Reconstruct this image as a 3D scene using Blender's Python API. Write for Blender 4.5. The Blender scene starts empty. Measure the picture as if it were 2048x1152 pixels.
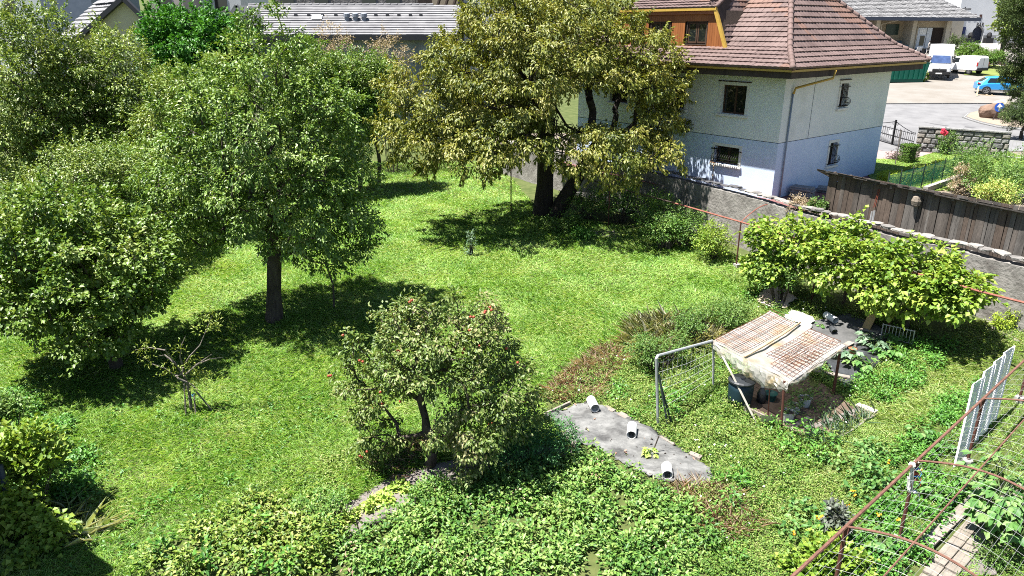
import bpy, math, random
import numpy as np
from mathutils import Vector, Matrix

# ------------------------------------------------------------------ camera, sky, sun, exposure
scene = bpy.context.scene
COL = scene.collection
R = math.radians
cam = bpy.data.objects.new('camera', bpy.data.cameras.new('camera'))
COL.objects.link(cam)
cam.location = (0, 0, 9.5)
cam.rotation_euler = (R(70.0), 0, 0)
cam.data.sensor_width = 36.0
cam.data.lens = 36.0 * 1430 / 2048
cam.data.clip_start = 0.1
cam.data.clip_end = 3000
scene.camera = cam

SUN_EL = R(68.5)
SUN_H = Vector((0.975, 0.22, 0)).normalized()          # the way shadows fall
sun_dir = Vector((SUN_H.x * math.cos(SUN_EL), SUN_H.y * math.cos(SUN_EL), -math.sin(SUN_EL)))
world = bpy.data.worlds.new('World')
scene.world = world
world.use_nodes = True
wn = world.node_tree
bg = wn.nodes['Background']
sky = wn.nodes.new('ShaderNodeTexSky')
sky.sky_type = 'NISHITA'
sky.sun_disc = False
sky.sun_elevation = SUN_EL
sky.sun_rotation = math.atan2(-SUN_H.x, -SUN_H.y)
sky.altitude = 1000
wn.links.new(sky.outputs[0], bg.inputs[0])
bg.inputs[1].default_value = 0.05
sl = bpy.data.lights.new('sun', 'SUN')
sl.energy = 5.0
sl.angle = R(0.53)
sl.color = (1.0, 0.955, 0.89)
sun = bpy.data.objects.new('sun', sl)
COL.objects.link(sun)
sun.location = (-40, -20, 90)
sun.rotation_euler = sun_dir.to_track_quat('-Z', 'Y').to_euler()
vs = scene.view_settings
scene.display_settings.display_device = 'sRGB'
vs.view_transform = 'Standard'
vs.look = 'None'
vs.exposure = 1.75
vs.gamma = 1
vs.use_curve_mapping = False
scene.cycles.max_bounces = 6
scene.cycles.diffuse_bounces = 2
scene.cycles.glossy_bounces = 2
scene.cycles.transmission_bounces = 3
scene.cycles.transparent_max_bounces = 6
scene.cycles.use_denoising = False
scene.cycles.use_adaptive_sampling = False
scene.cycles.sample_clamp_indirect = 3.0
scene.cycles.filter_width = 1.0

# ------------------------------------------------------------------ survey helpers: where the lines of sight meet the place
FOC, PIT, EYE = 1430.0, R(20.0), 9.5
CP, SP = math.cos(PIT), math.sin(PIT)
def ray(px, py):
    x = (px - 1024) / FOC; y = -(py - 576) / FOC
    return Vector((x, CP + y * SP, -SP + y * CP))
def AtY(px, py, yy):
    r = ray(px, py); return Vector((0, 0, EYE)) + r * (yy / r.y)
def AtZ(px, py, z):
    r = ray(px, py); return Vector((0, 0, EYE)) + r * ((z - EYE) / r.z)
def AtPlane(px, py, p, n):
    r = ray(px, py); o = Vector((0, 0, EYE)); return o + r * ((p - o).dot(n) / r.dot(n))
def sm(a, b, x):
    t = np.clip((np.asarray(x, float) - a) / (b - a), 0, 1); return t * t * (3 - 2 * t)
def Tg(x, y):                                           # garden ground
    x = np.asarray(x, float); y = np.asarray(y, float)
    z = np.clip(.05 * (y - 26), -1.2, .25)
    b = .035 * np.sin(x * 1.3 + .7 * y) + .03 * np.sin(y * 1.9 - x * .6 + 2) + .02 * np.sin(3.1 * x + 2.2 * y)
    dw = np.abs((x - 11.5) * .849 + (y - 27.9) * .529)
    z = z + .75 * sm(2.6, .2, dw) * sm(26.5, 23, y) * (x > 8)
    far = sm(46, 57, y)
    z = z * (1 - far) + far * (2.05 + .07 * (y - 54)) + b * (1 - far)
    return z + sm(190, 420, y) * (y - 190) * .16
def G(px, py):
    z = 0.0
    for i in range(40):
        p = AtZ(px, py, z); z = .5 * z + .5 * float(Tg(p.x, p.y))
    p.z = float(Tg(p.x, p.y)); return p
def S(px, py):                                          # street slope
    return AtPlane(px, py, Vector((0, 54, 2.05)), Vector((0, -.07, 1)))
def Sz(y): return 2.05 + .07 * max(0, y - 54)
def Pj(P):
    x = P[:, 0]; y = P[:, 1]; z = P[:, 2] - EYE
    d = y * CP - z * SP; up = y * SP + z * CP
    return np.stack([1024 + FOC * x / d, 576 - FOC * up / d], 1)
def inpoly(q, poly):
    x = q[:, 0]; y = q[:, 1]; c = np.zeros(len(q), bool); n = len(poly)
    for i in range(n):
        x0, y0 = poly[i]; x1, y1 = poly[(i + 1) % n]
        if y0 == y1: continue
        m = ((y0 > y) != (y1 > y)) & (x < (x1 - x0) * (y - y0) / (y1 - y0) + x0)
        c ^= m
    return c
def vnoise(x, y, s=1.0, seed=0):                        # smooth value noise 0..1
    x = np.asarray(x) / s + seed * 17.3; y = np.asarray(y) / s - seed * 9.1
    xi = np.floor(x); yi = np.floor(y); fx = x - xi; fy = y - yi
    fx = fx * fx * (3 - 2 * fx); fy = fy * fy * (3 - 2 * fy)
    def h(a, b):
        v = np.sin(a * 127.1 + b * 311.7 + seed) * 43758.5453; return v - np.floor(v)
    return (h(xi, yi) * (1 - fx) + h(xi + 1, yi) * fx) * (1 - fy) + (h(xi, yi + 1) * (1 - fx) + h(xi + 1, yi + 1) * fx) * fy

# ------------------------------------------------------------------ materials
def _col(c): return (c[0], c[1], c[2], 1)
TONE = .8                                                # all built surfaces share one tone scale with the exposure above
def mat(name, c1, c2=None, rough=.8, scale=4.0, bump=0.0, bscale=None, metal=0.0, spec=.35, detail=6, stretch=None, c3=None, alpha=None):
    c1, c2, c3 = [None if c is None else tuple(v * TONE for v in c) for c in (c1, c2, c3)]
    m = bpy.data.materials.new(name); m.use_nodes = True
    nt = m.node_tree; b = nt.nodes['Principled BSDF']
    b.inputs['Roughness'].default_value = rough
    b.inputs['Metallic'].default_value = metal
    b.inputs['Specular IOR Level'].default_value = spec
    b.inputs['Base Color'].default_value = _col(c1)
    geo = nt.nodes.new('ShaderNodeNewGeometry'); src = geo.outputs['Position']
    if stretch:
        mp = nt.nodes.new('ShaderNodeMapping'); mp.inputs['Scale'].default_value = stretch
        nt.links.new(src, mp.inputs['Vector']); src = mp.outputs[0]
    if c2 is not None:
        n = nt.nodes.new('ShaderNodeTexNoise'); n.inputs['Scale'].default_value = scale
        n.inputs['Detail'].default_value = detail; n.inputs['Roughness'].default_value = .65
        nt.links.new(src, n.inputs['Vector'])
        r = nt.nodes.new('ShaderNodeValToRGB')
        r.color_ramp.elements[0].position = .34; r.color_ramp.elements[1].position = .66
        r.color_ramp.elements[0].color = _col(c1); r.color_ramp.elements[1].color = _col(c2)
        if c3 is not None:
            e = r.color_ramp.elements.new(.5); e.color = _col(c3)
        nt.links.new(n.outputs[0], r.inputs[0]); nt.links.new(r.outputs[0], b.inputs['Base Color'])
    if bump:
        n2 = nt.nodes.new('ShaderNodeTexNoise'); n2.inputs['Scale'].default_value = bscale or scale * 3
        n2.inputs['Detail'].default_value = 5
        nt.links.new(src, n2.inputs['Vector'])
        bp = nt.nodes.new('ShaderNodeBump'); bp.inputs['Strength'].default_value = bump; bp.inputs['Distance'].default_value = .05
        nt.links.new(n2.outputs[0], bp.inputs['Height']); nt.links.new(bp.outputs[0], b.inputs['Normal'])
    return m
LEAF_GAIN = 1.5
def leafmat(name, cols, trans=.35, rough=.42, spec=.45, tint=(1.25, 1.15, .55), scale=.5):
    cols = [tuple(min(.5, v * LEAF_GAIN) for v in c) for c in cols]
    """cols: list of colours picked by the leaf's own random number; slow noise shifts it"""
    m = bpy.data.materials.new(name); m.use_nodes = True
    nt = m.node_tree; b = nt.nodes['Principled BSDF']; out = nt.nodes['Material Output']
    b.inputs['Roughness'].default_value = rough + .08; b.inputs['Specular IOR Level'].default_value = spec * .9
    at = nt.nodes.new('ShaderNodeAttribute'); at.attribute_name = 'rnd'
    geo = nt.nodes.new('ShaderNodeNewGeometry')
    n = nt.nodes.new('ShaderNodeTexNoise'); n.inputs['Scale'].default_value = scale; n.inputs['Detail'].default_value = 3
    nt.links.new(geo.outputs['Position'], n.inputs['Vector'])
    ma = nt.nodes.new('ShaderNodeMath'); ma.operation = 'MULTIPLY_ADD'
    ma.inputs[1].default_value = 1.3; ma.inputs[2].default_value = -.65
    nt.links.new(n.outputs[0], ma.inputs[0])
    ad = nt.nodes.new('ShaderNodeMath'); ad.operation = 'ADD'; ad.use_clamp = True
    nt.links.new(ma.outputs[0], ad.inputs[0]); nt.links.new(at.outputs['Fac'], ad.inputs[1])
    r = nt.nodes.new('ShaderNodeValToRGB'); e = r.color_ramp.elements
    e[0].color = _col(cols[0]); e[-1].color = _col(cols[-1])
    for i, c in enumerate(cols[1:-1]):
        k = e.new((i + 1) / (len(cols) - 1)); k.color = _col(c)
    nt.links.new(ad.outputs[0], r.inputs[0]); nt.links.new(r.outputs[0], b.inputs['Base Color'])
    tr = nt.nodes.new('ShaderNodeBsdfTranslucent')
    mu = nt.nodes.new('ShaderNodeMixRGB'); mu.blend_type = 'MULTIPLY'; mu.inputs[0].default_value = 1
    mu.inputs[2].default_value = _col(tint)
    nt.links.new(r.outputs[0], mu.inputs[1]); nt.links.new(mu.outputs[0], tr.inputs[0])
    mx = nt.nodes.new('ShaderNodeMixShader'); mx.inputs[0].default_value = trans * .75
    nt.links.new(b.outputs[0], mx.inputs[1]); nt.links.new(tr.outputs[0], mx.inputs[2])
    nt.links.new(mx.outputs[0], out.inputs[0])
    return m
def sheetmat(name, c1, c2, alpha=.8, trans=.4, rough=.35, scale=3.0, stretch=None):      # thin film that lets light through
    m = mat(name, c1, c2, rough, scale, .3, scale * 2, spec=.5, stretch=stretch)
    nt = m.node_tree; b = nt.nodes['Principled BSDF']; out = nt.nodes['Material Output']
    tr = nt.nodes.new('ShaderNodeBsdfTranslucent'); tr.inputs[0].default_value = _col(c1)
    mx = nt.nodes.new('ShaderNodeMixShader'); mx.inputs[0].default_value = trans
    nt.links.new(b.outputs[0], mx.inputs[1]); nt.links.new(tr.outputs[0], mx.inputs[2])
    tp = nt.nodes.new('ShaderNodeBsdfTransparent'); m2 = nt.nodes.new('ShaderNodeMixShader'); m2.inputs[0].default_value = alpha
    nt.links.new(tp.outputs[0], m2.inputs[1]); nt.links.new(mx.outputs[0], m2.inputs[2])
    nt.links.new(m2.outputs[0], out.inputs[0])
    return m

# ------------------------------------------------------------------ mesh building
class Frame:
    def __init__(s, o=(0, 0, 0), x=(1, 0, 0), y=(0, 1, 0), z=(0, 0, 1)):
        s.o = Vector(o); s.x = Vector(x); s.y = Vector(y); s.z = Vector(z)
    def __call__(s, a, b, c): return s.o + s.x * a + s.y * b + s.z * c
def rotz(o, deg):
    c, k = math.cos(R(deg)), math.sin(R(deg)); return Frame(o, (c, k, 0), (-k, c, 0))
WF = Frame()
class MB:
    def __init__(s): s.v = []; s.f = []
    def add(s, vs_, fs):
        o = len(s.v); s.v += [tuple(p) for p in vs_]; s.f += [tuple(i + o for i in f) for f in fs]; return s
    def box(s, lo, hi, fr=WF):
        c = [fr(x, y, z) for z in (lo[2], hi[2]) for y in (lo[1], hi[1]) for x in (lo[0], hi[0])]
        return s.add(c, [(0, 2, 3, 1), (4, 5, 7, 6), (0, 1, 5, 4), (2, 6, 7, 3), (0, 4, 6, 2), (1, 3, 7, 5)])
    def quad(s, a, b, c, d): return s.add([a, b, c, d], [(0, 1, 2, 3)])
    def bar(s, p, q, w, h=None, up=(0, 0, 1)):
        p = Vector(p); q = Vector(q); h = h or w; d = (q - p)
        if d.length < 1e-6: return s
        d.normalize(); u = Vector(up)
        if abs(d.dot(u)) > .98: u = Vector((1, 0, 0))
        x = d.cross(u).normalized(); y = x.cross(d)
        c = [b + x * (i * w / 2) + y * (j * h / 2) for b in (p, q) for j in (-1, 1) for i in (-1, 1)]
        return s.add(c, [(0, 2, 3, 1), (4, 5, 7, 6), (0, 1, 5, 4), (2, 6, 7, 3), (0, 4, 6, 2), (1, 3, 7, 5)])
    def tube(s, pts, r, n=6, caps=True):
        pts = [Vector(p) for p in pts]; rs = r if isinstance(r, (list, tuple)) else [r] * len(pts)
        rings = []; vs_ = []; fs = []
        ref = None
        for i, p in enumerate(pts):
            d = (pts[min(i + 1, len(pts) - 1)] - pts[max(i - 1, 0)])
            d = d.normalized() if d.length > 1e-7 else Vector((0, 0, 1))
            if ref is None: ref = Vector((1, 0, 0)) if abs(d.z) > .8 else Vector((0, 0, 1))
            x = d.cross(ref)
            if x.length < 1e-3: x = d.cross(Vector((.3, 1, .2)))
            x.normalize(); y = d.cross(x); ref = -y if False else ref
            for k in range(n):
                a = 2 * math.pi * k / n; vs_.append(p + x * (rs[i] * math.cos(a)) + y * (rs[i] * math.sin(a)))
        for i in range(len(pts) - 1):
            for k in range(n):
                a = i * n + k; b = i * n + (k + 1) % n; fs.append((a, b, b + n, a + n))
        if caps:
            fs.append(tuple(range(n - 1, -1, -1))); fs.append(tuple(range((len(pts) - 1) * n, len(pts) * n)))
        return s.add(vs_, fs)
    def lathe(s, prof, o=(0, 0, 0), n=12, fr=None, cap=True):
        fr = fr or Frame(o); vs_ = []; fs = []
        for r, z in prof:
            for k in range(n):
                a = 2 * math.pi * k / n; vs_.append(fr(r * math.cos(a), r * math.sin(a), z))
        for i in range(len(prof) - 1):
            for k in range(n):
                a = i * n + k; b = i * n + (k + 1) % n; fs.append((a, b, b + n, a + n))
        if cap:
            fs.append(tuple(range(n - 1, -1, -1))); fs.append(tuple(range((len(prof) - 1) * n, len(prof) * n)))
        return s.add(vs_, fs)
    def prism(s, poly, lo, hi, fr=WF):                    # polygon in frame x,z extruded along y
        n = len(poly)
        c = [fr(x, lo, z) for x, z in poly] + [fr(x, hi, z) for x, z in poly]
        fs = [tuple(range(n)), tuple(range(2 * n - 1, n - 1, -1))]
        for i in range(n):
            j = (i + 1) % n; fs.append((j, i, i + n, j + n))
        return s.add(c, fs)
    def slab(s, poly, th, z=None):                        # list of world points, thickened upward
        n = len(poly); up = Vector((0, 0, th))
        c = [Vector(p) for p in poly] + [Vector(p) + up for p in poly]
        fs = [tuple(range(n - 1, -1, -1)), tuple(range(n, 2 * n))]
        for i in range(n):
            j = (i + 1) % n; fs.append((i, j, j + n, i + n))
        return s.add(c, fs)
    def build(s, name, m, parent=None, smooth=False, fixn=True, bevel=0):
        me = bpy.data.meshes.new(name); me.from_pydata(s.v, [], s.f)
        me.materials.append(m)
        if fixn:
            import bmesh
            bm = bmesh.new(); bm.from_mesh(me); bmesh.ops.recalc_face_normals(bm, faces=bm.faces); bm.to_mesh(me); bm.free()
        if smooth: me.polygons.foreach_set('use_smooth', [True] * len(me.polygons))
        me.update()
        return link(name, me, parent, bevel)
def root_loc(p):
    v = Vector((0, 0, 0))
    while p is not None: v += p.location; p = p.parent
    return v
def link(name, me, parent=None, bevel=0):
    o = bpy.data.objects.new(name, me); COL.objects.link(o)
    if parent is not None:
        o.parent = parent; l = root_loc(parent)
        if l.length: me.transform(Matrix.Translation(-l))
    if bevel:
        b = o.modifiers.new('bevel', 'BEVEL'); b.width = bevel; b.segments = 1; b.limit_method = 'ANGLE'
    return o
def tag(o, label=None, cat=None, group=None, kind=None):
    if label: o['label'] = label
    if cat: o['category'] = cat
    if group: o['group'] = group
    if kind: o['kind'] = kind
    return o
def thing(name, label, cat, loc=(0, 0, 0), group=None):
    o = bpy.data.objects.new(name, None); COL.objects.link(o); o.location = loc; o.empty_display_size = .3
    return tag(o, label, cat, group)
def npmesh(name, co, sizes, mat_, parent=None, rnd=None, smooth=False):
    """co: (n,3) verts used in order; sizes: verts per face, consecutive. rnd: one value per face."""
    me = bpy.data.meshes.new(name); n = len(co)
    me.vertices.add(n); me.vertices.foreach_set('co', np.ascontiguousarray(co, dtype=np.float32).ravel())
    idx, start = sizes
    me.loops.add(len(idx)); me.loops.foreach_set('vertex_index', np.ascontiguousarray(idx, dtype=np.int32))
    me.polygons.add(len(start)); me.polygons.foreach_set('loop_start', np.ascontiguousarray(start, dtype=np.int32))
    me.update(calc_edges=True)
    if rnd is not None:
        a = me.attributes.new('rnd', 'FLOAT', 'FACE'); a.data.foreach_set('value', np.ascontiguousarray(rnd, dtype=np.float32))
    if smooth: me.polygons.foreach_set('use_smooth', [True] * len(start))
    me.materials.append(mat_)
    return link(name, me, parent)
def nrm(a): return a / np.maximum(np.linalg.norm(a, axis=1, keepdims=True), 1e-9)
def leafgeo(P, A, N, L, W, fold=.25, droop=.15, mid=.42):
    A = nrm(A); Sd = nrm(np.cross(A, N)); N2 = np.cross(Sd, A)
    L = np.broadcast_to(np.asarray(L, float), (len(P),))[:, None]; W = np.broadcast_to(np.asarray(W, float), (len(P),))[:, None]
    v1 = P + A * L * mid + Sd * W * .5 + N2 * fold * W
    v2 = P + A * L - N2 * droop * L
    v3 = P + A * L * mid - Sd * W * .5 + N2 * fold * W
    return np.stack([P, v1, v2, v3], 1).reshape(-1, 3)
def leafobj(name, geo, m, parent=None, rng=None, rnd=None):
    n = len(geo) // 4; b = (np.arange(n) * 4)[:, None]
    idx = (b + np.array([[0, 1, 2, 0, 2, 3]])).ravel(); start = np.arange(n * 2) * 3
    if rnd is None: rnd = (rng or np.random.default_rng(1)).random(n)
    return npmesh(name, geo, (idx, start), m, parent, np.repeat(rnd, 2))
def rdir(rng, n): return nrm(rng.normal(size=(n, 3)))
# ------------------------------------------------------------------ plants: growth helpers
BARK = mat('bark', (.045, .035, .028), (.11, .09, .075), .95, 9, .6, 30, stretch=(1, 1, .25))
BARK_G = mat('grey_bark', (.10, .085, .07), (.24, .215, .19), .95, 10, .5, 30)
def ell(px, py, y, rx, rz, ry):                          # crown lobe seen at a pixel, y metres away, radii in photo pixels / metres deep
    c = AtY(px, py, y); k = (c.y * CP - (c.z - EYE) * SP) / FOC
    return (np.array(c), np.array([rx * k, ry, rz * k * 1.06]))
def sample_lobes(rng, lobes, n, pw=.36, low=None):
    vol = np.array([l[1].prod() ** .85 for l in lobes]); vol = vol / vol.sum(); out = []
    cen = sum(l[0] * w for l, w in zip(lobes, vol)); tries = 0
    dmin = (sum(l[1].prod() for l in lobes) * 4.19 / n) ** (1 / 3) * .62
    while len(out) < n and tries < n * 40:
        tries += 1
        l = lobes[rng.choice(len(lobes), p=vol)]
        d = rng.normal(size=3); d /= np.linalg.norm(d); p = l[0] + l[1] * d * rng.random() ** pw
        if low is not None and p[2] < low: continue
        if out and tries < n * 30:
            if np.min(np.sum((np.array(out) - p) ** 2, 1)) < dmin * dmin: continue
        out.append(p)
    return np.array(out), cen
def grow(trunk, r0, clusters, r_twig=.012, limb_from=1, wob=.12, rng=None):
    """trunk: list of points; branches run from the trunk to every cluster, each from the nearest wood already grown"""
    nodes = [np.array(p, float) for p in trunk]; par = [-1] + list(range(len(trunk) - 1)); cnt = [0] * len(nodes)
    path = [i * .3 for i in range(len(nodes))]
    fork = nodes[-1]; order = np.argsort(np.linalg.norm(clusters - fork, axis=1)); ends = []
    for c in clusters[order]:
        A = np.array(nodes[limb_from:]); d = np.linalg.norm(A - c, axis=1)
        cost = d + .28 * np.array(path[limb_from:]) + np.where(A[:, 2] > c[2] + .3, .5 * (A[:, 2] - c[2]), 0)
        k = int(np.argmin(cost)) + limb_from; p = nodes[k]; D = np.linalg.norm(c - p)
        ns = max(2, min(5, int(D / .7) + 1)); prev = k
        for i in range(1, ns + 1):
            t = i / ns; q = p + (c - p) * t + np.array([0, 0, .10 * D * math.sin(t * math.pi)])
            if i < ns: q = q + rng.normal(size=3) * wob * min(1, D / 2)
            nodes.append(q); par.append(prev); cnt.append(0); path.append(path[prev] + D / ns); prev = len(nodes) - 1
        ends.append(prev)
    for e in ends:
        k = e
        while k >= 0: cnt[k] += 1; k = par[k]
    tot = max(cnt); ex = math.log(r0 / r_twig) / math.log(max(tot, 2))
    rad = [r_twig * max(c, 1) ** ex for c in cnt]
    for i in range(len(trunk)): rad[i] = max(rad[i], r0 * (1.0 - .35 * i / max(1, len(trunk) - 1)))
    rad[0] = r0 * 1.35
    return nodes, par, rad
def wood(nodes, par, rad, n=6):
    mb = MB()
    for i, p in enumerate(par):
        if p < 0: continue
        mb.tube([nodes[p], nodes[i]], [min(rad[p], rad[i] * 1.5), rad[i]], n if rad[i] > .04 else 4, caps=False)
    return mb
def cluster_leaves(rng, C, cen, per, cr, L, W, up=.5, out=.7, droop=.0, flat=.62):
    n = len(C) * per
    Cc = np.repeat(C, per, 0)
    o = nrm(Cc - cen)
    d = rdir(rng, n); rr = rng.random(n) ** .42
    off = d * rr[:, None] * cr * np.repeat(.65 + .7 * rng.random(len(C)), per)[:, None]; off[:, 2] *= flat
    P = Cc + off
    ns = max(1, int(per * .06)); ks = 3 if per > 55 else 2                          # a few leafy shoots reach out of each cluster
    oc = nrm(C - cen)
    for s_ in range(ks):
        sd = nrm(oc * .55 + rdir(rng, len(C)) * .8 + np.array([0, 0, .35 - droop * .6])); sl_ = cr * (.9 + .9 * rng.random(len(C)))
        for j in range(ns * 2):
            ii = np.arange(len(C)) * per + s_ * ns * 2 + j; t_ = .35 + .65 * (j + 1) / (ns * 2)
            P[ii] = C + sd * (sl_ * t_)[:, None] + rng.normal(size=(len(C), 3)) * .035; d[ii] = nrm(sd + rdir(rng, len(C)) * .9)
    A = nrm(d * .8 + o * .4 + rdir(rng, n) * .7 + np.array([0, 0, -droop]))
    N = nrm(d * .45 + o * out * .45 + np.array([-.12, 0, up * 1.9]) + rdir(rng, n) * .5)
    return leafgeo(P, A, N, L * (.7 + .6 * rng.random(n)), W * (.75 + .5 * rng.random(n)), fold=.2 + 0 * 1)
def tree(name, label, base, lobes, ncl, per, cr, L, W, lm, r0, forkz, seed, bark=None, droop=.2, top=None, group=None, cat='tree', lean=None, low=None, trunks=None, pw=.36, up=.5):
    rng = np.random.default_rng(seed); base = Vector(base)
    t = thing(name, label, cat, base, group)
    C, cen = sample_lobes(rng, lobes, ncl, pw, low)
    b = np.array(base); top = np.array(top) if top is not None else np.array([cen[0], cen[1], b[2] + forkz])
    tr = [b + np.array([0, 0, -.15])]
    for k in (.35, .7, 1.0): tr.append(b + (top - b) * k + (rng.normal(size=3) * .06 if k < 1 else 0))
    nodes, par, rad = grow(tr, r0, C, rng=rng, limb_from=2)
    wood(nodes, par, rad, 8).build('trunk', bark or BARK, t, smooth=True, fixn=False)
    geo = cluster_leaves(rng, C, cen, per, cr, L, W, droop=droop, up=up)
    lr = np.clip(rng.random(len(geo) // 4) * .8 + np.repeat(rng.random(len(C)), per) * .35 - .08, 0, 1)
    leafobj('crown', geo, lm, t, rnd=lr)
    return t, C, nodes
def scatter(rng, dens, poly, excl=(), box=(-24, 22, 10.5, 48), zf=Tg, thin=None):
    """points on the ground, dens per square metre, kept where the photo shows them inside poly"""
    n = int(dens * (box[1] - box[0]) * (box[3] - box[2]))
    P = np.stack([rng.uniform(box[0], box[1], n), rng.uniform(box[2], box[3], n)], 1)
    P = np.concatenate([P, np.asarray(zf(P[:, 0], P[:, 1]))[:, None]], 1)
    q = Pj(P); k = inpoly(q, poly)
    for e in excl: k &= ~inpoly(q, e)
    P = P[k]
    if thin is not None: P = P[rng.random(len(P)) < thin(P)]
    return P
def polybox(poly, m=1.0):
    g = [G(*p) for p in poly]; xs = [p.x for p in g]; ys = [p.y for p in g]
    return (min(xs) - m, max(xs) + m, max(9.5, min(ys) - m), min(60, max(ys) + m))
def plants(rng, centers, hgt, rad, per, L, W, up=.9, spread=1.0):
    """low leafy plants: a dome of leaves over each centre"""
    n = len(centers) * per; Cc = np.repeat(centers, per, 0)
    h = np.repeat(hgt * (.7 + .6 * rng.random(len(centers))), per); r = np.repeat(rad * (.7 + .6 * rng.random(len(centers))), per)
    d = rdir(rng, n); d[:, 2] = np.abs(d[:, 2]); rr = rng.random(n) ** .4
    P = Cc + np.stack([d[:, 0] * r * rr, d[:, 1] * r * rr, h * (.12 + .88 * rr * d[:, 2])], 1)
    A = nrm(np.stack([d[:, 0], d[:, 1], d[:, 2] * .3], 1) * spread + rdir(rng, n) * .6 + np.array([0, 0, -.05]))
    N = nrm(d * .5 + np.array([0, 0, up]) + rdir(rng, n) * .45)
    return leafgeo(P, A, N, L * (.6 + .8 * rng.random(n)), W * (.7 + .6 * rng.random(n)), fold=.18)
def bush(name, label, lobes, ncl, per, cr, L, W, lm, seed, cat='bush', group=None, ground=None, stems=True, bark=None, up=.7, pw=.5):
    rng = np.random.default_rng(seed); C, cen = sample_lobes(rng, lobes, ncl, pw)
    gz = ground if ground is not None else float(Tg(cen[0], cen[1]))
    t = thing(name, label, cat, (cen[0], cen[1], gz), group)
    if stems:
        mb = MB(); b = np.array([cen[0], cen[1], gz])
        for c in C[:: max(1, len(C) // 14)]:
            s0 = b + np.array([(c[0] - b[0]) * .25, (c[1] - b[1]) * .25, -.05]); mb.tube([s0, (s0 + c) / 2 + np.array([0, 0, .08]), c], [.022, .016, .008], 4)
        mb.build('stems', bark or BARK, t, fixn=False)
    geo = cluster_leaves(rng, C, cen, per, cr, L, W, up=up)
    leafobj('foliage', geo, lm, t, rng)
    return t

# ------------------------------------------------------------------ the setting: ground sheets, yard, street
GROUND = mat('garden_soil_and_moss', (.05, .075, .014), (.10, .12, .035), .95, 2.2, .5, 12)
def sheet(name, xs, ys, zf, m, kind='structure'):
    nx, ny = len(xs), len(ys); X, Yv = np.meshgrid(xs, ys); Zv = zf(X, Yv)
    me = bpy.data.meshes.new(name); v = np.stack([X.ravel(), Yv.ravel(), Zv.ravel()], 1)
    f = [(j * nx + i, j * nx + i + 1, (j + 1) * nx + i + 1, (j + 1) * nx + i) for j in range(ny - 1) for i in range(nx - 1)]
    me.from_pydata(v.tolist(), [], f); me.materials.append(m); me.polygons.foreach_set('use_smooth', [True] * len(f)); me.update()
    return tag(link(name, me), kind=kind)
xs = np.unique(np.concatenate([np.linspace(-900, -60, 12), np.linspace(-60, -26, 12), np.arange(-26, 26, .5), np.linspace(26, 120, 20), np.linspace(120, 900, 10)]))
ys = np.unique(np.concatenate([np.linspace(-60, 8, 8), np.arange(8, 58, .5), np.linspace(58, 200, 30), np.linspace(200, 1600, 16)]))
sheet('ground', xs, ys, Tg, GROUND)
# the wall between garden and yard, seen from its foot
WP = [Vector((x, y, .2)) for x, y in ((-.6, 47.5), (2.2, 43.4), (4.96, 39.5), (6.9, 36.6), (10.15, 31.3), (11.5, 27.9), (12.8, 26.1), (13.65, 24.4), (15.0, 22.6), (15.85, 20.9), (19.5, 15.5))]
YARD = mat('yard_earth', (.16, .13, .10), (.26, .22, .18), .95, 1.5, .3, 20)
YZ = 2.05
mb = MB()
yp = [Vector((p.x, p.y, YZ)) + Vector((.2, .13, 0)) for p in WP] + [Vector((60, 30, YZ)), Vector((60, 54.6, YZ)), Vector((-3, 54.6, YZ))]
mb.slab([p - Vector((0, 0, .06)) for p in yp], .06); tag(mb.build('yard', YARD), kind='structure')
# house frame
HC = Vector((11.95, 32.38, 2.05)); HA = R(51.4)
HU = Vector((-math.cos(HA), math.sin(HA), 0)); HV = Vector((math.sin(HA), math.cos(HA), 0))
HF = Frame(HC, HU, HV, (0, 0, 1))                        # s along the front (to the left), t along the side, z up
PAVE = mat('red_paving', (.17, .075, .075), (.22, .105, .10), .85, 6, .2, 30)
def ysheet(name, px, m, z=.006, kind='structure', th=.004, zz=None):
    mb = MB(); mb.slab([AtZ(a, b, YZ) + Vector((0, 0, z)) for a, b in px], th); return tag(mb.build(name, m), kind=kind)
p0 = [HF(s, t, .006) for s, t in ((13.5, -1.5), (-2.2, -1.5), (-2.2, 12.3), (13.5, 12.3))]
mb = MB(); mb.slab(p0, .004); tag(mb.build('paved_terrace', PAVE), kind='structure')
DRIVE = mat('pink_driveway', (.28, .21, .205), (.33, .265, .25), .9, 3, .2, 40)
a = HF(-2.2, 12.3, .014); b_ = HF(3, 12.3, .014)
mb = MB(); mb.slab([a, AtZ(1830, 320, YZ + .014), AtZ(1876, 302, YZ + .014), AtZ(1866, 284, YZ + .014), AtZ(1735, 270, YZ + .014), b_], .004)
tag(mb.build('driveway', DRIVE), kind='structure')
# street: asphalt following the slope
ASPH = mat('old_asphalt', (.155, .155, .16), (.21, .21, .215), .9, .8, .15, 60, c3=(.185, .185, .19))
SAND = mat('sandy_forecourt', (.20, .18, .155), (.25, .235, .215), .95, .35, .15, 40, c3=(.225, .208, .185))
def ssheet(name, px, m, z, sub=1, kind='structure'):
    pts = [S(a, b) for a, b in px]
    mb = MB(); n = len(pts); mb.add([p + Vector((0, 0, z)) for p in pts], [tuple(range(n))]); return tag(mb.build(name, m), kind=kind)
mb = MB(); mb.add([(8, 54.7, Sz(54.7) + .02), (110, 54.7, Sz(54.7) + .02), (110, 68.2, Sz(68.2) + .02), (8, 66.4, Sz(66.4) + .02)], [(0, 1, 2, 3)])
mb.add([(18, 54.7, Sz(54.7) + .02), (110, 54.7, Sz(54.7) + .02), (70, 46, 2.075), (24, 46, 2.075)], [(0, 1, 2, 3)])
tag(mb.build('street', ASPH), kind='structure')
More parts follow.
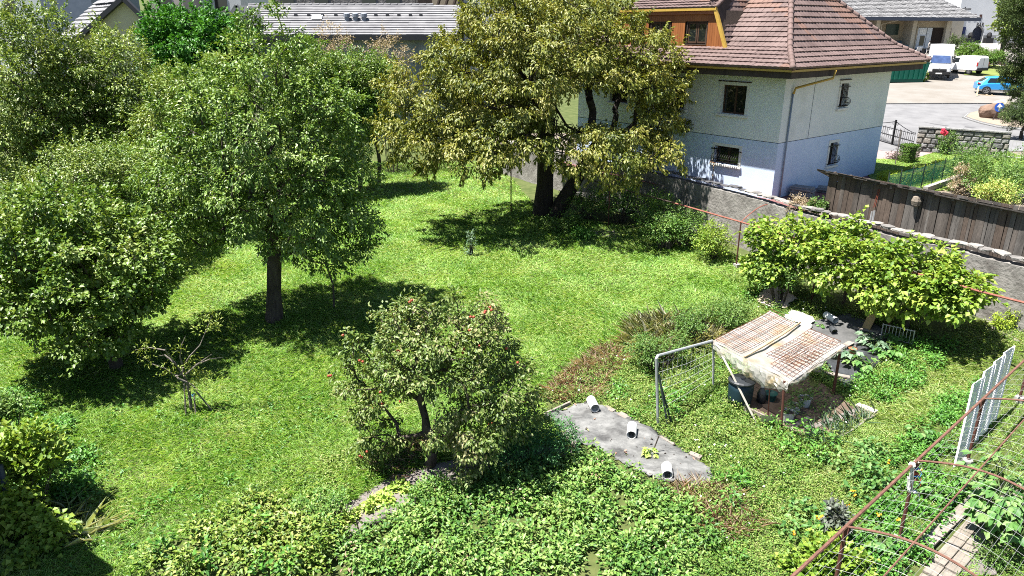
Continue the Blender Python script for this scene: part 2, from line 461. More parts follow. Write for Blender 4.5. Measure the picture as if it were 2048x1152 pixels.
mb = MB(); mb.add([(8, 66.4, Sz(66.4) + .024), (110, 68.2, Sz(68.2) + .024), (140, 126, Sz(126) + .024), (8, 126, Sz(126) + .024)], [(0, 1, 2, 3)])
tag(mb.build('forecourt', SAND), kind='structure')
KERB = mat('kerb_stone', (.12, .12, .12), (.2, .2, .2), .9, 8, .2)
mb = MB()
for i in range(40):
    x0 = 20 + i * 1.6; y0 = 66.4 + (x0 - 8) * 1.8 / 102; y1 = 66.4 + (x0 + 1.56 - 8) * 1.8 / 102
    mb.bar((x0, y0, Sz(y0) + .05), (x0 + 1.56, y1, Sz(y1) + .05), .16, .1)
tag(mb.build('kerb', KERB), kind='structure')
PATCH = mat('asphalt_repair', (.10, .10, .105), (.13, .13, .135), .95, 5, .2)
for i, q in enumerate([[(1847, 244), (1856, 246), (1898, 252), (1893, 253), (1866, 249)], [(1884, 255), (1898, 256.5), (1894, 257.5), (1882, 256.5)], [(1930, 253), (1952, 256), (1945, 257), (1928, 255)]]):
    ssheet('asphalt_patch', q, PATCH, .026)
# roundabout island: two dark rings and a sandy top
def arc_px(cx, cy, rx, ry, a0, a1, n=18): return [(cx + rx * math.cos(R(a0 + (a1 - a0) * i / n)), cy + ry * math.sin(R(a0 + (a1 - a0) * i / n))) for i in range(n + 1)]
isl = [S(1932, 236), S(1940, 229), S(1960, 224), S(1985, 221), S(2060, 222), S(2100, 262), S(2030, 258), S(1996, 254), S(1965, 247), S(1945, 241)]
def ring(scale, z, m, name, th):
    c = sum(isl, Vector()) / len(isl); mb = MB(); mb.slab([c + (p - c) * scale + Vector((0, 0, z)) for p in isl], th); return tag(mb.build(name, m), kind='structure')
ring(1.14, .022, KERB, 'island_kerb', .05); ring(1.09, .03, mat('kerb_light', (.3, .3, .3), (.36, .36, .36), .9, 6), 'island_kerb', .07)
ring(1.05, .04, KERB, 'island_kerb', .09); ring(1.0, .05, mat('island_sand', (.26, .21, .16), (.31, .26, .21), .95, 2, .3, 20), 'traffic_island', .1)
# ------------------------------------------------------------------ the white house
M_UP = mat('cream_render', (.74, .79, .77), (.82, .86, .84), .9, .9, .25, 90)
M_LOW = mat('pale_blue_render', (.56, .68, .88), (.62, .74, .92), .9, .8, .25, 90)
M_TRIM = mat('white_window_surround', (.72, .72, .67), (.80, .80, .76), .8, 5, .1)
M_TILE = mat('brown_roof_tile', (.105, .07, .064), (.175, .122, .112), .75, 1.1, .25, 40, c3=(.14, .096, .088), spec=.4)
M_TILE2 = mat('rust_roof_tile', (.155, .09, .07), (.20, .12, .095), .75, 2, .25, 40, spec=.4)
M_YEL = mat('ochre_painted_metal', (.42, .27, .05), (.52, .34, .07), .5, 6, .05)
M_DARKW = mat('dark_brown_wood', (.035, .024, .018), (.07, .05, .038), .8, 3, .3, 30, stretch=(1, 1, .3))
M_WOOD = mat('varnished_wood', (.22, .075, .025), (.33, .125, .04), .5, 3, .15, 30, stretch=(1, 1, .12))
M_GLASS = mat('dark_glass', (.012, .016, .016), None, .06, spec=.8)
M_IRON = mat('black_iron', (.015, .015, .017), None, .5, metal=.3)
M_FRAMEW = mat('brown_window_wood', (.06, .03, .018), (.09, .05, .03), .6, 5)
M_RIDGE = mat('ridge_tile', (.14, .095, .085), (.19, .13, .118), .75, 3, .2, 40)
house = thing('house', 'white hipped-roof house with brown tiles and a wooden dormer behind the garden wall', 'house', HC)
FL, SD, H1, H2 = 13.0, 9.77, 2.557, 5.62
def wall_grid(mb, fr, s0, s1, z0, z1, ops, dep=.28):
    """wall skin in frame x,z at y=0 (y grows inward) with openings and their reveals"""
    ss = sorted({s0, s1} | {o[0] for o in ops} | {o[1] for o in ops}); zz = sorted({z0, z1} | {o[2] for o in ops} | {o[3] for o in ops})
    for i in range(len(ss) - 1):
        for j in range(len(zz) - 1):
            a, b, c, d = ss[i], ss[i + 1], zz[j], zz[j + 1]; mx, mz = (a + b) / 2, (c + d) / 2
            if any(o[0] < mx < o[1] and o[2] < mz < o[3] for o in ops): continue
            mb.quad(fr(a, 0, c), fr(b, 0, c), fr(b, 0, d), fr(a, 0, d))
    for a, b, c, d in ops:
        for p, q in (((a, c), (b, c)), ((b, c), (b, d)), ((b, d), (a, d)), ((a, d), (a, c))):
            mb.quad(fr(p[0], 0, p[1]), fr(q[0], 0, q[1]), fr(q[0], dep, q[1]), fr(p[0], dep, p[1]))
def window(parent, fr, o, sash=2, surround=True, grille=False, sill=True, fm=None, dep=.24, ledge=False, tm=None):
    a, b, c, d = o; fm = fm or M_FRAMEW; tm = tm or M_TRIM
    mb = MB(); w = .07
    mb.box((a, dep - .05, c), (a + w, dep, d), fr); mb.box((b - w, dep - .05, c), (b, dep, d), fr)
    mb.box((a + w, dep - .05, c), (b - w, dep, c + w), fr); mb.box((a + w, dep - .05, d - w), (b - w, dep, d), fr)
    for k in range(1, sash):
        m_ = a + (b - a) * k / sash; mb.box((m_ - .05, dep - .055, c + w), (m_ + .05, dep - .003, d - w), fr)
    f = mb.build('window', fm, parent)
    mb = MB(); mb.box((a + w * .5, dep - .02, c + w * .5), (b - w * .5, dep - .012, d - w * .5), fr); mb.build('pane', M_GLASS, f)
    if surround:
        mb = MB(); g = .14
        mb.box((a - g, -.03, c - .02), (a - .002, .0, d + g), fr); mb.box((b + .002, -.03, c - .02), (b + g, .0, d + g), fr); mb.box((a - .002, -.03, d + .002), (b + .002, .0, d + g), fr)
        mb.build('surround', tm, f)
    if ledge:
        mb = MB(); mb.box((a - .2, -.07, d + .15), (b + .2, 0, d + .19), fr); mb.build('drip_ledge', M_DARKW, f)
    if sill:
        mb = MB(); mb.box((a - .2, -.12, c - .12), (b + .2, .2, c - .022), fr); mb.build('sill', tm, f, bevel=.01)
    if grille:
        mb = MB(); n = max(4, int((b - a) / .12))
        for k in range(n + 1):
            x = a + .02 + (b - a - .04) * k / n
            zb = c + .08; pts = [fr(x, -.06, d - .06), fr(x, -.06, zb + .42)]
            for q in range(0, 9):
                t = math.pi * q / 8; pts.append(fr(x, -.06 - .20 * math.sin(t), zb + .2 + .2 * math.cos(t)))
            mb.tube(pts, .014, 4)
        mb.box((a - .16, -.09, d - .17), (b + .16, -.065, d - .13), fr); mb.box((a - .16, -.09, c + .06), (b + .16, -.065, c + .10), fr)
        mb.box((a, -.275, c + .24), (b, -.25, c + .27), fr)
        mb.build('grille', M_IRON, f)
    return f
FF = Frame(HC, HU, HV, (0, 0, 1)); FS = Frame(HC, HV, HU, (0, 0, 1))
up_f = [(1.9, 3.26, 3.64, 4.94), (5.4, 6.7, 3.64, 4.94), (9.2, 10.5, 3.64, 4.94)]
lo_f = [(1.95, 3.34, 1.27, 2.1), (5.95, 7.35, 1.27, 2.1), (9.6, 10.9, 1.27, 2.1)]
up_s = [(4.83, 5.45, 3.82, 4.95)]; lo_s = [(4.62, 5.3, 1.05, 2.15)]
mb = MB(); wall_grid(mb, FF, 0, FL, 0, H1, lo_f); wall_grid(mb, FS, 0, SD, 0, H1, lo_s)
mb.quad(FF(FL, 0, 0), FF(FL, SD, 0), FF(FL, SD, H1), FF(FL, 0, H1)); mb.quad(FF(0, SD, 0), FF(FL, SD, 0), FF(FL, SD, H1), FF(0, SD, H1))
lw = mb.build('lower_wall', M_LOW, house, fixn=False)
FFu = Frame(HC - HV * .012 - HU * .012, HU, HV, (0, 0, 1)); FSu = Frame(HC - HV * .012 - HU * .012, HV, HU, (0, 0, 1))
mb = MB(); wall_grid(mb, FFu, 0, FL, H1 + .03, H2, up_f); wall_grid(mb, FSu, 0, SD, H1 + .03, H2, up_s)
mb.quad(FFu(FL, 0, H1), FFu(FL, SD, H1), FFu(FL, SD, H2), FFu(FL, 0, H2)); mb.quad(FFu(0, SD, H1), FFu(FL, SD, H1), FFu(FL, SD, H2), FFu(0, SD, H2))
mb.build('upper_wall', M_UP, house, fixn=False)
M_GROOVE = mat('storey_joint', (.05, .07, .11), None, .9)
mb = MB(); mb.box((.002, .004, H1), (FL, .05, H1 + .03), FF); mb.box((.002, .004, H1), (SD, .05, H1 + .03), FS); mb.build('storey_joint', M_GROOVE, house)
for o in up_f: window(house, FFu, o, ledge=True)
for o in lo_f: window(house, FF, o, grille=True, sash=2)
for o in up_s: window(house, FSu, o, sash=1, grille=True, ledge=True)
for o in lo_s: window(house, FS, o, sash=1, grille=True)
# eaves, gutter, fascia
OF, OS, ZE = 1.45, 1.08, 5.85
def ring_box(o0, o1, z0, z1):
    """a band round the eaves between two overhangs (front and right side and the hidden two)"""
    mb = MB()
    def cs(o, z): return [HF(-o * OS / 1.3, -o * OF / 1.3, z), HF(FL + o * OS / 1.3, -o * OF / 1.3, z), HF(FL + o * OS / 1.3, SD + o * OS / 1.3, z), HF(-o * OS / 1.3, SD + o * OS / 1.3, z)]
    a, b, c, d = cs(o0, z0), cs(o1, z0), cs(o1, z1), cs(o0, z1)
    for i in range(4):
        j = (i + 1) % 4; mb.add([a[i], a[j], b[j], b[i], d[i], d[j], c[j], c[i]], [(0, 1, 2, 3), (4, 7, 6, 5), (0, 4, 5, 1), (3, 2, 6, 7)])
    return mb
ring_box(1.22, 1.27, 5.46, 5.78).build('fascia', M_DARKW, house)
ring_box(1.275, 1.38, 5.73, 5.82).build('gutter', M_YEL, house)
ring_box(-.02, 1.215, 5.625, 5.66).build('soffit', M_DARKW, house)
# downpipe at the near corner of the side wall
mb = MB(); mb.tube([HF(-1.25, 1.75, 5.72), HF(-1.2, 1.72, 5.38), HF(-.14, .62, 4.95), HF(-.09, .58, 4.7)], .055, 8); mb.build('downpipe_elbow', M_YEL, house, smooth=True)
mb = MB(); mb.tube([HF(-.07, .58, 4.72), HF(-.07, .56, .05)], .04, 8); mb.build('downpipe', mat('grey_downpipe', (.22, .26, .33), None, .6), house, smooth=True)
mb = MB(); mb.box((-.02, 2.42, H1 + .05), (-.013, 2.44, 5.4), HF); mb.build('lightning_cable', M_GROOVE, house)
# roof: bell-cast eaves (two pitches), hips at the right end
EO = 1.60
KI = .05                                        # kink height, how far inside the wall line
RZ, RS = 10.2, 3.4                                        # ridge height and where the ridge begins along the front
EQ = 1.2
eA, eB = HF(-EQ, -EO, ZE + .02), HF(FL + EO, -EO, ZE + .02); eC = HF(-EQ, SD + EO - .25, ZE + .02); eD = HF(FL + EO, SD + EO, ZE + .02)
KZ = 6.62
kA, kB, kC, kD = HF(KI, KI, KZ), HF(FL - KI, KI, KZ), HF(KI, SD - KI, KZ), HF(FL - KI, SD - KI, KZ)
rA, rB = HF(RS, SD / 2, RZ), HF(FL - RS, SD / 2, RZ)
mb = MB(); lift = Vector((0, 0, -.03))
for q in ((eA, kA, kB, eB), (kA, rA, rB, kB), (eC, eA, kA, kC), (kC, kA, rA), (eB, eD, kD, kB), (kB, kD, rB), (eD, eC, kC, kD), (kD, kC, rA, rB)):
    mb.add([p + lift for p in q], [tuple(range(len(q)))])
roof = mb.build('roof', M_DARKW, house)
RT = []                                                   # tile matrices
rngT = np.random.default_rng(7)
def courses(eL, eR, tL, tR, step, tw, clip=None, out=None, th=.075):
    eL, eR, tL, tR = (Vector(p) for p in (eL, eR, tL, tR))
    upv = ((tL + tR) / 2 - (eL + eR) / 2); along = (eR - eL).normalized(); slope = (upv - along * upv.dot(along)); Ls = slope.length; slope.normalize()
    nn = along.cross(slope)
    if nn.z < 0: nn = -nn
    n = max(1, round(Ls / step)); res = []
    for k in range(n):
        f = k / n; L = eL + (tL - eL) * f; Rr = eR + (tR - eR) * f
        g = min(1, (k + 1) / n); L2 = eL + (tL - eL) * g; R2 = eR + (tR - eR) * g
        x0 = min((L - eL).dot(along), (L2 - eL).dot(along)); x0 = (L - eL).dot(along) * .5 + (L2 - eL).dot(along) * .5
        x1 = ((Rr - eL).dot(along) + (R2 - eL).dot(along)) * .5
        y0 = Ls * f; x = x0 - tw * (.5 if k % 2 else 0)
        while x < x1:
            a, b = max(x, x0), min(x + tw, x1); x += tw
            if b - a < .05: continue
            p = eL + along * a + slope * y0 + nn * (.012 * rngT.random())
            if clip and clip(p + along * (b - a) / 2): continue
            res.append((p, along * (b - a - .008), slope * (Ls / n * 1.12), nn * th))
    return res
def tile_verts(t):
    p, X, Yv, N = t; vs_ = []
    for u, h in ((0, .88), (.33, 1.05), (.67, 1.05), (1, .88)): vs_.append(p + X * u + N * h)
    for u, h in ((0, .0), (.33, .17), (.67, .17), (1, .0)): vs_.append(p + X * u + Yv + N * (h + .12))
    for u in (0, .33, .67, 1): vs_.append(p + X * u - N * .35)
    return vs_
TILE_F = [(0, 1, 5, 4), (1, 2, 6, 5), (2, 3, 7, 6), (8, 9, 1, 0), (9, 10, 2, 1), (10, 11, 3, 2), (0, 4, 8), (3, 11, 7)]
# dormer numbers first, so that tiles leave room for it
DS0b, DS0t, DZb, DZt, DS1b, DS1t = 3.18, 3.95, 6.50, 8.22, 10.6, 9.83
tl = []
def under_dormer(p):
    q = p - HC; s, t = q.dot(HU), q.dot(HV); k_ = (DS0t - DS0b) * (p.z - HC.z - DZb) / (DZt - DZb); return DS0b + .12 + k_ < s < DS1b - .12 - k_ and t > .0
tl += courses(eA, eB, kA, kB, .33, .26, under_dormer)
tl += courses(kA, kB, rA, rB, .36, .26, under_dormer)
tl += courses(eC, eA, kC, kA, .33, .26); tl += courses(kC, kA, rA, rA, .36, .26)
# dormer: raked wooden front, raked tiled cheeks, roof running back
dormer = MB()
fz = lambda s, t, z: HF(s, t, z)
dormer_roof_z = lambda t: DZt + .30 * t
LEN = 5.0
FDm = Frame(HC - HV * .02, HU, HV, (0, 0, 1))
d_ops = [(4.4, 5.62, 6.72, 7.74), (6.62, 7.9, 6.72, 7.74), (8.4, 9.1, 6.72, 7.74)]
# front boards: each board its own piece, cut round the windows and under the rake
bw = .135; x = DS0b + .1
dorm = MB(); 
dorm.add([fz(DS0b, .12, DZb - .3), fz(DS1b, .12, DZb - .3), fz(DS1t, .12, DZt), fz(DS0t, .12, DZt)], [(0, 1, 2, 3)])
dorm.add([fz(DS0b, .12, DZb - .3), fz(DS0b, LEN, DZb - .3), fz(DS0t, LEN, DZt), fz(DS0t, .12, DZt)], [(0, 1, 2, 3)])
dorm.add([fz(DS1b, .12, DZb - .3), fz(DS1b, LEN, DZb - .3), fz(DS1t, LEN, DZt), fz(DS1t, .12, DZt)], [(0, 1, 2, 3)])
dm = dorm.build('dormer', M_DARKW, house, fixn=False)
mb = MB()
def rake(z): return DS0b + (DS0t - DS0b) * (z - DZb) / (DZt - DZb)
while x < DS1b - .1:
    a, b = x + .004, x + bw - .004; x += bw
    cuts = [(DZb, DZt)]
    zt = DZt
    if (a) < DS0t: zt = min(zt, DZb + (a - DS0b) / (DS0t - DS0b) * (DZt - DZb))
    if (b) > DS1t: zt = min(zt, DZb + (DS1b - b) / (DS1b - DS1t) * (DZt - DZb))
    cuts = [(DZb, zt)]
    for o in d_ops:
        if b > o[0] and a < o[1]:
            if zt > o[3]: cuts = [(DZb, o[2]), (o[3], zt)]
            elif zt > o[2]: cuts = [(DZb, o[2])]
    for c, d in cuts:
        if d - c > .05: mb.box((a, -.03, c), (b, .015, d), HF)
mb.build('board_cladding', M_WOOD, dm)
for o in d_ops:
    mb2 = MB(); a, b, c, d = o
    mb2.box((a, .0, c), (a + .05, .14, d), HF); mb2.box((b - .05, .0, c), (b, .14, d), HF); mb2.box((a, .0, d - .05), (b, .14, d), HF); mb2.box((a - .04, -.06, c - .04), (b + .04, .14, c), HF)
    f = mb2.build('dormer_window', M_DARKW, house)
    mb2 = MB(); m_ = (a + b) / 2
    for q0, q1 in ((a + .06, m_ - .02), (m_ + .02, b - .06)):
        mb2.box((q0, .06, c + .04), (q0 + .07, .1, d - .06), HF); mb2.box((q1 - .07, .06, c + .04), (q1, .1, d - .06), HF); mb2.box((q0 + .07, .06, c + .04), (q1 - .07, .1, c + .11), HF); mb2.box((q0 + .07, .06, d - .13), (q1 - .07, .1, d - .06), HF)
    mb2.build('sash', M_FRAMEW, f)
    mb2 = MB(); mb2.box((a + .08, .075, c + .06), (b - .08, .085, d - .08), HF); mb2.build('pane', M_GLASS, f)
mb = MB()
mb.bar(HF(DS0t - .1, -.16, DZt + .06), HF(DS1t + .1, -.16, DZt + .06), .12, .15); mb.bar(HF(DS0t - .02, -.14, DZt + .02), HF(DS0b - .06, -.14, DZb - .1), .16, .12, up=HV)
mb.bar(HF(DS1t, -.14, DZt + .02), HF(DS1b + .05, -.14, DZb - .1), .16, .12, up=HV); mb.bar(HF(DS0b + .1, -.07, DZb - .03), HF(DS1b, -.07, DZb - .03), .08, .06)
mb.build('dormer_trim', M_YEL, dm)
mb = MB(); mb.box((DS0t + .08, -.12, DZt - .17), (DS1t - .08, -.04, DZt - .03), HF); mb.build('dormer_head_board', mat('red_brown_board', (.30, .10, .045), (.36, .14, .06), .55, 4), dm)
# dormer roof planes
dA, dB = HF(DS0t - .08, -.22, DZt + .1), HF(DS1t + .08, -.22, DZt + .1); dC, dD = HF(DS0t + 1.1, 3.6, DZt + 1.6), HF(DS1t - 1.1, 3.6, DZt + 1.6)
mb = MB(); mb.add([p + lift for p in (dA, dB, dD, dC)], [(0, 1, 2, 3)])
cA, cB = HF(DS0b - .07, -.1, DZb - .1), HF(DS0b - .07 + .05, 4.2, DZb - .1 + 1.2)
mb.add([HF(DS0b - .02, -.1, DZb - .1), HF(DS0b - .02, 4.2, DZb - .1), dC + lift, dA + lift], [(0, 1, 2, 3)])
mb.build('dormer_roof', M_DARKW, dm, fixn=False)
tl += courses(dA, dB, dC, dD, .33, .26)
# tiled cheek: rows running back into the main roof
ck0, ck1, ck2, ck3 = HF(DS0b - .04, 6.6, DZb - .1), HF(DS0b - .04, -.08, DZb - .1), HF(DS0t + 1.75, 6.6, DZt + 2.55), HF(DS0t - .1, -.16, DZt + .08)
tl += courses(ck0, ck1, ck2, ck3, .25, .26, th=.05)
eye = Vector((0, 0, EYE))
def facing(t): return True
tl.sort(key=lambda t: (t[0] - eye).length)
vis = []
for t in tl:
    q = t[0] - HC; s_, t_ = q.dot(HU), q.dot(HV)
    vis.append(s_ < 6.5)
n_ind = 0; stuff = MB(); stuff2 = MB()
for t, v_ in zip(tl, vis):
    vv = tile_verts(t)
    rust = vnoise(np.array([t[0].x + t[0].z]), np.array([t[0].y * .6]), .9, 3)[0] > .74
    if v_ and n_ind < 290:
        mb = MB(); mb.add(vv, TILE_F); mb.build('roof_tile', M_TILE2 if rust else M_TILE, roof, fixn=False); n_ind += 1
    else: (stuff2 if rust else stuff).add(vv, TILE_F)
for s_, m_ in ((stuff, M_TILE), (stuff2, M_TILE2)): tag(s_.build('roof_tiles', m_, roof, fixn=False), kind='stuff')
# hip tiles, one by one
def hip(p, q, n, w=.13):
    d = (q - p) / n
    for i in range(n):
        a = p + d * i + Vector((0, 0, .05)); b = p + d * (i + 1.12) + Vector((0, 0, .035))
        mb = MB(); mb.tube([a, a + (b - a) * .12, b], [w * 1.12, w, w * .86], 8); mb.build('hip_tile', M_RIDGE, roof, smooth=True, fixn=False)
hip(eA, kA, 6); hip(kA, rA, 16); hip(eC, kC, 6); hip(kC, rA, 16); hip(rA, rB, 14); hip(dA, dC, 9, .09)
mb = MB(); mb.lathe([(.02, 0), (.1, .02), (.02, .12)], HF(DS0b - .25, -.3, 6.32), 8); mb.bar(HF(DS0b - .35, -.35, 6.3), HF(DS0b + .2, -.25, 6.36), .09, .03)
mb.build('lead_flashing', mat('lead', (.5, .5, .5), (.6, .6, .6), .5, 9), dm)
# ------------------------------------------------------------------ garden wall with cap stones
M_WALL = mat('old_lime_render', (.13, .12, .11), (.30, .285, .265), .95, 1.6, .7, 9, c3=(.22, .21, .195))
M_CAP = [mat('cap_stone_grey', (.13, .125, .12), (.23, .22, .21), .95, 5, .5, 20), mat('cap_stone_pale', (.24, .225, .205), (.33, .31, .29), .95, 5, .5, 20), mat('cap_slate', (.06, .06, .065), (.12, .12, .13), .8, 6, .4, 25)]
rw = random.Random(5)
def along(P, d):
    for a, b in zip(P[:-1], P[1:]):
        l = (b - a).length
        if d <= l: return a + (b - a) * (d / l), (b - a).normalized()
        d -= l
    return P[-1].copy(), (P[-1] - P[-2]).normalized()
def wtop(y): return 2.5                                   # height of the wall top
gw = thing('garden_wall', 'weathered grey rendered garden wall topped with loose flat stones', 'wall', WP[3])
mb = MB(); tot = sum((b - a).length for a, b in zip(WP[:-1], WP[1:])); n = 90; prof = []
for i in range(n + 1):
    p, d = along(WP, tot * i / n); nx = Vector((-d.y, d.x, 0)) * -1
    if nx.y > 0: nx = -nx                                  # towards the garden
    j = .05 * vnoise(np.array([i * .7]), np.array([0.]), 1, 2)[0]
    b = Vector((p.x, p.y, -1.2)); t = Vector((p.x, p.y, wtop(p.y) + j))
    prof.append((b + nx * .06, t + nx * (.02 - j), t - nx * .42, b - nx * .42))
for A, B in zip(prof[:-1], prof[1:]):
    for k in range(3): mb.quad(A[k], B[k], B[k + 1], A[k + 1])
mb.build('rendered_face', M_WALL, gw)
dpos = 3.2; k = 0
while dpos < tot - .2:
    l = rw.uniform(.3, .75); p, d = along(WP, dpos + l / 2); nx = Vector((d.y, -d.x, 0))
    if nx.y > 0: nx = -nx
    z = wtop(p.y) + rw.uniform(.0, .05); h = rw.uniform(.04, .09); w = rw.uniform(.38, .52)
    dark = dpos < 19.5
    fr = Frame(p + Vector((0, 0, z)) - nx * .18, (d * math.cos(.0) + nx * rw.uniform(-.08, .08)).normalized(), nx, Vector((rw.uniform(-.05, .05), rw.uniform(-.05, .05), 1)))
    c = []
    for zz in (0, h):
        for a in range(7):
            an = 2 * math.pi * a / 7 + rw.uniform(-.25, .25); rr = rw.uniform(.85, 1.1); sq = 1 / max(abs(math.cos(an)), abs(math.sin(an))) ** .55
            c.append(fr(l * .46 * math.cos(an) * rr * sq, w * .45 * math.sin(an) * rr * sq, zz))
    mb = MB(); mb.add(c, [tuple(range(6, -1, -1)), tuple(range(7, 14))] + [(a, (a + 1) % 7, (a + 1) % 7 + 7, a + 7) for a in range(7)])
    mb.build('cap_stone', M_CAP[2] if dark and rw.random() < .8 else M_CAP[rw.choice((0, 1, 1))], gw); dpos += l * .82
# ------------------------------------------------------------------ dark plank shed wall above it
M_PLANK = [mat('weathered_plank', (.04, .034, .029), (.14, .12, .105), .9, 2.2, .5, 25, stretch=(1, 1, .18)), mat('brown_plank', (.04, .03, .023), (.13, .098, .078), .9, 2.2, .5, 25, stretch=(1, 1, .18)), mat('grey_plank', (.055, .05, .046), (.18, .165, .15), .9, 2.2, .5, 25, stretch=(1, 1, .18))]
PL0, PL1 = AtZ(1646, 425, 2.5), AtZ(2027, 515, 2.5)
dd = (PL1 - PL0); dd.z = 0; PLL = dd.length + 2.0; dd.normalize(); nn_ = Vector((dd.y, -dd.x, 0))
if nn_.y > 0: nn_ = -nn_
shed = thing('plank_shed', 'long low shed of dark weathered vertical planks under a sagging lean-to roof', 'shed', PL0)
x = 0.0; SH0, SH1 = 1.62, 1.60
while x < PLL:
    w = rw.uniform(.10, .17) * (1.5 if x < 3.5 else .95); zb = 2.2; lean = rw.uniform(-.012, .012) + (.02 if x < 4 else 0)
    b = PL0 + dd * x; b.z = zb; h = SH0 + .35 + (SH1 - SH0) * x / PLL
    fr = Frame(b + nn_ * rw.uniform(0, .03), dd, -nn_, Vector((dd.x * lean, dd.y * lean, 1)))
    mb = MB(); mb.add([fr(.004, 0, 0), fr(w - .006, 0, rw.uniform(-.04, .04)), fr(w - .006, 0, h), fr(.004, 0, h), fr(.004, .025, 0), fr(w - .006, .025, 0), fr(w - .006, .025, h), fr(.004, .025, h)],
           [(0, 1, 2, 3), (7, 6, 5, 4), (0, 4, 5, 1), (1, 5, 6, 2), (2, 6, 7, 3), (3, 7, 4, 0)])
    mb.build('plank', rw.choice(M_PLANK if x > 3 else M_PLANK[1:2] + M_PLANK[:1]), shed); x += w
fr0 = Frame(PL0, dd, -nn_, (0, 0, 1))
mb = MB(); mb.box((0.02, .04, 0), (PLL, .07, 1.3), fr0); mb.box((.0, .03, -.3), (.06, 1.9, .85), fr0); mb.build('back_panel', M_DARKW, shed)
# roof: boards and felt, its front edge ragged
mb = MB(); e0 = PL0 + nn_ * .24 - dd * .38 + Vector((0, 0, SH0 + .04)); e1 = PL0 + dd * PLL + nn_ * .24 + Vector((0, 0, SH1 - .12)); bk = -nn_ * 2.1 + Vector((0, 0, -.85))
mb.add([e0, e1, e1 + bk, e0 + bk] + [p + Vector((0, 0, .05)) for p in (e0, e1, e1 + bk, e0 + bk)], [(3, 2, 1, 0), (4, 5, 6, 7), (0, 1, 5, 4), (1, 2, 6, 5), (2, 3, 7, 6), (3, 0, 4, 7)])
mb.build('roof', mat('dark_roof_felt', (.03, .028, .026), (.09, .08, .072), .95, 4, .4, 25), shed)
x = .1
while x < PLL:
    p = PL0 + dd * x + Vector((0, 0, SH0 - .03 - .14 * x / PLL)); mb = MB(); mb.bar(p + nn_ * (.15 + rw.uniform(0, .08)), p - nn_ * .3, .08, .1); mb.build('rafter_end', M_PLANK[0], shed); x += rw.uniform(.55, .8)
x = 0.
while x < PLL:
    w = rw.uniform(.2, .7); p = e0 + (e1 - e0) * (x / PLL); q = e0 + (e1 - e0) * min(1, (x + w) / PLL); o = nn_ * rw.uniform(-.02, .07) + Vector((0, 0, .055 + rw.uniform(0, .02)))
    mb = MB(); mb.add([p + o, q + o, q + bk * .14 + o, p + bk * .14 + o, p + o + Vector((0, 0, .015)), q + o + Vector((0, 0, .015)), q + bk * .14 + o + Vector((0, 0, .015)), p + bk * .14 + o + Vector((0, 0, .015))], [(3, 2, 1, 0), (4, 5, 6, 7), (0, 1, 5, 4), (1, 2, 6, 5), (2, 3, 7, 6), (3, 0, 4, 7)])
    mb.build('roof_batten', M_PLANK[2] if rw.random() < .5 else M_DARKW, shed); x += w + rw.uniform(0, .25)
# aluminium ladder rails, rusty rods and stone wedge
def onwall(px, py, off=0.06):
    q = AtPlane(px, py, PL0 + nn_ * off, nn_); return q
M_RUST = mat('rusty_iron', (.10, .028, .012), (.19, .07, .035), .85, 9, .3, 40)
M_ALU = mat('grey_aluminium', (.42, .43, .45), (.55, .55, .56), .45, 6, 0, metal=.4)
t = thing('steel_rails', 'pair of pale metal rails standing upright against the garden wall by the shed', 'rails', onwall(1741, 482, .75))
for a, b in (((1749, 421), (1737, 484)), ((1744, 423), (1732, 486))):
    mb = MB(); mb.bar(onwall(*a, .62), onwall(*b, .75), .035, .05); mb.build('rail', M_ALU, t)
t = thing('rusty_rods', 'two thin rusty rods leaning against the dark plank shed', 'rods', onwall(1748, 414))
for a, b in (((1757, 378), (1747, 415)), ((1760, 378), (1750, 414))):
    mb = MB(); mb.tube([onwall(*a), onwall(*b, .1)], .013, 5); mb.build('rod', mat('red_rust', (.20, .045, .025), None, .8), t)
q = onwall(1833, 402, .12); mb = MB(); mb.lathe([(.02, -.2), (.13, -.16), (.17, 0), (.12, .16), (.02, .2)], q, 7)
tag(mb.build('wooden_knob', mat('old_timber_end', (.17, .14, .11), (.26, .22, .18), .9, 8, .4, 20)), 'grey timber stub jutting from the dark plank shed wall', 'timber')
t = thing('red_brick', 'dull red block lying on the wall by the right edge', 'block', AtZ(2042, 512, 2.4))
mb = MB(); mb.box((-.24, -.1, 0), (.24, .1, .18), rotz(AtZ(2042, 516, 2.36), -40)); mb.build('block', mat('red_block', (.12, .05, .045), (.17, .07, .06), .9, 8, .3), t, bevel=.01)

# ------------------------------------------------------------------ yard things between house and wall
M_SLATE = mat('slate_slab', (.16, .17, .18), (.27, .28, .29), .85, 6, .3, 20)
def stack(label, s, t, w, l, n, rot, seed):
    r_ = random.Random(seed); p = HF(s, t, .01); q = thing('slab_stack', label, 'stack', p, 'stacks of stone slabs on the red paving'); z = .0
    for i in range(n):
        h = r_.uniform(.05, .075); fr = rotz(p + Vector((r_.uniform(-.05, .05), r_.uniform(-.05, .05), z)), rot + r_.uniform(-7, 7))
        mb = MB(); mb.box((-w / 2 * r_.uniform(.85, 1.05), -l / 2 * r_.uniform(.85, 1.05), 0), (w / 2, l / 2, h), fr); mb.build('slab', M_SLATE, q, bevel=.008); z += h
stack('taller pile of grey stone slabs against the blue side wall near the house corner', -.62, 1.55, .62, .95, 8, 52, 3)
stack('low pile of grey stone slabs on red paving beside the plank shed end', -1.0, 3.6, .6, 1.3, 4, 60, 4)
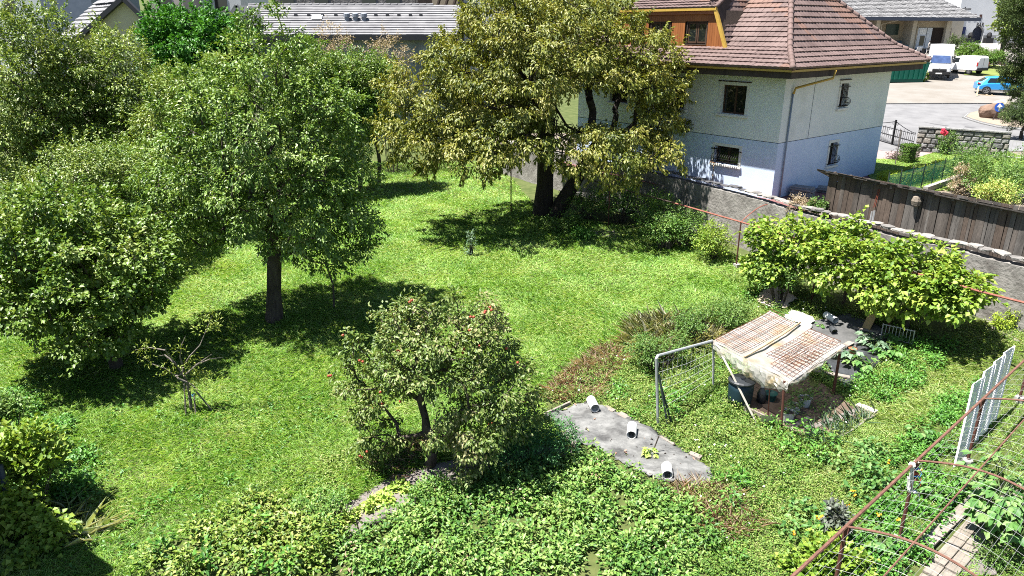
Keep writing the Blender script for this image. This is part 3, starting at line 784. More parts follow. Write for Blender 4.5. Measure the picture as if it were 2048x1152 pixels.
# broom leaning on the wall under the window
bp = AtPlane(1424, 372, HC - HV * 1.0, HV); btop = AtPlane(1428, 326, HC - HV * .08, HV); bp.z = 2.07
t = thing('broom', 'wooden broom leaning against the white wall below the barred window', 'broom', bp)
mb = MB(); mb.tube([bp + Vector((0, 0, .1)), btop], .02, 6); mb.build('handle', mat('pale_wood', (.30, .22, .13), (.38, .29, .18), .7, 5), t)
mb = MB(); mb.box((-.24, -.05, 0), (.24, .05, .12), Frame(bp + Vector((0, 0, .02)), HU, HV, (0, 0, 1))); mb.build('brush_head', M_DARKW, t)
mb = MB(); mb.bar(btop - HU * .3 + Vector((0, 0, -.02)), btop + HU * .25 + Vector((0, 0, .04)), .05, .04); mb.build('crosspiece', mat('orange_wood', (.42, .2, .09), None, .7), t)
# ------------------------------------------------------------------ side garden beyond the shed
LAWN2 = mat('clipped_lawn', (.10, .15, .025), (.17, .21, .05), .95, 1.2, .6, 30)
ysheet('side_lawn', [(1735, 350), (1740, 318), (1822, 320), (1876, 303), (2010, 302), (2100, 330), (2100, 375), (1790, 385), (1750, 372)], LAWN2, z=.03, th=.006)
M_CONC = mat('concrete', (.27, .26, .24), (.38, .37, .34), .95, 3, .3, 20)
# stone wall with separate blocks
M_GRAN = [mat('granite_block', (.15, .15, .15), (.30, .30, .295), .95, 5, .8, 14), mat('granite_block_dark', (.09, .09, .095), (.2, .2, .2), .95, 5, .8, 14), mat('granite_block_warm', (.2, .18, .16), (.32, .30, .27), .95, 5, .8, 14)]
s0, s1 = AtZ(1828, 303, YZ), AtZ(2012, 318, YZ); s0.z = s1.z = YZ
sd_ = (s1 - s0); SL = sd_.length; sd_.normalize(); sn = Vector((sd_.y, -sd_.x, 0))
if sn.y > 0: sn = -sn
sw = thing('stone_wall', 'low wall of rough grey granite blocks between the side lawn and the street', 'wall', s0)
fr = Frame(s0, sd_, -sn, (0, 0, 1)); z = 0; row = 0; WH = 1.5
mb = MB(); mb.box((.03, .05, -.2), (SL - .03, .35, WH - .03), fr); mb.build('mortar_core', mat('mortar', (.10, .098, .09), (.16, .155, .15), .95, 8), sw)
while z < WH - .05:
    h = min([.30, .26, .34, .28, .3, .3][row], WH - z); x = -.1 * (row % 2)
    while x < SL:
        w = rw.uniform(.34, .62); a, b = max(0, x + .012), min(SL, x + w - .012); x += w
        if b - a < .06: continue
        mb = MB(); pr = rw.uniform(.02, .07); y0 = .05
        mb.add([fr(a, y0, z + .012), fr(b, y0, z + .012), fr(b, y0, z + h - .012), fr(a, y0, z + h - .012), fr(a + .06, -pr, z + .06), fr(b - .05, -pr * .8, z + .055), fr(b - .06, -pr, z + h - .06), fr(a + .05, -pr * .7, z + h - .05)],
               [(0, 1, 5, 4), (1, 2, 6, 5), (2, 3, 7, 6), (3, 0, 4, 7), (4, 5, 6, 7)])
        mb.build('stone', rw.choice(M_GRAN), sw, fixn=False)
    z += h; row += 1
x = 0
while x < SL:
    w = rw.uniform(.6, .9); mb = MB(); mb.box((x, -.08, WH), (min(SL, x + w - .015), .42, WH + .1), fr); mb.build('coping', M_GRAN[0], sw, bevel=.015); x += w
# wrought-iron double gate
g0, g1 = AtZ(1738, 277, YZ), s0 + Vector((-.1, 0, 0)); g0.z = YZ; gd = (g1 - g0); GL = gd.length; gd.normalize(); gf = Frame(g0, gd, Vector((-gd.y, gd.x, 0)), (0, 0, 1))
gate = thing('iron_gate', 'black wrought-iron double gate with scrolled tops left of the stone wall', 'gate', g0)
def leaf_gate(a, b, flip):
    mb = MB(); n = 11
    top = lambda u: 1.15 + .42 * (u if not flip else 1 - u) ** 1.6
    mb.bar(gf(a, 0, .08), gf(b, 0, .08), .04); mb.bar(gf(a, 0, .62), gf(b, 0, .62), .035); mb.bar(gf(a, 0, 1.08), gf(b, 0, 1.08), .035)
    pts = [gf(a + (b - a) * i / 14, 0, top(i / 14)) for i in range(15)]; mb.tube(pts, .022, 5)
    for i in range(n + 1):
        u = i / n; x = a + (b - a) * u; mb.bar(gf(x, 0, .08), gf(x, 0, 1.08 + (.12 if i % 2 else 0)), .02)
        if i < n: mb.lathe([(.005, -.05), (.045, 0), (.005, .05)], gf(x + (b - a) / n / 2, 0, .62), 5); mb.bar(gf(x + (b - a) / n / 2, 0, .1), gf(x + (b - a) / n / 2, 0, .42), .016)
    c = b - .2 if not flip else a + .2
    sp = [gf(c + (.16 - .012 * i) * math.cos(.7 * i) * (1 if not flip else -1), 0, 1.42 + (.14 - .011 * i) * math.sin(.7 * i)) for i in range(12)]; mb.tube(sp, .014, 4)
    mb.build('gate_leaf', M_IRON, gate)
leaf_gate(0, GL * .55 - .05, False); leaf_gate(GL * .55 + .05, GL - .05, True)
mb = MB(); mb.box((GL * .55 - .045, -.05, 0), (GL * .55 + .045, .05, 1.68), gf); mb.build('meeting_post', M_IRON, gate)
mb = MB(); mb.box((GL * .55 - .5, -.06, .72), (GL * .55 - .18, -.045, .95), gf); mb.build('notice', mat('white_sign', (.8, .8, .78), None, .6), gate)
# low white rail fence at far right of the stone wall
t = thing('wire_fence', 'pale wire fence right of the granite wall', 'fence', s1)
mb = MB(); e = s1 + sd_ * 3.5
for i in range(19): p = s1 + sd_ * (.15 + 3.3 * i / 18); mb.tube([p, p + Vector((0, 0, 1.15))], .012, 4)
for z in (.15, .6, 1.1): mb.tube([s1 + Vector((0, 0, z)), e + Vector((0, 0, z))], .014, 4)
mb.build('bars', mat('pale_metal', (.45, .45, .45), None, .6), t)
# green net fence on a small retaining wall
nf = [AtZ(1770, 398, YZ), AtZ(1850, 374, YZ), AtZ(1905, 356, YZ), AtZ(1932, 345, YZ)]
for p in nf: p.z = YZ
net = thing('net_fence', 'green wire-net fence on thin posts above a short concrete wall', 'fence', nf[0])
M_NET = sheetmat('green_net', (.012, .16, .10), (.02, .26, .17), alpha=.72, trans=.3, rough=.6, scale=6)
tn = sum((b - a).length for a, b in zip(nf[:-1], nf[1:])); NN = 8
for i in range(NN):
    p, d = along(nf, tn * i / NN); q, _ = along(nf, tn * (i + 1) / NN); mb = MB(); vs_ = []
    for j in range(7):
        for k in range(5): vs_.append(p + (q - p) * (j / 6) + Vector((rw.uniform(-.02, .02), rw.uniform(-.03, .03), .15 + .95 * k / 4 + rw.uniform(-.03, .03))))
    mb.add(vs_, [(j * 5 + k, (j + 1) * 5 + k, (j + 1) * 5 + k + 1, j * 5 + k + 1) for j in range(6) for k in range(4)]); mb.build('net_panel', M_NET, net, fixn=False)
for i in range(NN + 1):
    p, _ = along(nf, tn * i / NN); mb = MB(); mb.tube([p - Vector((0, 0, .1)), p + Vector((0, 0, 1.22))], .03, 5); mb.build('post', mat('dark_post', (.03, .05, .045), None, .7) if i == 0 else bpy.data.materials['dark_post'], net)
mb = MB(); a, b = AtZ(1848, 392, 1.9), AtZ(1920, 366, 1.9); a.z = b.z = 1.5; mb.bar(a + Vector((0, 0, .4)), b + Vector((0, 0, .4)), .22, .9)
tag(mb.build('retaining_wall', M_CONC), 'short plain concrete wall below the green net fence', 'wall')
# boulder and blue arrow sign on the island
p = S(1977, 237); rb = np.random.default_rng(3)
def rock(name, label, p, r, seed, m, cat='rock', sq=(1, .8, .75), group=None):
    import bmesh
    bm = bmesh.new(); bmesh.ops.create_icosphere(bm, subdivisions=3, radius=1); rg = np.random.default_rng(seed); dirs = rdir(rg, 14); off = .62 + .3 * rg.random(14)
    for v in bm.verts:
        n_ = np.array(v.co); s_ = 1.0
        for d_, o_ in zip(dirs, off):
            k_ = n_ @ d_
            if k_ > 0: s_ = min(s_, o_ / k_)
        v.co = Vector(n_ * s_ * (1 + .03 * math.sin(9 * n_[0] + 7 * n_[1]))); v.co.x *= r * sq[0]; v.co.y *= r * sq[1]; v.co.z *= r * sq[2]
    bm.transform(Matrix.Translation(p + Vector((0, 0, r * sq[2] * .5)))); me = bpy.data.meshes.new(name); bm.to_mesh(me); bm.free(); me.materials.append(m); o = link(name, me)
    return tag(o, label, cat, group)
rock('boulder', 'large brown boulder on the roundabout island beside the arrow sign', S(1977, 238), 1.0, 3, mat('brown_rock', (.13, .08, .055), (.24, .16, .12), .9, 1.5, .8, 4), sq=(1.1, .8, 1.0))
rock('boulder', 'pale cream boulder behind the arrow sign near the pine', S(2001, 222), .8, 5, mat('pale_rock', (.4, .34, .27), (.5, .44, .36), .9, 1.5, .8, 4), sq=(1.2, .8, .8))
sp = S(1984, 243); sg = thing('arrow_sign', 'round blue traffic sign with white arrow on a leaning dark post', 'sign', sp)
tp_ = sp + Vector((.3, .0, 1.15)); mb = MB(); mb.tube([sp, tp_ + Vector((.1, 0, .3))], .05, 6); mb.build('post', M_DARKW, sg)
mb = MB(); fr = Frame(tp_ + Vector((-.02, -.1, -.02)), (.75, -.55, .12), (-.15, 0, 1), (-.55, -.8, 0)); mb.lathe([(.02, .0), (.36, .0), (.36, .03), (.02, .03)], n=20, fr=fr); mb.build('disc', mat('sign_blue', (.02, .11, .55), None, .4), sg)
mb = MB(); mb.add([fr(-.05, -.3, .036), fr(.07, -.3, .036), fr(.07, .02, .036), fr(.22, .02, .036), fr(.01, .32, .036), fr(-.2, .02, .036), fr(-.05, .02, .036)], [(0, 1, 2, 3, 4, 5, 6)]); mb.build('arrow', bpy.data.materials['white_sign'], sg)
# ------------------------------------------------------------------ street vehicles
M_WHITE = mat('white_car_paint', (.80, .80, .80), None, .3, spec=.5)
M_BLACKP = mat('black_plastic', (.02, .02, .022), None, .55)
M_RUBBER = mat('tyre_rubber', (.018, .018, .018), None, .9)
M_RIM = mat('wheel_rim', (.30, .30, .31), None, .4, metal=.6)
M_LAMP = mat('lamp_glass', (.65, .66, .68), None, .12, spec=.7)
M_RED = mat('red_lamp', (.45, .02, .02), None, .25)
def loft(mb, secs, fr=WF):
    """sections along x: (x, [(y,z)...]) with equal counts, capped"""
    n = len(secs[0][1]); vs_ = [fr(x, y, z) for x, p in secs for y, z in p]; fs = []
    for i in range(len(secs) - 1):
        for k in range(n):
            a = i * n + k; b = i * n + (k + 1) % n; fs.append((a, b, b + n, a + n))
    fs.append(tuple(range(n - 1, -1, -1))); fs.append(tuple(range((len(secs) - 1) * n, len(secs) * n)))
    return mb.add(vs_, fs)
def rsec(w0, w1, z0, z1, r=.08):                         # body cross-section, narrower at the top
    return [(-w0 + r, z0), (-w0, z0 + r), (-w0, (z0 + z1) * .5), (-w1, z1 - r), (-w1 + r, z1), (w1 - r, z1), (w1, z1 - r), (w0, (z0 + z1) * .5), (w0, z0 + r), (w0 - r, z0)]
def wheel(parent, x, y, r, w=.2):
    fr = Frame((x, y, r), (1, 0, 0), (0, 0, 1), (0, 1 if y > 0 else -1, 0)); mb = MB()
    mb.lathe([(r * .6, -w / 2), (r * .94, -w / 2), (r, -w / 2 + .04), (r, w / 2 - .04), (r * .94, w / 2), (r * .6, w / 2)], n=18, fr=fr); t = mb.build('wheel', M_RUBBER, parent, smooth=False)
    mb = MB(); mb.lathe([(.01, w / 2 - .05), (r * .62, w / 2 - .03), (r * .64, w / 2 + .004), (r * .56, w / 2 + .004), (r * .5, w / 2 - .02), (.08, w / 2 + .0), (.01, w / 2 + .01)], n=18, fr=fr, cap=False)
    for k in range(5):
        a = 2 * math.pi * k / 5; mb.bar(fr(.05 * math.cos(a), .05 * math.sin(a), w / 2), fr(r * .58 * math.cos(a), r * .58 * math.sin(a), w / 2), .07, .02, up=fr.z)
    mb.build('rim', M_RIM, t)
def settle(t, p, deg):
    t.location = p; t.rotation_euler = (math.atan(.07) * math.cos(R(deg)) * 0, 0, R(deg))
# box van, front towards -x locally
v = thing('box_van', 'white box van with a high square body facing the camera on the forecourt', 'van')
mb = MB(); loft(mb, [(-2.95, rsec(.86, .82, .42, 1.02)), (-2.75, rsec(.97, .93, .36, 1.16)), (-2.05, rsec(1.0, .94, .34, 1.34)), (-1.45, rsec(1.0, .84, .34, 2.08)), (-1.1, rsec(1.0, .84, .34, 2.26)), (-.35, rsec(1.0, .86, .34, 2.32))]); mb.build('cab', M_WHITE, v, bevel=.02)
mb = MB(); loft(mb, [(-.95, [(-1.02, 2.02), (-1.02, 2.3), (-.98, 2.62), (0, 2.66), (.98, 2.62), (1.02, 2.3), (1.02, 2.02)]), (-.35, [(-1.06, .72), (-1.06, 2.4), (-1.02, 3.02), (0, 3.05), (1.02, 3.02), (1.06, 2.4), (1.06, .72)]), (3.2, [(-1.06, .72), (-1.06, 2.4), (-1.04, 3.05), (0, 3.08), (1.04, 3.05), (1.06, 2.4), (1.06, .72)])]); mb.build('box_body', M_WHITE, v)
mb = MB(); mb.add([(-2.06, -.88, 1.37), (-2.06, .88, 1.37), (-1.42, .76, 2.1), (-1.42, -.76, 2.1), (-2.1, -.84, 1.41), (-2.1, .84, 1.41), (-1.46, .73, 2.1), (-1.46, -.73, 2.1)], [(4, 5, 6, 7), (0, 1, 5, 4), (1, 2, 6, 5), (2, 3, 7, 6), (3, 0, 4, 7)]); mb.build('windscreen', mat('windscreen_glass', (.03, .05, .12), (.06, .10, .22), .05, 1.5, spec=.9), v)
mb = MB(); mb.box((-3.02, -.88, .36), (-2.74, .88, .66)); mb.box((-3.03, -.6, .66), (-2.8, .6, .9)); mb.box((-2.9, -.98, .4), (-2.55, -.86, .62)); mb.box((-2.9, .86, .4), (-2.55, .98, .62)); mb.build('bumper_grille', M_BLACKP, v, bevel=.03)
for s in (-1, 1):
    mb = MB(); mb.add([(-2.93, s * .6, .78), (-2.8, s * .95, .8), (-2.72, s * .95, 1.0), (-2.9, s * .6, .92), (-2.86, s * .6, .78), (-2.7, s * .93, .8), (-2.62, s * .93, 1.0), (-2.8, s * .6, .92)], [(0, 1, 2, 3), (4, 5, 6, 7), (0, 1, 5, 4), (3, 2, 6, 7), (0, 3, 7, 4), (1, 2, 6, 5)]); mb.build('headlight', M_LAMP, v)
    mb = MB(); mb.box((-1.85, s * 1.04, 1.42), (-1.72, s * 1.24, 1.78)); mb.bar((-1.75, s * .94, 1.45), (-1.78, s * 1.1, 1.5), .06); mb.build('mirror', M_BLACKP, v, bevel=.03)
    mb = MB(); mb.add([(-1.9, s * 1.003, 1.36), (-.75, s * 1.003, 1.36), (-.75, s * .93, 2.02), (-1.4, s * .93, 2.02)], [(0, 1, 2, 3)]); mb.build('side_window', M_GLASS, v)
mb = MB(); mb.box((-3.045, -.27, .42), (-3.022, .27, .54)); mb.build('number_plate', bpy.data.materials['white_sign'], v)
mb = MB(); fr = Frame((-3.04, 0, .86), (0, 1, 0), (0, 0, 1), (-1, 0, 0)); mb.add([fr(0, .13, 0), fr(.08, 0, 0), fr(0, -.13, 0), fr(-.08, 0, 0), fr(0, .07, .01), fr(.04, 0, .01), fr(0, -.07, .01), fr(-.04, 0, .01)], [(0, 1, 5, 4), (1, 2, 6, 5), (2, 3, 7, 6), (3, 0, 4, 7)]); mb.build('badge', M_RIM, v)
mb = MB(); mb.bar((-2.99, -.5, .74), (-3.0, .5, .74), .03); mb.bar((-2.99, -.55, .83), (-3.0, .55, .83), .03); mb.build('grille_strip', M_RIM, v)
for x, y in ((-2.15, .86), (-2.15, -.86), (1.7, .9), (1.7, -.9)): wheel(v, x, y, .35)
v.scale = (1.14,) * 3; settle(v, S(1874, 154), 62)
v.location.z = Sz(v.location.y) + .02
# small van seen from behind
v2 = thing('small_van', 'small white panel van seen from its rear beside the box van', 'van')
mb = MB(); loft(mb, [(-2.15, rsec(.80, .72, .5, .95)), (-1.95, rsec(.88, .78, .36, 1.05)), (-1.15, rsec(.91, .82, .34, 1.2)), (-.5, rsec(.91, .74, .34, 1.76)), (.2, rsec(.91, .76, .34, 1.86)), (1.9, rsec(.91, .78, .36, 1.86)), (2.15, rsec(.90, .76, .40, 1.78)), (2.22, rsec(.88, .72, .5, 1.66))]); mb.build('body', M_WHITE, v2, bevel=.02)
mb = MB(); mb.box((2.05, -.88, .38), (2.3, .88, .66)); mb.build('rear_bumper', M_BLACKP, v2, bevel=.03)
for s in (-1, 1):
    mb = MB(); mb.box((2.12, s * .88 - .06, .85), (2.235, s * .88 + .04, 1.25)); mb.build('rear_lamp', M_RED, v2)
    mb = MB(); mb.add([(-1.0, s * .905, 1.18), (.05, s * .905, 1.18), (.05, s * .80, 1.66), (-.55, s * .80, 1.66)], [(0, 1, 2, 3)]); mb.build('side_window', M_GLASS, v2)
mb = MB(); mb.box((2.222, -.015, .7), (2.232, .015, 1.65)); mb.build('door_seam', M_BLACKP, v2)
mb = MB(); mb.box((2.225, -.3, .78), (2.24, .22, .9)); mb.build('number_plate', bpy.data.materials['white_sign'], v2)
for x, y in ((-1.35, .8), (-1.35, -.8), (1.35, .8), (1.35, -.8)): wheel(v2, x, y, .33)
v2.scale = (1.08,) * 3; settle(v2, S(1923, 147), -66); v2.location.z = Sz(v2.location.y) + .02
# blue crossover, mostly behind the pine
v3 = thing('blue_car', 'bright blue hatchback parked behind the pine and a broken pallet', 'car')
M_BLUE = mat('blue_car_paint', (.03, .30, .68), None, .25, spec=.6)
mb = MB(); loft(mb, [(-2.1, rsec(.72, .68, .5, .92)), (-1.85, rsec(.86, .80, .34, 1.0)), (-.95, rsec(.9, .84, .3, 1.06)), (-.3, rsec(.9, .66, .3, 1.5)), (.5, rsec(.9, .66, .3, 1.58)), (1.3, rsec(.9, .64, .32, 1.5)), (1.85, rsec(.88, .70, .36, 1.12)), (2.1, rsec(.8, .72, .48, 1.0))]); mb.build('body', M_BLUE, v3, bevel=.03)
for s in (-1, 1):
    mb = MB(); mb.add([(-.75, s * .86, 1.06), (1.35, s * .87, 1.06), (1.15, s * .70, 1.42), (-.2, s * .71, 1.42)], [(0, 1, 2, 3)]); mb.build('side_window', M_GLASS, v3)
    mb = MB(); mb.box((1.86, s * .72 - .14, .92), (2.06, s * .72 + .14, 1.04)); mb.build('tail_lamp', M_RED, v3)
    mb = MB(); mb.box((-1.9, s * .895 - .01, .3), (1.9, s * .895 + .02, .46)); mb.build('side_skirt', mat('grey_skirt', (.2, .2, .2), None, .7), v3)
mb = MB(); mb.add([(1.34, -.6, 1.47), (1.34, .6, 1.47), (1.86, .68, 1.13), (1.86, -.68, 1.13)], [(0, 1, 2, 3)]); mb.build('rear_window', M_GLASS, v3)
for x, y in ((-1.3, .82), (-1.3, -.82), (1.3, .82), (1.3, -.82)): wheel(v3, x, y, .37)
v3.scale = (1.08,) * 3; settle(v3, S(2000, 189), 158); v3.location.z = Sz(v3.location.y) + .02
# pallet wreck by the car
pl = S(1965, 192); t = thing('broken_pallet', 'broken pale timber frame leaning by the blue car', 'timber', pl)
M_PALE = mat('pale_timber', (.50, .38, .24), (.60, .48, .33), .8, 5, .1)
for a, b in (((1953, 193), (1957, 174)), ((1957, 176), (1984, 191)), ((1957, 176), (1998, 182)), ((1953, 190), (1990, 193)), ((1972, 184), (1992, 182)), ((1956, 186), (1975, 191))):
    p, q = S(*a), S(*b)
    q = AtY(b[0], b[1], p.y + .3) if b[1] < 186 else q
    mb = MB(); mb.bar(p + Vector((0, 0, .05)), q + Vector((0, 0, .05)), .13, .05); mb.build('plank', M_PALE, t)
mb = MB(); mb.lathe([(.13, 0), (.13, 1.0), (.05, 1.08)], S(2027, 197), 8); tag(mb.build('bollard', M_BLACKP), 'dark bollard beside the front wheel of the blue car', 'bollard')
# green skip
p = S(1790, 163); t = thing('green_skip', 'green ribbed steel skip half hidden behind the house corner', 'skip', p)
M_GREEN = mat('green_steel', (.01, .20, .12), (.015, .25, .155), .5, 2, .05)
fr = rotz(p, 8); mb = MB(); mb.prism([(-3.0, .25), (2.6, .25), (3.0, 2.0), (-3.0, 2.0)], -1.1, 1.1, fr); mb.build('tub', M_GREEN, t)
for i in range(10):
    mb = MB(); mb.box((-2.8 + i * .58, -1.2, .3), (-2.68 + i * .58, -1.1, 2.0), fr); mb.build('rib', M_GREEN, t)
mb = MB(); mb.box((-3.05, -1.24, 1.9), (3.05, -1.1, 2.04), fr); mb.box((-2.8, -1.14, .0), (2.5, -1.0, .28), fr); mb.build('rim', mat('dark_green_steel', (.006, .09, .06), None, .6), t)

# ------------------------------------------------------------------ the station-like hall and the bar
M_BEIGE = mat('beige_render', (.38, .31, .21), (.47, .39, .27), .9, .5, .2, 40)
M_BEIGE2 = mat('pale_beige_render', (.52, .46, .36), (.60, .54, .43), .9, .5, .2, 40)
M_GTILE = mat('grey_roof_tile', (.15, .15, .155), (.26, .26, .265), .85, 1.3, .4, 12)
M_BLUEB = mat('blue_plinth', (.10, .17, .20), (.15, .23, .27), .9, 1)
M_NAVY = mat('navy_board', (.015, .025, .10), None, .6)
hall = thing('hall_building', 'long beige hall with a wide grey tiled roof behind the parked vans', 'building', (60, 112, Sz(112)))
hz = Sz(112)
e0 = AtY(1600, 32, 110); e1 = AtY(1962, 36, 110.0)
W0 = AtY(1640, 100, 112); W1 = AtY(1888, 108, 112)
hd = (Vector((W1.x, W1.y, 0)) - Vector((W0.x, W0.y, 0))); HLn = hd.length; hd.normalize(); hfr = Frame((W0.x, W0.y, hz), hd, Vector((-hd.y, hd.x, 0)), (0, 0, 1))
wz = e0.z - hz - .1
def hx(px, py=80): q = AtY(px, py, 112); return (q - hfr.o).dot(hd)
mb = MB(); mb.box((0, 2.6, -.3), (hx(1832), 2.8, wz), hfr); mb.box((hx(1832), .4, -.3), (HLn, .6, wz), hfr); mb.box((hx(1832) - .15, .4, -.3), (hx(1832), 2.8, wz), hfr); mb.build('back_wall', M_BEIGE, hall)
for px in (1680, 1752, 1825):
    x = hx(px); mb = MB(); mb.box((x - .3, 0, -.3), (x + .3, 2.6, wz), hfr); mb.build('pier', M_BEIGE2, hall)
    mb = MB(); mb.tube([hfr(x + .45, -.1, 0), hfr(x + .45, -.1, wz - 1.0), hfr(x + 3.0, -1.4, wz - .25)], .06, 5); mb.build('rainwater_pipe', M_BEIGE2, hall)
x = hx(1885); mb = MB(); mb.box((HLn - .5, -.2, -.5), (HLn + .2, 4.5, wz), hfr); mb.build('pier', M_BEIGE2, hall)
a, b = hx(1862), hx(1880); mb = MB(); mb.box((a, .3, -.4), (b + .4, .39, wz - 1.5), hfr); mb.build('dark_passage', mat('dark_passage', (.03, .02, .015), None, .9), hall)
mb = MB(); mb.box((hx(1835), .25, .5), (hx(1852), .38, wz - 1.5), hfr); mb.box((hx(1853.5), .25, .5), (hx(1863), .38, wz - 1.5), hfr); mb.build('shop_panel', mat('white_shop_panel', (.62, .66, .70), (.7, .73, .76), .7, 1), hall)
mb = MB(); mb.box((hx(1841), .2, .9), (hx(1850), .248, wz - 2.6), hfr); mb.build('shop_door', M_GLASS, hall)
mb = MB(); mb.box((hx(1838), .2, wz - 2.35), (hx(1851), .248, wz - 1.7), hfr); mb.build('shop_sign', bpy.data.materials['white_sign'], hall)
mb = MB(); mb.box((hx(1833), -.2, .1), (hx(1866), .24, .5), hfr); mb.build('step', M_NAVY, hall)
mb = MB(); mb.box((hx(1785), 2.5, wz - 2.5), (hx(1811), 2.598, wz - 1.0), hfr); mb.build('window', mat('grey_green_glass', (.03, .055, .05), (.05, .08, .06), .2, 1), hall)
mb = MB(); mb.box((hx(1790), 2.45, wz - 3.35), (hx(1803), 2.598, wz - 3.1), hfr); mb.build('wall_lamp', bpy.data.materials['white_sign'], hall)
mb = MB(); mb.box((hx(1738), 2.45, wz - 1.6), (hx(1742), 2.598, wz - .9), hfr); mb.build('vent', M_BLACKP, hall)
mb = MB(); mb.box((hx(1752) + .3, 2.3, -.3), (hx(1825) - .3, 2.598, 1.55), hfr); mb.box((hx(1780), .2, -.3), (hx(1830), .6, .95), hfr); mb.build('plinth', M_BLUEB, hall)
# roof: sloping up and away, tile rows as real steps
e1b = Vector((e1.x, 110, e1.z)); e0b = Vector((e0.x - 12, 110, e0.z)); up = Vector((0, 9, 4.4))
mb = MB(); mb.bar(e0b + Vector((0, 0, -.2)), e1b + Vector((0, 0, -.2)), .25, .45); mb.build('gutter', mat('slate_gutter', (.05, .06, .09), None, .5), hall)
mb = MB(); rows = 22; Lr = (e1b - e0b); nrm_ = Vector((0, -4.4, 9)).normalized()
for k in range(rows):
    f0, f1 = k / rows, (k + 1) / rows; R0 = e1b - Vector((3.2, 0, 0)) * f0 * 1.6; n_ = 70; off = rw.uniform(0, 1)
    for i in range(n_):
        u0, u1 = i / n_, (i + 1) / n_ - .001; a = e0b + (R0 - e0b) * u0 + up * f0; b = e0b + (R0 - e0b) * u1 + up * f0; h = nrm_ * rw.uniform(.05, .12)
        mb.add([a + h, b + h, b + up * (f1 - f0) * 1.05 + h * .1, a + up * (f1 - f0) * 1.05 + h * .1, a - nrm_ * .03, b - nrm_ * .03], [(0, 1, 2, 3), (4, 5, 1, 0)])
tag(mb.build('roof_tiles', M_GTILE, hall, fixn=False), kind='stuff')
mb = MB(); mb.add([e0b - nrm_ * .05, e1b - nrm_ * .05, e1b - Vector((5.1, 0, 0)) + up - nrm_ * .05, e0b + up - nrm_ * .05, e0b + Vector((0, 9, -.1)), e1b + Vector((0, 9, -.1))], [(0, 1, 2, 3), (0, 4, 5, 1), (1, 5, 2)]); mb.build('roof', M_GTILE, hall, fixn=False)
mb = MB(); q = e1b - Vector((9.5, 0, 0)) + up * .8; mb.prism([(-1.6, 0), (1.6, 0), (.0, 1.5)], -1, 3, Frame(q, (1, 0, 0), (0, 1, 0), (0, 0, 1))); mb.build('dormer', M_NAVY, hall)
# white bar building further up
bz = Sz(126); bar = thing('bar_building', 'white building lettered BAR above a dark arched doorway', 'building', (78, 126, bz))
M_BARW = mat('white_bar_wall', (.66, .67, .69), (.74, .75, .77), .9, .6, .15, 30)
b0 = AtY(1908, 80, 126); b1 = AtY(1990, 80, 126); bfr = Frame((b0.x, 126, bz), (1, 0, 0), (0, 1, 0), (0, 0, 1)); bw_ = b1.x - b0.x
def bx(px): return AtY(px, 60, 126).x - b0.x
def bzz(py): return AtY(1955, py, 126).z - bz
mb = MB(); ac, ar, az = bx(1957), .95, bzz(65)
# wall with an arched opening: fan of quads
top_ = 8.5
arch = [(ac - ar, 0), (ac - ar, az)] + [(ac - ar * math.cos(math.pi * i / 10), az + ar * math.sin(math.pi * i / 10)) for i in range(1, 10)] + [(ac + ar, az), (ac + ar, 0)]
mb.quad(bfr(0, 0, -.5), bfr(ac - ar, 0, -.5), bfr(ac - ar, 0, top_), bfr(0, 0, top_)); mb.quad(bfr(ac + ar, 0, -.5), bfr(bw_ + 6, 0, -.5), bfr(bw_ + 6, 0, top_), bfr(ac + ar, 0, top_))
for (x0, z0), (x1, z1) in zip(arch[1:-2], arch[2:-1]): mb.quad(bfr(x0, 0, z0), bfr(x1, 0, z1), bfr(x1, 0, top_), bfr(x0, 0, top_))
for (x0, z0), (x1, z1) in zip(arch[:-1], arch[1:]): mb.quad(bfr(x0, 0, z0), bfr(x1, 0, z1), bfr(x1, .6, z1), bfr(x0, .6, z0))
mb.quad(bfr(0, 0, -.5), bfr(0, 10, -.5), bfr(0, 10, top_), bfr(0, 0, top_)); mb.build('front_wall', M_BARW, bar, fixn=False)
mb = MB(); mb.add([bfr(x, .55, z) for x, z in arch], [tuple(range(len(arch)))]); mb.build('door', mat('dark_blue_door', (.015, .02, .045), None, .5), bar, fixn=False)
mb = MB(); mb.box((0, -.08, -.5), (ac - ar - .02, 0, 1.25), bfr); mb.box((ac + ar + .02, -.08, -.5), (bw_, 0, 1.25), bfr); mb.build('plinth', mat('grey_plinth', (.26, .27, .28), (.32, .33, .34), .9, 2), bar)
mb = MB(); mb.box((bx(1923), -.05, bzz(73)), (bx(1931), -.004, bzz(54)), bfr); mb.build('window', M_NAVY, bar)
for px in (1930, 1942, 1953): 
    mb = MB(); mb.box((bx(px), -.05, bzz(38)), (bx(px + 5), -.004, bzz(29)), bfr); mb.build('window', mat('red_brown_window', (.09, .04, .03), None, .7), bar)
fc = bpy.data.curves.new('bar_letters', 'FONT'); fc.body = 'BAR'; fc.size = 1.0; fc.extrude = .03; fc.align_x = 'CENTER'; fc.space_character = 1.05
fo = bpy.data.objects.new('bar_letters', fc); COL.objects.link(fo); fo.parent = bar; fc.materials.append(M_BLACKP)
fo.location = bfr(bx(1958), -.05, bzz(54)) - bar.location; fo.rotation_euler = (R(90), 0, 0); fo.scale = (.66, 1, 1)
bpy.context.view_layer.update(); fm_ = bpy.data.meshes.new_from_object(fo.evaluated_get(bpy.context.evaluated_depsgraph_get())); fm_.transform(fo.matrix_basis)
bpy.data.objects.remove(fo); fo = bpy.data.objects.new('lettering', fm_); COL.objects.link(fo); fo.parent = bar
mb = MB(); mb.tube([bfr(bx(1920), -.1, 0), bfr(bx(1920) + .1, -.1, 5.6)], .07, 5); mb.build('downpipe', M_BLACKP, bar)
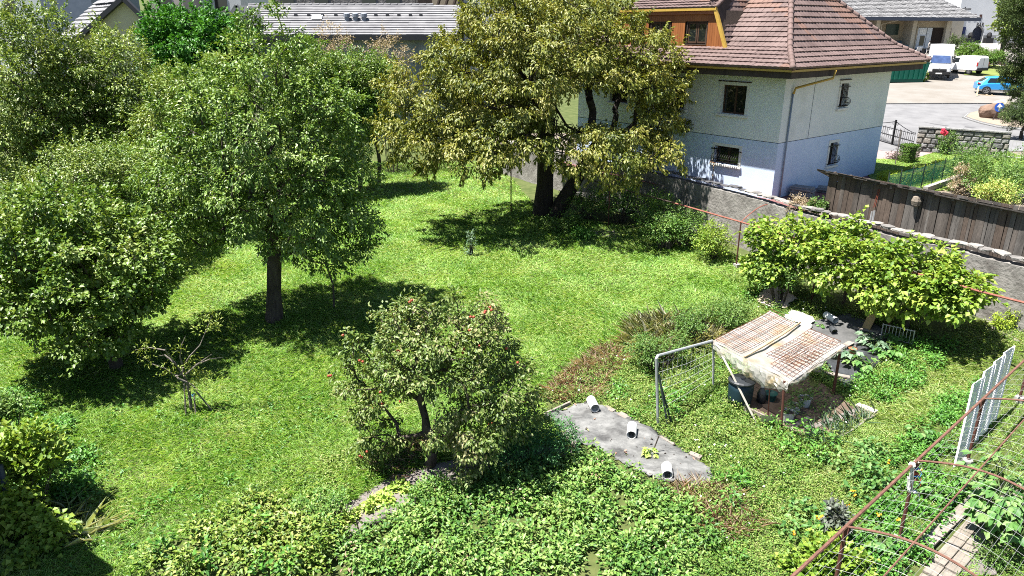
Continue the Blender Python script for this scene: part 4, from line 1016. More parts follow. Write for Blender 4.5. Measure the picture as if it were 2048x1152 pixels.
for dx in (-1.6, 1.5):
    mb = MB(); mb.box((ac + dx - .6, -1.2, 0), (ac + dx + .6, -.4, .8), bfr); mb.lathe([(.3, .8), (.42, 1.2), (.3, 1.6), (.05, 1.75)], bfr(ac + dx, -.8, 0), 7); mb.build('planter', M_BLACKP, bar)
an = thing('bar_annexe', 'low cream annexe between the hall pier and the white bar', 'building', (71, 122, Sz(122)))
a0, a1 = AtY(1886, 80, 122), AtY(1921, 80, 122); af = Frame((a0.x, 122, Sz(122)), (1, 0, 0), (0, 1, 0), (0, 0, 1)); w_ = a1.x - a0.x
mb = MB(); mb.box((0, 0, -.4), (w_, 3, 5.3), af); mb.build('wall', M_BEIGE2, an)
mb = MB(); mb.box((w_ * .12, -.04, .0), (w_ * .36, -.003, 2.6), af); mb.build('door', M_DARKW, an)
mb = MB(); mb.box((-.2, -.5, 5.3), (w_ + .4, 3.2, 5.6), af); mb.build('roof', M_GTILE, an)
# terrace in front of the hall: chairs, person
def plastic_chair(name, label, p, deg, m, group):
    t = thing(name, label, 'chair', (0, 0, 0), group)
    mb = MB(); mb.box((-.24, -.24, .42), (.24, .24, .46)); mb.build('seat', m, t)
    mb = MB(); mb.add([(-.24, .22, .46), (.24, .22, .46), (.2, .34, .95), (-.2, .34, .95), (-.24, .26, .46), (.24, .26, .46), (.2, .38, .95), (-.2, .38, .95)], [(0, 1, 2, 3), (4, 5, 6, 7), (0, 1, 5, 4), (1, 2, 6, 5), (2, 3, 7, 6), (3, 0, 4, 7)]); mb.build('backrest', m, t)
    for x in (-.21, .21):
        for y in (-.21, .21): mb = MB(); mb.bar((x, y, 0), (x, y, .42), .05); mb.build('leg', m, t)
    t.location = p; t.rotation_euler = (0, 0, R(deg)); return t
M_CHAIR = mat('white_plastic', (.78, .78, .78), None, .5)
yc = 109.5
for i, (px, deg, lb) in enumerate(((1832, 200, 'white plastic chair nearest the hall pier, left of the terrace group'), (1843, 160, 'white plastic chair in the middle of the terrace, left of the person'), (1862, 20, 'white plastic chair right of the standing person on the terrace'))):
    q = AtY(px, 104, yc); plastic_chair('terrace_chair', lb, (q.x, yc + .3 * i, Sz(yc) + .03), deg, M_CHAIR, 'white chairs on the hall terrace')
def person(label, p, deg, top, legs):
    t = thing('person', label, 'person', (0, 0, 0))
    me = bpy.data.meshes.new('body')
    J = [(0, 0, .95), (0, 0, 1.2), (0, .02, 1.42), (0, .0, 1.52), (0, -.02, 1.66), (.1, 0, .9), (.12, -.02, .5), (.11, .03, .08), (.12, -.14, .04), (-.1, 0, .9), (-.12, .06, .5), (-.11, .16, .08), (-.12, .0, .04), (.2, .0, 1.38), (.27, .02, 1.1), (.24, -.14, .9), (-.2, .0, 1.38), (-.28, .02, 1.1), (-.2, -.2, .95)]
    E_ = [(0, 1), (1, 2), (2, 3), (3, 4), (0, 5), (5, 6), (6, 7), (7, 8), (0, 9), (9, 10), (10, 11), (11, 12), (2, 13), (13, 14), (14, 15), (2, 16), (16, 17), (17, 18)]
    rr = [.16, .15, .15, .06, .11, .1, .065, .05, .045, .1, .065, .05, .045, .07, .048, .035, .07, .048, .035]
    me.from_pydata(J, E_, []); me.materials.append(top); o = link('body', me, t)
    m_ = o.modifiers.new('skin', 'SKIN'); sv = me.skin_vertices[0].data if me.skin_vertices else None
    if sv is None: bpy.context.view_layer.update(); sv = me.attributes.new('skin', 'FLOAT', 'POINT') if False else None
    if sv:
        for i, r_ in enumerate(rr): sv[i].radius = (r_, r_ * .8); sv[i].use_root = (i == 0)
    s_ = o.modifiers.new('sub', 'SUBSURF'); s_.levels = 1; s_.render_levels = 1
    mb = MB(); mb.lathe([(.13, .93), (.17, .8), (.2, .55), (.19, .5)], (0, 0.02, 0), 10); mb.build('shorts', legs, t)
    mb = MB(); mb.lathe([(.09, 1.66), (.115, 1.72), (.09, 1.79), (.01, 1.81)], (0, .01, 0), 10); mb.build('hair', M_DARKW, t, smooth=True)
    t.location = p; t.rotation_euler = (0, 0, R(deg)); return t
q = AtY(1856, 104, yc); person('person in grey top standing on the terrace beside white chairs', (q.x, yc, Sz(yc) + .02), 40, mat('grey_shirt', (.34, .30, .27), (.44, .4, .36), .9, 9), mat('dark_shorts', (.03, .03, .04), None, .9))
tb = thing('terrace_table', 'dark low table beside the person on the terrace', 'table', (AtY(1849, 104, yc).x, yc - .6, Sz(yc)))
mb = MB(); c_ = tb.location; mb.box((c_.x - .6, c_.y - .4, c_.z + .7), (c_.x + .6, c_.y + .4, c_.z + .76)); mb.build('top', M_BLACKP, tb)
for dx in (-.5, .5): mb = MB(); mb.bar((c_.x + dx, c_.y, c_.z), (c_.x + dx, c_.y, c_.z + .7), .08, .5); mb.build('leg', M_BLACKP, tb)
# footpath with railings, bank of lawn, hedges
PATHM = mat('pale_path', (.30, .29, .275), (.36, .35, .33), .95, 2, .1)
mb = MB(); pth = [AtY(1880, 116, 98), AtY(1925, 126, 93), AtY(2060, 143, 88), AtY(2060, 131, 92), AtY(1930, 116, 97), AtY(1890, 109, 102)]
LAWNB = mat('bank_lawn', (.12, .17, .03), (.20, .23, .06), .95, 1, .6, 20)
bk0 = [S(1928, 151), S(1990, 153), S(2080, 160), S(2080, 138), S(2000, 130), S(1935, 122)]
mb = MB(); mb.slab([p + Vector((0, 0, .05)) for p in bk0], .05); tag(mb.build('bank_lawn', LAWNB), kind='structure')
ps = [S(1870, 115), S(1930, 124), S(2000, 133), S(2090, 142), S(2090, 134), S(2000, 126), S(1935, 117), S(1880, 109)]
mb = MB(); mb.slab([p + Vector((0, 0, .06)) for p in ps], .05); tag(mb.build('footpath', PATHM), kind='structure')
t = thing('path_railing', 'thin rust-brown railing along the footpath above the lawn bank', 'railing', S(1920, 121)); ra, rb_ = S(1902, 117), S(2010, 133); n = 30
M_RAIL = mat('rust_brown_rail', (.20, .10, .075), None, .8)
for z in (.15, .85): mb = MB(); mb.bar(ra + Vector((0, 0, z)), rb_ + Vector((0, 0, z)), .06); mb.build('rail', M_RAIL, t)
for i in range(n):
    p = ra + (rb_ - ra) * (i / (n - 1)); mb = MB(); mb.bar(p, p + Vector((0, 0, .95)), .06 if i % 4 == 0 else .03); mb.build('baluster', M_RAIL, t)
# pale paved square before the bar
mb = MB(); mb.slab([S(1915, 98) + Vector((0, 0, .04)), S(2000, 99) + Vector((0, 0, .04)), S(2000, 87) + Vector((0, 0, .04)), S(1925, 87) + Vector((0, 0, .04))], .02); tag(mb.build('bar_square', mat('pale_paving', (.36, .35, .335), None, .9)), kind='structure')
# ------------------------------------------------------------------ background houses on the left
M_GREYROOF = mat('pale_grey_roof', (.17, .17, .18), (.25, .25, .26), .8, 1.0, .25, 30)
M_CREAMW = mat('cream_wall', (.52, .47, .34), (.60, .55, .42), .9, .6, .2, 30)
M_GREYW = mat('grey_stained_wall', (.20, .22, .25), (.40, .42, .45), .9, .55, .3, 20, stretch=(1, 1, .35))
M_ANTH = mat('anthracite_trim', (.03, .032, .04), None, .7)
M_STONEW = mat('rubble_stone', (.12, .11, .10), (.30, .28, .26), .95, 2.5, .8, 6)
def roof_rows(mb, A, B, up, rows, th=.08, seed=1):
    A, B, up = Vector(A), Vector(B), Vector(up); al = (B - A).normalized(); nn = al.cross(up).normalized()
    if nn.z < 0: nn = -nn
    r_ = random.Random(seed); nseg = max(3, int((B - A).length / 1.2))
    for k in range(rows):
        f0, f1 = k / rows, (k + 1) / rows
        for i in range(nseg):
            h = th * r_.uniform(.85, 1.15); a = A + (B - A) * (i / nseg) + up * f0; b = A + (B - A) * ((i + 1) / nseg) + up * f0; s_ = up * (f1 - f0) * 1.04
            mb.add([a + nn * h, b + nn * h, b + s_, a + s_, a - nn * .05, b - nn * .05], [(0, 1, 2, 3), (4, 5, 1, 0)])
    return mb, nn
# long grey-roofed outbuilding
yB = 53.0
ea, eb = AtY(668, 70, yB), AtY(916, 69, yB); eb = Vector((eb.x, yB, ea.z)); ea = Vector((AtY(560, 68, yB).x - 3.2, yB, ea.z))
upB = Vector((0, 3.6, 2.05))
ob = thing('outbuilding', 'long low outbuilding with pale grey tiled roof and three vent pipes', 'building', (0, yB, 1.5))
mb, nB = roof_rows(MB(), ea, eb, upB, 13, .06, 3); tag(mb.build('roof_tiles', M_GREYROOF, ob, fixn=False), kind='stuff')
mb = MB(); mb.add([ea - nB * .06, eb - nB * .06, eb + upB - Vector((2.0, 0, 0)) - nB * .06, ea + upB - nB * .06, eb + Vector((-2.0, 7.2, 0)), ea + Vector((0, 7.2, 0))], [(0, 1, 2, 3), (3, 2, 4, 5)]); mb.build('roof', M_ANTH, ob, fixn=False)
for i in range(26):
    p = ea + upB + (eb - Vector((2, 0, 0)) - ea) * (i / 26) + Vector((0, 0, .02)); mb = MB(); mb.tube([p, p + Vector((.5, 0, .03))], .1, 6); mb.build('ridge_tile', M_GREYROOF, ob)
mb = MB(); mb.bar(ea + Vector((0, -.12, -.18)), eb + Vector((0, -.12, -.18)), .2, .34); mb.build('gutter_board', M_ANTH, ob)
mb = MB(); mb.box((ea.x + .6, yB + .5, -.5), (eb.x - .8, yB + 6, ea.z - .3)); mb.build('wall', M_GREYW, ob)
for px in (694, 711, 728):
    q = AtY(px, 38, yB + 1.7); mb = MB(); mb.lathe([(.17, -.5), (.17, .12), (.24, .14), (.24, .34), (.1, .4)], q, 10); mb.build('vent_pipe', mat('vent_grey', (.22, .24, .28), None, .6) if px == 694 else bpy.data.materials['vent_grey'], ob)
for i, px in enumerate((560, 592, 618, 645, 672, 752, 775, 798, 821, 842)):
    f = .62; q = AtY(px, 30, yB + 3.6 * f); p = ea + upB * f + nB * .08; p = Vector((q.x, p.y, p.z)); mb = MB(); mb.bar(p - Vector((.12, 0, 0)), p + Vector((.12, 0, 0)), .07, .12); mb.build('snow_guard', M_ANTH, ob)
q = AtY(622, 27, yB + 1.8); mb = MB(); f = .48; p = ea + upB * f + nB * .1; p.x = q.x; mb.add([p, p + Vector((.75, 0, 0)), p + Vector((.75, 0, 0)) + upB * .16, p + upB * .16], [(0, 1, 2, 3)]); mb.build('skylight', mat('skylight_glass', (.5, .55, .6), None, .15), ob, fixn=False)
# its left gable porch
gp = AtY(478, 30, yB - 1.0); gb = thing('gable_porch', 'small cream gable with grey roof at the left end of the outbuilding', 'building', (gp.x, yB - 1, 1.5))
apx = AtY(474, 10, yB - 1.2); lx = AtY(455, 40, yB - 1.2); rx_ = AtY(505, 50, yB - 1.2)
mb = MB(); d_ = Vector((0, 5, 0)); mb.add([lx, apx, rx_, lx + d_, apx + d_, rx_ + d_], [(0, 1, 4, 3), (1, 2, 5, 4)])
for a, b in ((lx, apx), (apx, rx_)): mb.bar(a + Vector((0, -.05, -.02)), b + Vector((0, -.05, -.02)), .2, .22)
mb.build('roof', M_GREYROOF, gb, fixn=False)
mb = MB(); mb.add([Vector((lx.x, yB - .9, -.5)), Vector((rx_.x, yB - .9, -.5)), Vector((rx_.x, yB - .9, rx_.z - .1)), Vector((apx.x, yB - .9, apx.z - .12)), Vector((lx.x, yB - .9, lx.z - .1))], [(0, 1, 2, 3, 4)]); mb.build('gable_wall', M_CREAMW, gb, fixn=False)
# house with grey roof, gable towards the garden
yA = 55.0
ga = thing('gabled_house', 'cream gabled house with pale grey roof behind the trees at upper left', 'house', AtY(220, 100, yA))
ap = AtY(246, -4, yA); rl, rr_ = AtY(150, 82, yA), AtY(295, 44, yA)
back = Vector((AtY(205, 0, yA).x - ap.x, 8, 0)); back = Vector((-4.8, 5.5, 0))
mb = MB()
A0 = rl; B0 = rl + back; upA = ap - rl
mbr, nA = roof_rows(MB(), B0, A0, upA, 10, .09, 5); tag(mbr.build('roof_tiles', M_GREYROOF, ga, fixn=False), kind='stuff')
mb.add([A0 - nA * .06, B0 - nA * .06, ap + back - nA * .06, ap - nA * .06, rr_, rr_ + back], [(0, 1, 2, 3), (3, 2, 5, 4)]); mb.build('roof', M_ANTH, ga, fixn=False)
mb = MB(); o = Vector((.03, -.06, 0)); mb.bar(rl + o, ap + o, .34, .3); mb.bar(ap + o, rr_ + o, .34, .3); mb.build('verge_board', M_ANTH, ga)
ins = back * .06; W1_ = rl + (ap - rl) * .12 + ins; W2_ = rr_ + (ap - rr_) * .12 + ins; g_ = Vector((0, 0, -8)); a_ = ap + ins + Vector((0, 0, -.2))
mb = MB(); mb.add([W1_ + g_, W2_ + g_, W2_, a_, W1_, W1_ + g_ + back * .8, W1_ + back * .8, W2_ + g_ + back * .8, W2_ + back * .8], [(0, 1, 2, 3, 4), (0, 4, 6, 5), (1, 7, 8, 2)]); mb.build('wall', M_CREAMW, ga, fixn=False)
for f in (.3, .78):
    p = rl + (ap - rl) * f if f < .5 else rr_ + (ap - rr_) * .18; mb = MB(); mb.bar(p + Vector((.1, -.1, -.22)), p + back * .2 + Vector((.1, 0, -.22)), .2, .25); mb.build('purlin_end', M_DARKW, ga)
for i in range(7):
    p = rl + (ap - rl) * .86 + back * (.12 + .1 * i) + nA * .1; mb = MB(); mb.bar(p - Vector((.1, 0, 0)), p + Vector((.1, .05, 0)), .09, .12); mb.build('snow_guard', M_ANTH, ga)
# buildings further back: stone house, timber barn, pale houses
def block(name, label, px0, px1, pyt, y, depth, m, wins=(), cat='building', pyb=None, wm=None, ww=1.1, wh=1.2):
    a, b = AtY(px0, pyt, y), AtY(px1, pyt, y); t = thing(name, label, cat, ((a.x + b.x) / 2, y, 2)); mb = MB()
    mb.box((a.x, y, -1), (b.x, y + depth, a.z)); mb.build('wall', m, t)
    for wx, wy in wins:
        q = AtY(wx, wy, y); f = MB(); f.box((q.x - ww / 2, y - .05, q.z - wh / 2), (q.x + ww / 2, y - .004, q.z + wh / 2)); f = f.build('window', wm or M_GLASS, t); f2 = MB(); f2.box((q.x - ww / 2 - .1, y - .14, q.z - wh / 2 - .14), (q.x + ww / 2 + .1, y - .002, q.z - wh / 2 - .02)); f2.build('sill', M_CONC, f)
    return t, a, b
block('stone_house', 'rubble-stone house with dark windows directly behind the grey outbuilding roof', 535, 832, -80, 62, 9, M_STONEW, [(574, 2), (643, 3), (738, 4), (786, 4)])
t, a, b = block('timber_barn', 'dark timber barn with slanting braces right of the stone house', 832, 912, -90, 60, 8, M_DARKW)
for px in (868, 884, 900):
    q0, q1 = AtY(px, 34, 59.6), AtY(px + 12, -4, 59.2); mb = MB(); mb.bar(q0, q1, .16); mb.build('brace', M_DARKW, t)
q = AtY(888, 22, 59.9); mb = MB(); mb.box((q.x - .9, 59.85, q.z - 1.8), (q.x + 1.1, 59.99, q.z + 2)); mb.build('plaster_panel', M_BEIGE, t)
block('white_house', 'white house far behind the timber barn, right of it', 908, 1010, -80, 68, 8, M_BARW, [(935, 20)])
block('pink_house', 'pale pink rendered house behind the gabled house', 283, 352, -90, 66, 8, mat('pink_render', (.50, .42, .38), (.58, .50, .46), .9, .6), [(330, 4)])
t, a, b = block('balcony_house', 'white rendered house with a drainpipe behind the dark green maple', 352, 470, -90, 70, 8, M_BARW, [(442, 6)])
q = AtY(421, 0, 69.9); mb = MB(); mb.tube([(q.x, 69.9, 0), (q.x, 69.9, q.z + 6)], .1, 6); mb.build('drainpipe', M_GREYW, t)
block('blue_hall', 'blue-grey corrugated hall at the top left corner', 60, 165, -90, 78, 10, mat('blue_grey_cladding', (.13, .16, .23), (.17, .20, .28), .6, 2), [])
block('pale_block', 'pale house filling the extreme top left corner behind the tree', -120, 60, -90, 84, 10, M_BARW, [(20, 12)])
# left edge: things glimpsed between the trees
M_WOODSM = leafmat('far_wood_leaf', [(.03, .06, .012), (.06, .10, .02), (.10, .14, .035)], .3)
# ------------------------------------------------------------------ leaf colours
L_PEAR = leafmat('pear_leaf', [(.022, .056, .006), (.058, .112, .013), (.11, .178, .03), (.18, .23, .08)], .32, .36, .5)
L_APPLE = leafmat('lime_green_leaf', [(.03, .07, .008), (.065, .12, .014), (.11, .17, .03), (.17, .21, .07)], .36, .36, .5)
L_CHERRY = leafmat('cherry_leaf', [(.035, .055, .008), (.08, .098, .012), (.135, .148, .024), (.185, .175, .05)], .34, .4, .45)
L_MAPLE = leafmat('dark_maple_leaf', [(.018, .07, .008), (.03, .11, .012), (.06, .17, .02)], .32, .42, .4)
L_OLIVE = leafmat('olive_leaf', [(.03, .062, .008), (.07, .118, .016), (.13, .18, .036), (.19, .225, .07)], .3, .36, .5)
L_LIME = leafmat('yellow_green_leaf', [(.06, .10, .014), (.12, .17, .025), (.19, .22, .05)], .36, .42, .4)
L_TAN = leafmat('tan_pink_leaf', [(.14, .11, .07), (.24, .19, .13), (.30, .26, .19)], .25, .6, .3)
L_APRI = leafmat('apricot_leaf', [(.03, .06, .010), (.065, .105, .018), (.11, .15, .04), (.19, .18, .085)], .34, .4, .45)
L_VINE = leafmat('vine_leaf', [(.06, .12, .012), (.12, .19, .022), (.20, .25, .045)], .38, .42, .4)
L_PINE = leafmat('pine_needles', [(.012, .026, .006), (.028, .05, .010), (.06, .085, .02)], .1, .6, .3)
L_BUSH = leafmat('bush_leaf', [(.03, .075, .012), (.06, .12, .02), (.11, .17, .045)], .33, .42, .4)
L_HEDGE = leafmat('hedge_leaf', [(.03, .08, .010), (.06, .12, .015), (.10, .16, .03)], .3, .5, .35)
L_YHEDGE = leafmat('yellow_hedge_leaf', [(.12, .19, .012), (.17, .24, .02), (.24, .30, .04)], .35, .5, .35)
# ------------------------------------------------------------------ the garden trees
p = G(548, 640); y = p.y
tree('pear_tree', 'tall full pear tree with dark trunk standing in the shaded lawn left of centre', p,
     [ell(540, 300, y, 175, 205, 3.1), ell(385, 400, y - .2, 110, 120, 2.2), ell(655, 390, y, 100, 130, 2.4), ell(545, 130, y + .3, 75, 105, 1.7), ell(680, 500, y + .2, 70, 38, 1.2), ell(430, 240, y + .3, 95, 110, 2.), ell(655, 260, y + .4, 70, 90, 1.8), ell(352, 470, y - .3, 55, 42, 1.3)],
     300, 225, .45, .12, .066, L_PEAR, .25, 3.2, 11, droop=.3)
p = G(235, 735); y = p.y
tree('lime_tree', 'broad fresh green young tree with rounded leaves at the left edge', p,
     [ell(150, 540, y, 190, 110, 2.6), ell(110, 450, y + .2, 130, 70, 2.), ell(262, 555, y - .2, 66, 58, 1.4), ell(50, 590, y, 80, 70, 1.6), ell(190, 660, y - .6, 80, 45, 1.3)],
     200, 165, .42, .12, .10, L_APPLE, .16, 2.0, 12, droop=.15, top=list(p + Vector((-.3, .3, 2.1))))
p = G(1098, 432); y = p.y
tC = thing('cherry_tree', 'largest tree, wide olive green cherry with twin black trunks before the white house', 'tree', p)
BARK_D = mat('black_bark', (.018, .014, .011), (.05, .04, .034), .95, 9, .6, 30, stretch=(1, 1, .25))
lob = [ell(1080, 130, y - 1, 190, 150, 5.2), ell(900, 200, y - 2.5, 150, 105, 3.4), ell(1270, 170, y - 1.5, 95, 120, 3.4), ell(1040, 20, y + .4, 110, 50, 2.6), ell(850, 260, y - 3.5, 95, 65, 2.6), ell(1230, 300, y - 4.2, 130, 62, 2.6), ell(960, 120, y, 90, 95, 3.), ell(1180, 60, y, 110, 75, 3.), ell(980, 280, y - 4.5, 100, 66, 2.6), ell(1310, 230, y - .4, 60, 70, 2), ell(1050, 292, y - 5, 60, 42, 1.5), ell(1190, 310, y - 5.2, 65, 42, 1.4)]
rng = np.random.default_rng(13); Cc, cen = sample_lobes(rng, lob, 520, .4)
# keep the space between the trunks open, as it is
q = Pj(Cc); keep = ~(inpoly(q, [(1100, 175), (1272, 168), (1278, 245), (1205, 255), (1150, 262), (1105, 262)]) & (rng.random(len(Cc)) < .88)) & ~inpoly(q, [(1065, 350), (1175, 345), (1160, 440), (1070, 440)]); Cc = Cc[keep]
q = Pj(Cc)
b0_ = np.array(p)
for sgn, base_, topx, sel in ((0, b0_ + [-.35, .1, -.2], AtY(1092, 300, y - .2), q[:, 0] < 1085), (1, b0_ + [.15, -.1, -.2], AtY(1172, 325, y - .5), q[:, 0] >= 1085)):
    tp2 = np.array(topx); mid = base_ + (tp2 - base_) * .5 + np.array([.05, 0, .1]); ext = tp2 + (np.array([.1, .2, 1.6]) if sgn == 0 else np.array([.9, .1, 1.3]))
    nodes, par, rad = grow([base_, mid, tp2, ext], .42 if sgn == 0 else .36, Cc[sel], .013, 2, .2, rng)
    wood(nodes, par, rad, 8).build('trunk', BARK_D, tC, smooth=True, fixn=False)
geo = cluster_leaves(rng, Cc, cen, 200, .52, .165, .085, droop=.75, up=.35, flat=.65)
lr = np.clip(rng.random(len(geo) // 4) * .8 + np.repeat(rng.random(len(Cc)), 200) * .35 - .05, 0, 1)
leafobj('crown', geo, L_CHERRY, tC, rnd=lr)
# apricot with red fruit
p = G(858, 930); y = p.y
tA, cl, nd = tree('fruit_tree', 'small gnarled fruit tree with red fruit dotting its crown in the foreground', p,
     [ell(875, 700, y, 130, 75, 1.5), ell(985, 750, y - .2, 80, 75, 1.2), ell(835, 612, y + .1, 28, 30, .4), ell(905, 605, y + .2, 26, 28, .4), ell(985, 630, y, 24, 34, .4), ell(1010, 700, y, 40, 50, .6), ell(770, 880, y - .1, 34, 40, .5), ell(730, 900, y, 20, 26, .3), ell(1060, 820, y, 34, 34, .5), ell(900, 860, y - .9, 50, 50, .6), ell(925, 945, y - 1.0, 26, 26, .35), ell(760, 760, y + .1, 90, 65, 1.0), ell(715, 700, y + .2, 45, 38, .7), ell(960, 860, y - .5, 85, 70, 1.), ell(830, 640, y + .2, 75, 50, .9), ell(955, 650, y + .1, 55, 55, .8), ell(750, 840, y, 50, 45, .7), ell(1040, 790, y - .1, 42, 45, .7), ell(935, 930, y - .8, 30, 30, .4)],
     230, 95, .24, .095, .055, L_APRI, .12, 1.1, 14, droop=.55, bark=BARK, top=list(p + Vector((-.05, .1, 1.25))))
fm = bpy.data.meshes.new('fruit'); import bmesh
bm = bmesh.new(); bmesh.ops.create_icosphere(bm, subdivisions=2, radius=.033); bm.to_mesh(fm); bm.free(); fm.materials.append(mat('red_fruit', (.33, .035, .025), (.42, .10, .05), .4, 20)); fm.polygons.foreach_set('use_smooth', [True] * len(fm.polygons))
rf = random.Random(3)
for fx, fy in ((820, 592), (937, 622), (975, 617), (683, 663), (660, 747), (784, 672), (838, 702), (848, 706), (925, 698), (800, 694), (945, 653), (982, 615), (1015, 690), (742, 808), (768, 806), (796, 812), (970, 825), (982, 840), (1005, 800), (735, 895), (727, 905), (885, 893), (918, 915), (870, 690), (900, 770), (1050, 800), (760, 780), (718, 718), (1035, 720), (960, 690)):
    q = AtY(fx, fy, y - .55 + .5 * rf.random()); d = np.linalg.norm(cl - np.array(q), axis=1); k = int(np.argmin(d)); c = Vector(cl[k]); q = c + (q - c) * min(1, .3 / max(d[k], .01)) + Vector((0, -.12, -.02))
    for _ in range(rf.choice((1, 1, 2))):
        f = bpy.data.objects.new('fruit', fm); COL.objects.link(f); f.parent = tA; f.location = q + Vector((rf.uniform(-.06, .06), rf.uniform(-.05, .05), rf.uniform(-.06, .06))) - tA.location
# staked sapling with bare branches
p = G(383, 824); y = p.y; ts = thing('sapling', 'half bare sapling tied to thin stakes beside the left green tree', 'tree', p)
def wpt(px, py, dy=0): return AtY(px, py, y + dy)
mb = MB(); mb.tube([p, wpt(378, 780), wpt(374, 765), wpt(368, 752), wpt(366, 735)], [.045, .04, .035, .03, .025], 6)
for pts in (((374, 765), (357, 757), (352, 752), (330, 737), (305, 728), (278, 710)), ((368, 752), (350, 726), (330, 700), (300, 695), (270, 700)), ((366, 735), (360, 715), (363, 690), (371, 672)), ((368, 752), (392, 730), (412, 716), (424, 708)), ((392, 730), (420, 718), (445, 715)), ((350, 726), (330, 710), (318, 712)), ((374, 765), (385, 770), (395, 780)), ((366, 735), (380, 712), (400, 690), (425, 630)), ((352, 752), (365, 748), (372, 750))):
    k = len(pts); mb.tube([wpt(a, b, rf.uniform(-.25, .25)) for a, b in pts], [.03 - .024 * i / (k - 1) for i in range(k)], 5)
mb.build('trunk', BARK_G, ts, fixn=False)
sc_ = np.array([wpt(*a) for a in ((380, 740), (386, 722), (395, 745), (375, 728), (405, 752), (392, 760), (285, 700), (300, 697), (330, 735), (342, 745), (424, 635), (415, 650), (430, 655), (300, 722), (388, 775), (400, 660), (360, 700))])
rng = np.random.default_rng(5); leafobj('crown', cluster_leaves(rng, sc_, sc_.mean(0), 34, .2, .1, .03, droop=.1), L_LIME, ts, rng)
for k, (a, b) in enumerate((((372, 832), (368, 768)), ((392, 832), (388, 790)), ((425, 822), (392, 782)))):
    mb = MB(); mb.tube([G(*a), AtY(b[0], b[1], y - .05)], .022, 5); mb.build('stake', BARK_G, ts)
mb = MB(); mb.lathe([(.05, -.03), (.055, 0), (.05, .03)], wpt(387, 790), 8); mb.build('blue_tie', mat('blue_plastic', (.1, .35, .6), None, .5), ts)
# trees at the back of the garden
def btree(name, label, bpx, y, lobes, ncl, per, lm, seed, cr=.6, L=.13, W=.07, r0=.18, droop=.2, **k):
    ncl = int(ncl * 1.45); per = int(per * 1.5); b = AtY(*bpx, y); b.z = float(Tg(b.x, b.y)); return tree(name, label, b, [ell(a, c, y + (f if len(l_) > 5 else 0), d, e, g) for l_ in lobes for a, c, d, e, g, f in [tuple(l_) + ((0,) if len(l_) < 6 else ())]], ncl, per, cr, L * 1.1, W * 1.15, lm, r0, 2.4, seed, droop=droop, **k)
GB = 'trees along the back of the garden'
btree('fruit_tree', 'tall dense tree filling the upper left corner of the garden', (60, 400), 34, [(55, 160, 120, 140, 3), (20, 270, 120, 110, 3), (110, 250, 100, 110, 3), (60, 60, 55, 60, 1.8)], 175, 120, L_OLIVE, 21, group=GB)
btree('fruit_tree', 'broad olive green tree in front of the cream gable', (215, 400), 36, [(215, 190, 120, 105, 3), (170, 270, 110, 100, 2.8), (270, 250, 90, 110, 2.6), (220, 110, 70, 45, 1.8)], 165, 120, L_OLIVE, 22, group=GB)
btree('maple_tree', 'dark glossy green maple rising behind the pear tree', (385, 330), 42, [(390, 120, 95, 90, 3), (350, 80, 60, 60, 2.2), (440, 110, 50, 75, 2.2), (400, 190, 85, 60, 2.5)], 130, 130, L_MAPLE, 23, L=.17, W=.12, group=GB)
btree('fruit_tree', 'pale green tree between the maple and the pear tree', (400, 420), 33, [(375, 220, 65, 75, 2.2), (340, 290, 60, 75, 2)], 75, 120, L_OLIVE, 24, group=GB)
btree('fruit_tree', 'low spreading tree with bare twigs over the left lawn', (170, 470), 27, [(90, 390, 110, 40, 2), (170, 340, 70, 55, 1.8), (30, 420, 70, 40, 1.6)], 70, 110, L_OLIVE, 25, L=.1, W=.05, r0=.11, group=GB)
btree('fruit_tree', 'dim tree in shade between left trees', (300, 470), 29, [(250, 350, 70, 65, 2), (310, 400, 45, 60, 1.6)], 60, 110, L_PEAR, 26, L=.1, W=.055, r0=.11, group=GB)
btree('plum_tree', 'slender green tree with thin trunk right of the pear tree', (718, 330), 42, [(690, 180, 60, 75, 2), (660, 155, 32, 38, 1.3), (720, 240, 45, 50, 1.5)], 80, 110, L_PEAR, 27, r0=.12, group=GB)
btree('plum_tree', 'second slender green tree left of the cherry crown', (757, 342), 43, [(745, 190, 55, 70, 2), (760, 150, 36, 34, 1.3)], 64, 110, L_PEAR, 28, r0=.11, group=GB)
btree('fruit_tree', 'green tree behind the pear tree by the grey wall', (620, 330), 41, [(620, 155, 50, 60, 2), (600, 200, 60, 80, 2)], 66, 120, L_PEAR, 29, group=GB)
bush('flowering_shrub', 'dry tan shrub in front of the grey outbuilding wall, left one', [ell(665, 100, 48, 40, 45, 1.4), ell(650, 130, 48, 30, 40, 1.2)], 36, 90, .4, .09, .05, L_TAN, 31, 'shrub', 'tan shrubs by the outbuilding')
bush('flowering_shrub', 'dry tan shrub in front of the grey outbuilding wall, right one', [ell(770, 95, 48, 38, 32, 1.4), ell(755, 130, 48, 55, 30, 1.4), ell(795, 110, 48, 30, 30, 1)], 46, 80, .4, .09, .05, L_TAN, 32, 'shrub', 'tan shrubs by the outbuilding')
# hidden depth behind them: a far wood and neighbours' trees
def leafmass(name, lobes, n, L, W, m, seed, cl=.9, per=90):
    rng = np.random.default_rng(seed); C, cen = sample_lobes(rng, lobes, n, .5); return tag(leafobj(name, cluster_leaves(rng, C, cen, per, cl, L, W), m, None, rng), kind='stuff')
leafmass('undergrowth', [ell(-20, 430, 31, 60, 70, 2), ell(150, 440, 37, 190, 60, 1.5), ell(680, 300, 46, 60, 40, 1.0)], 110, .14, .08, L_PEAR, 33)
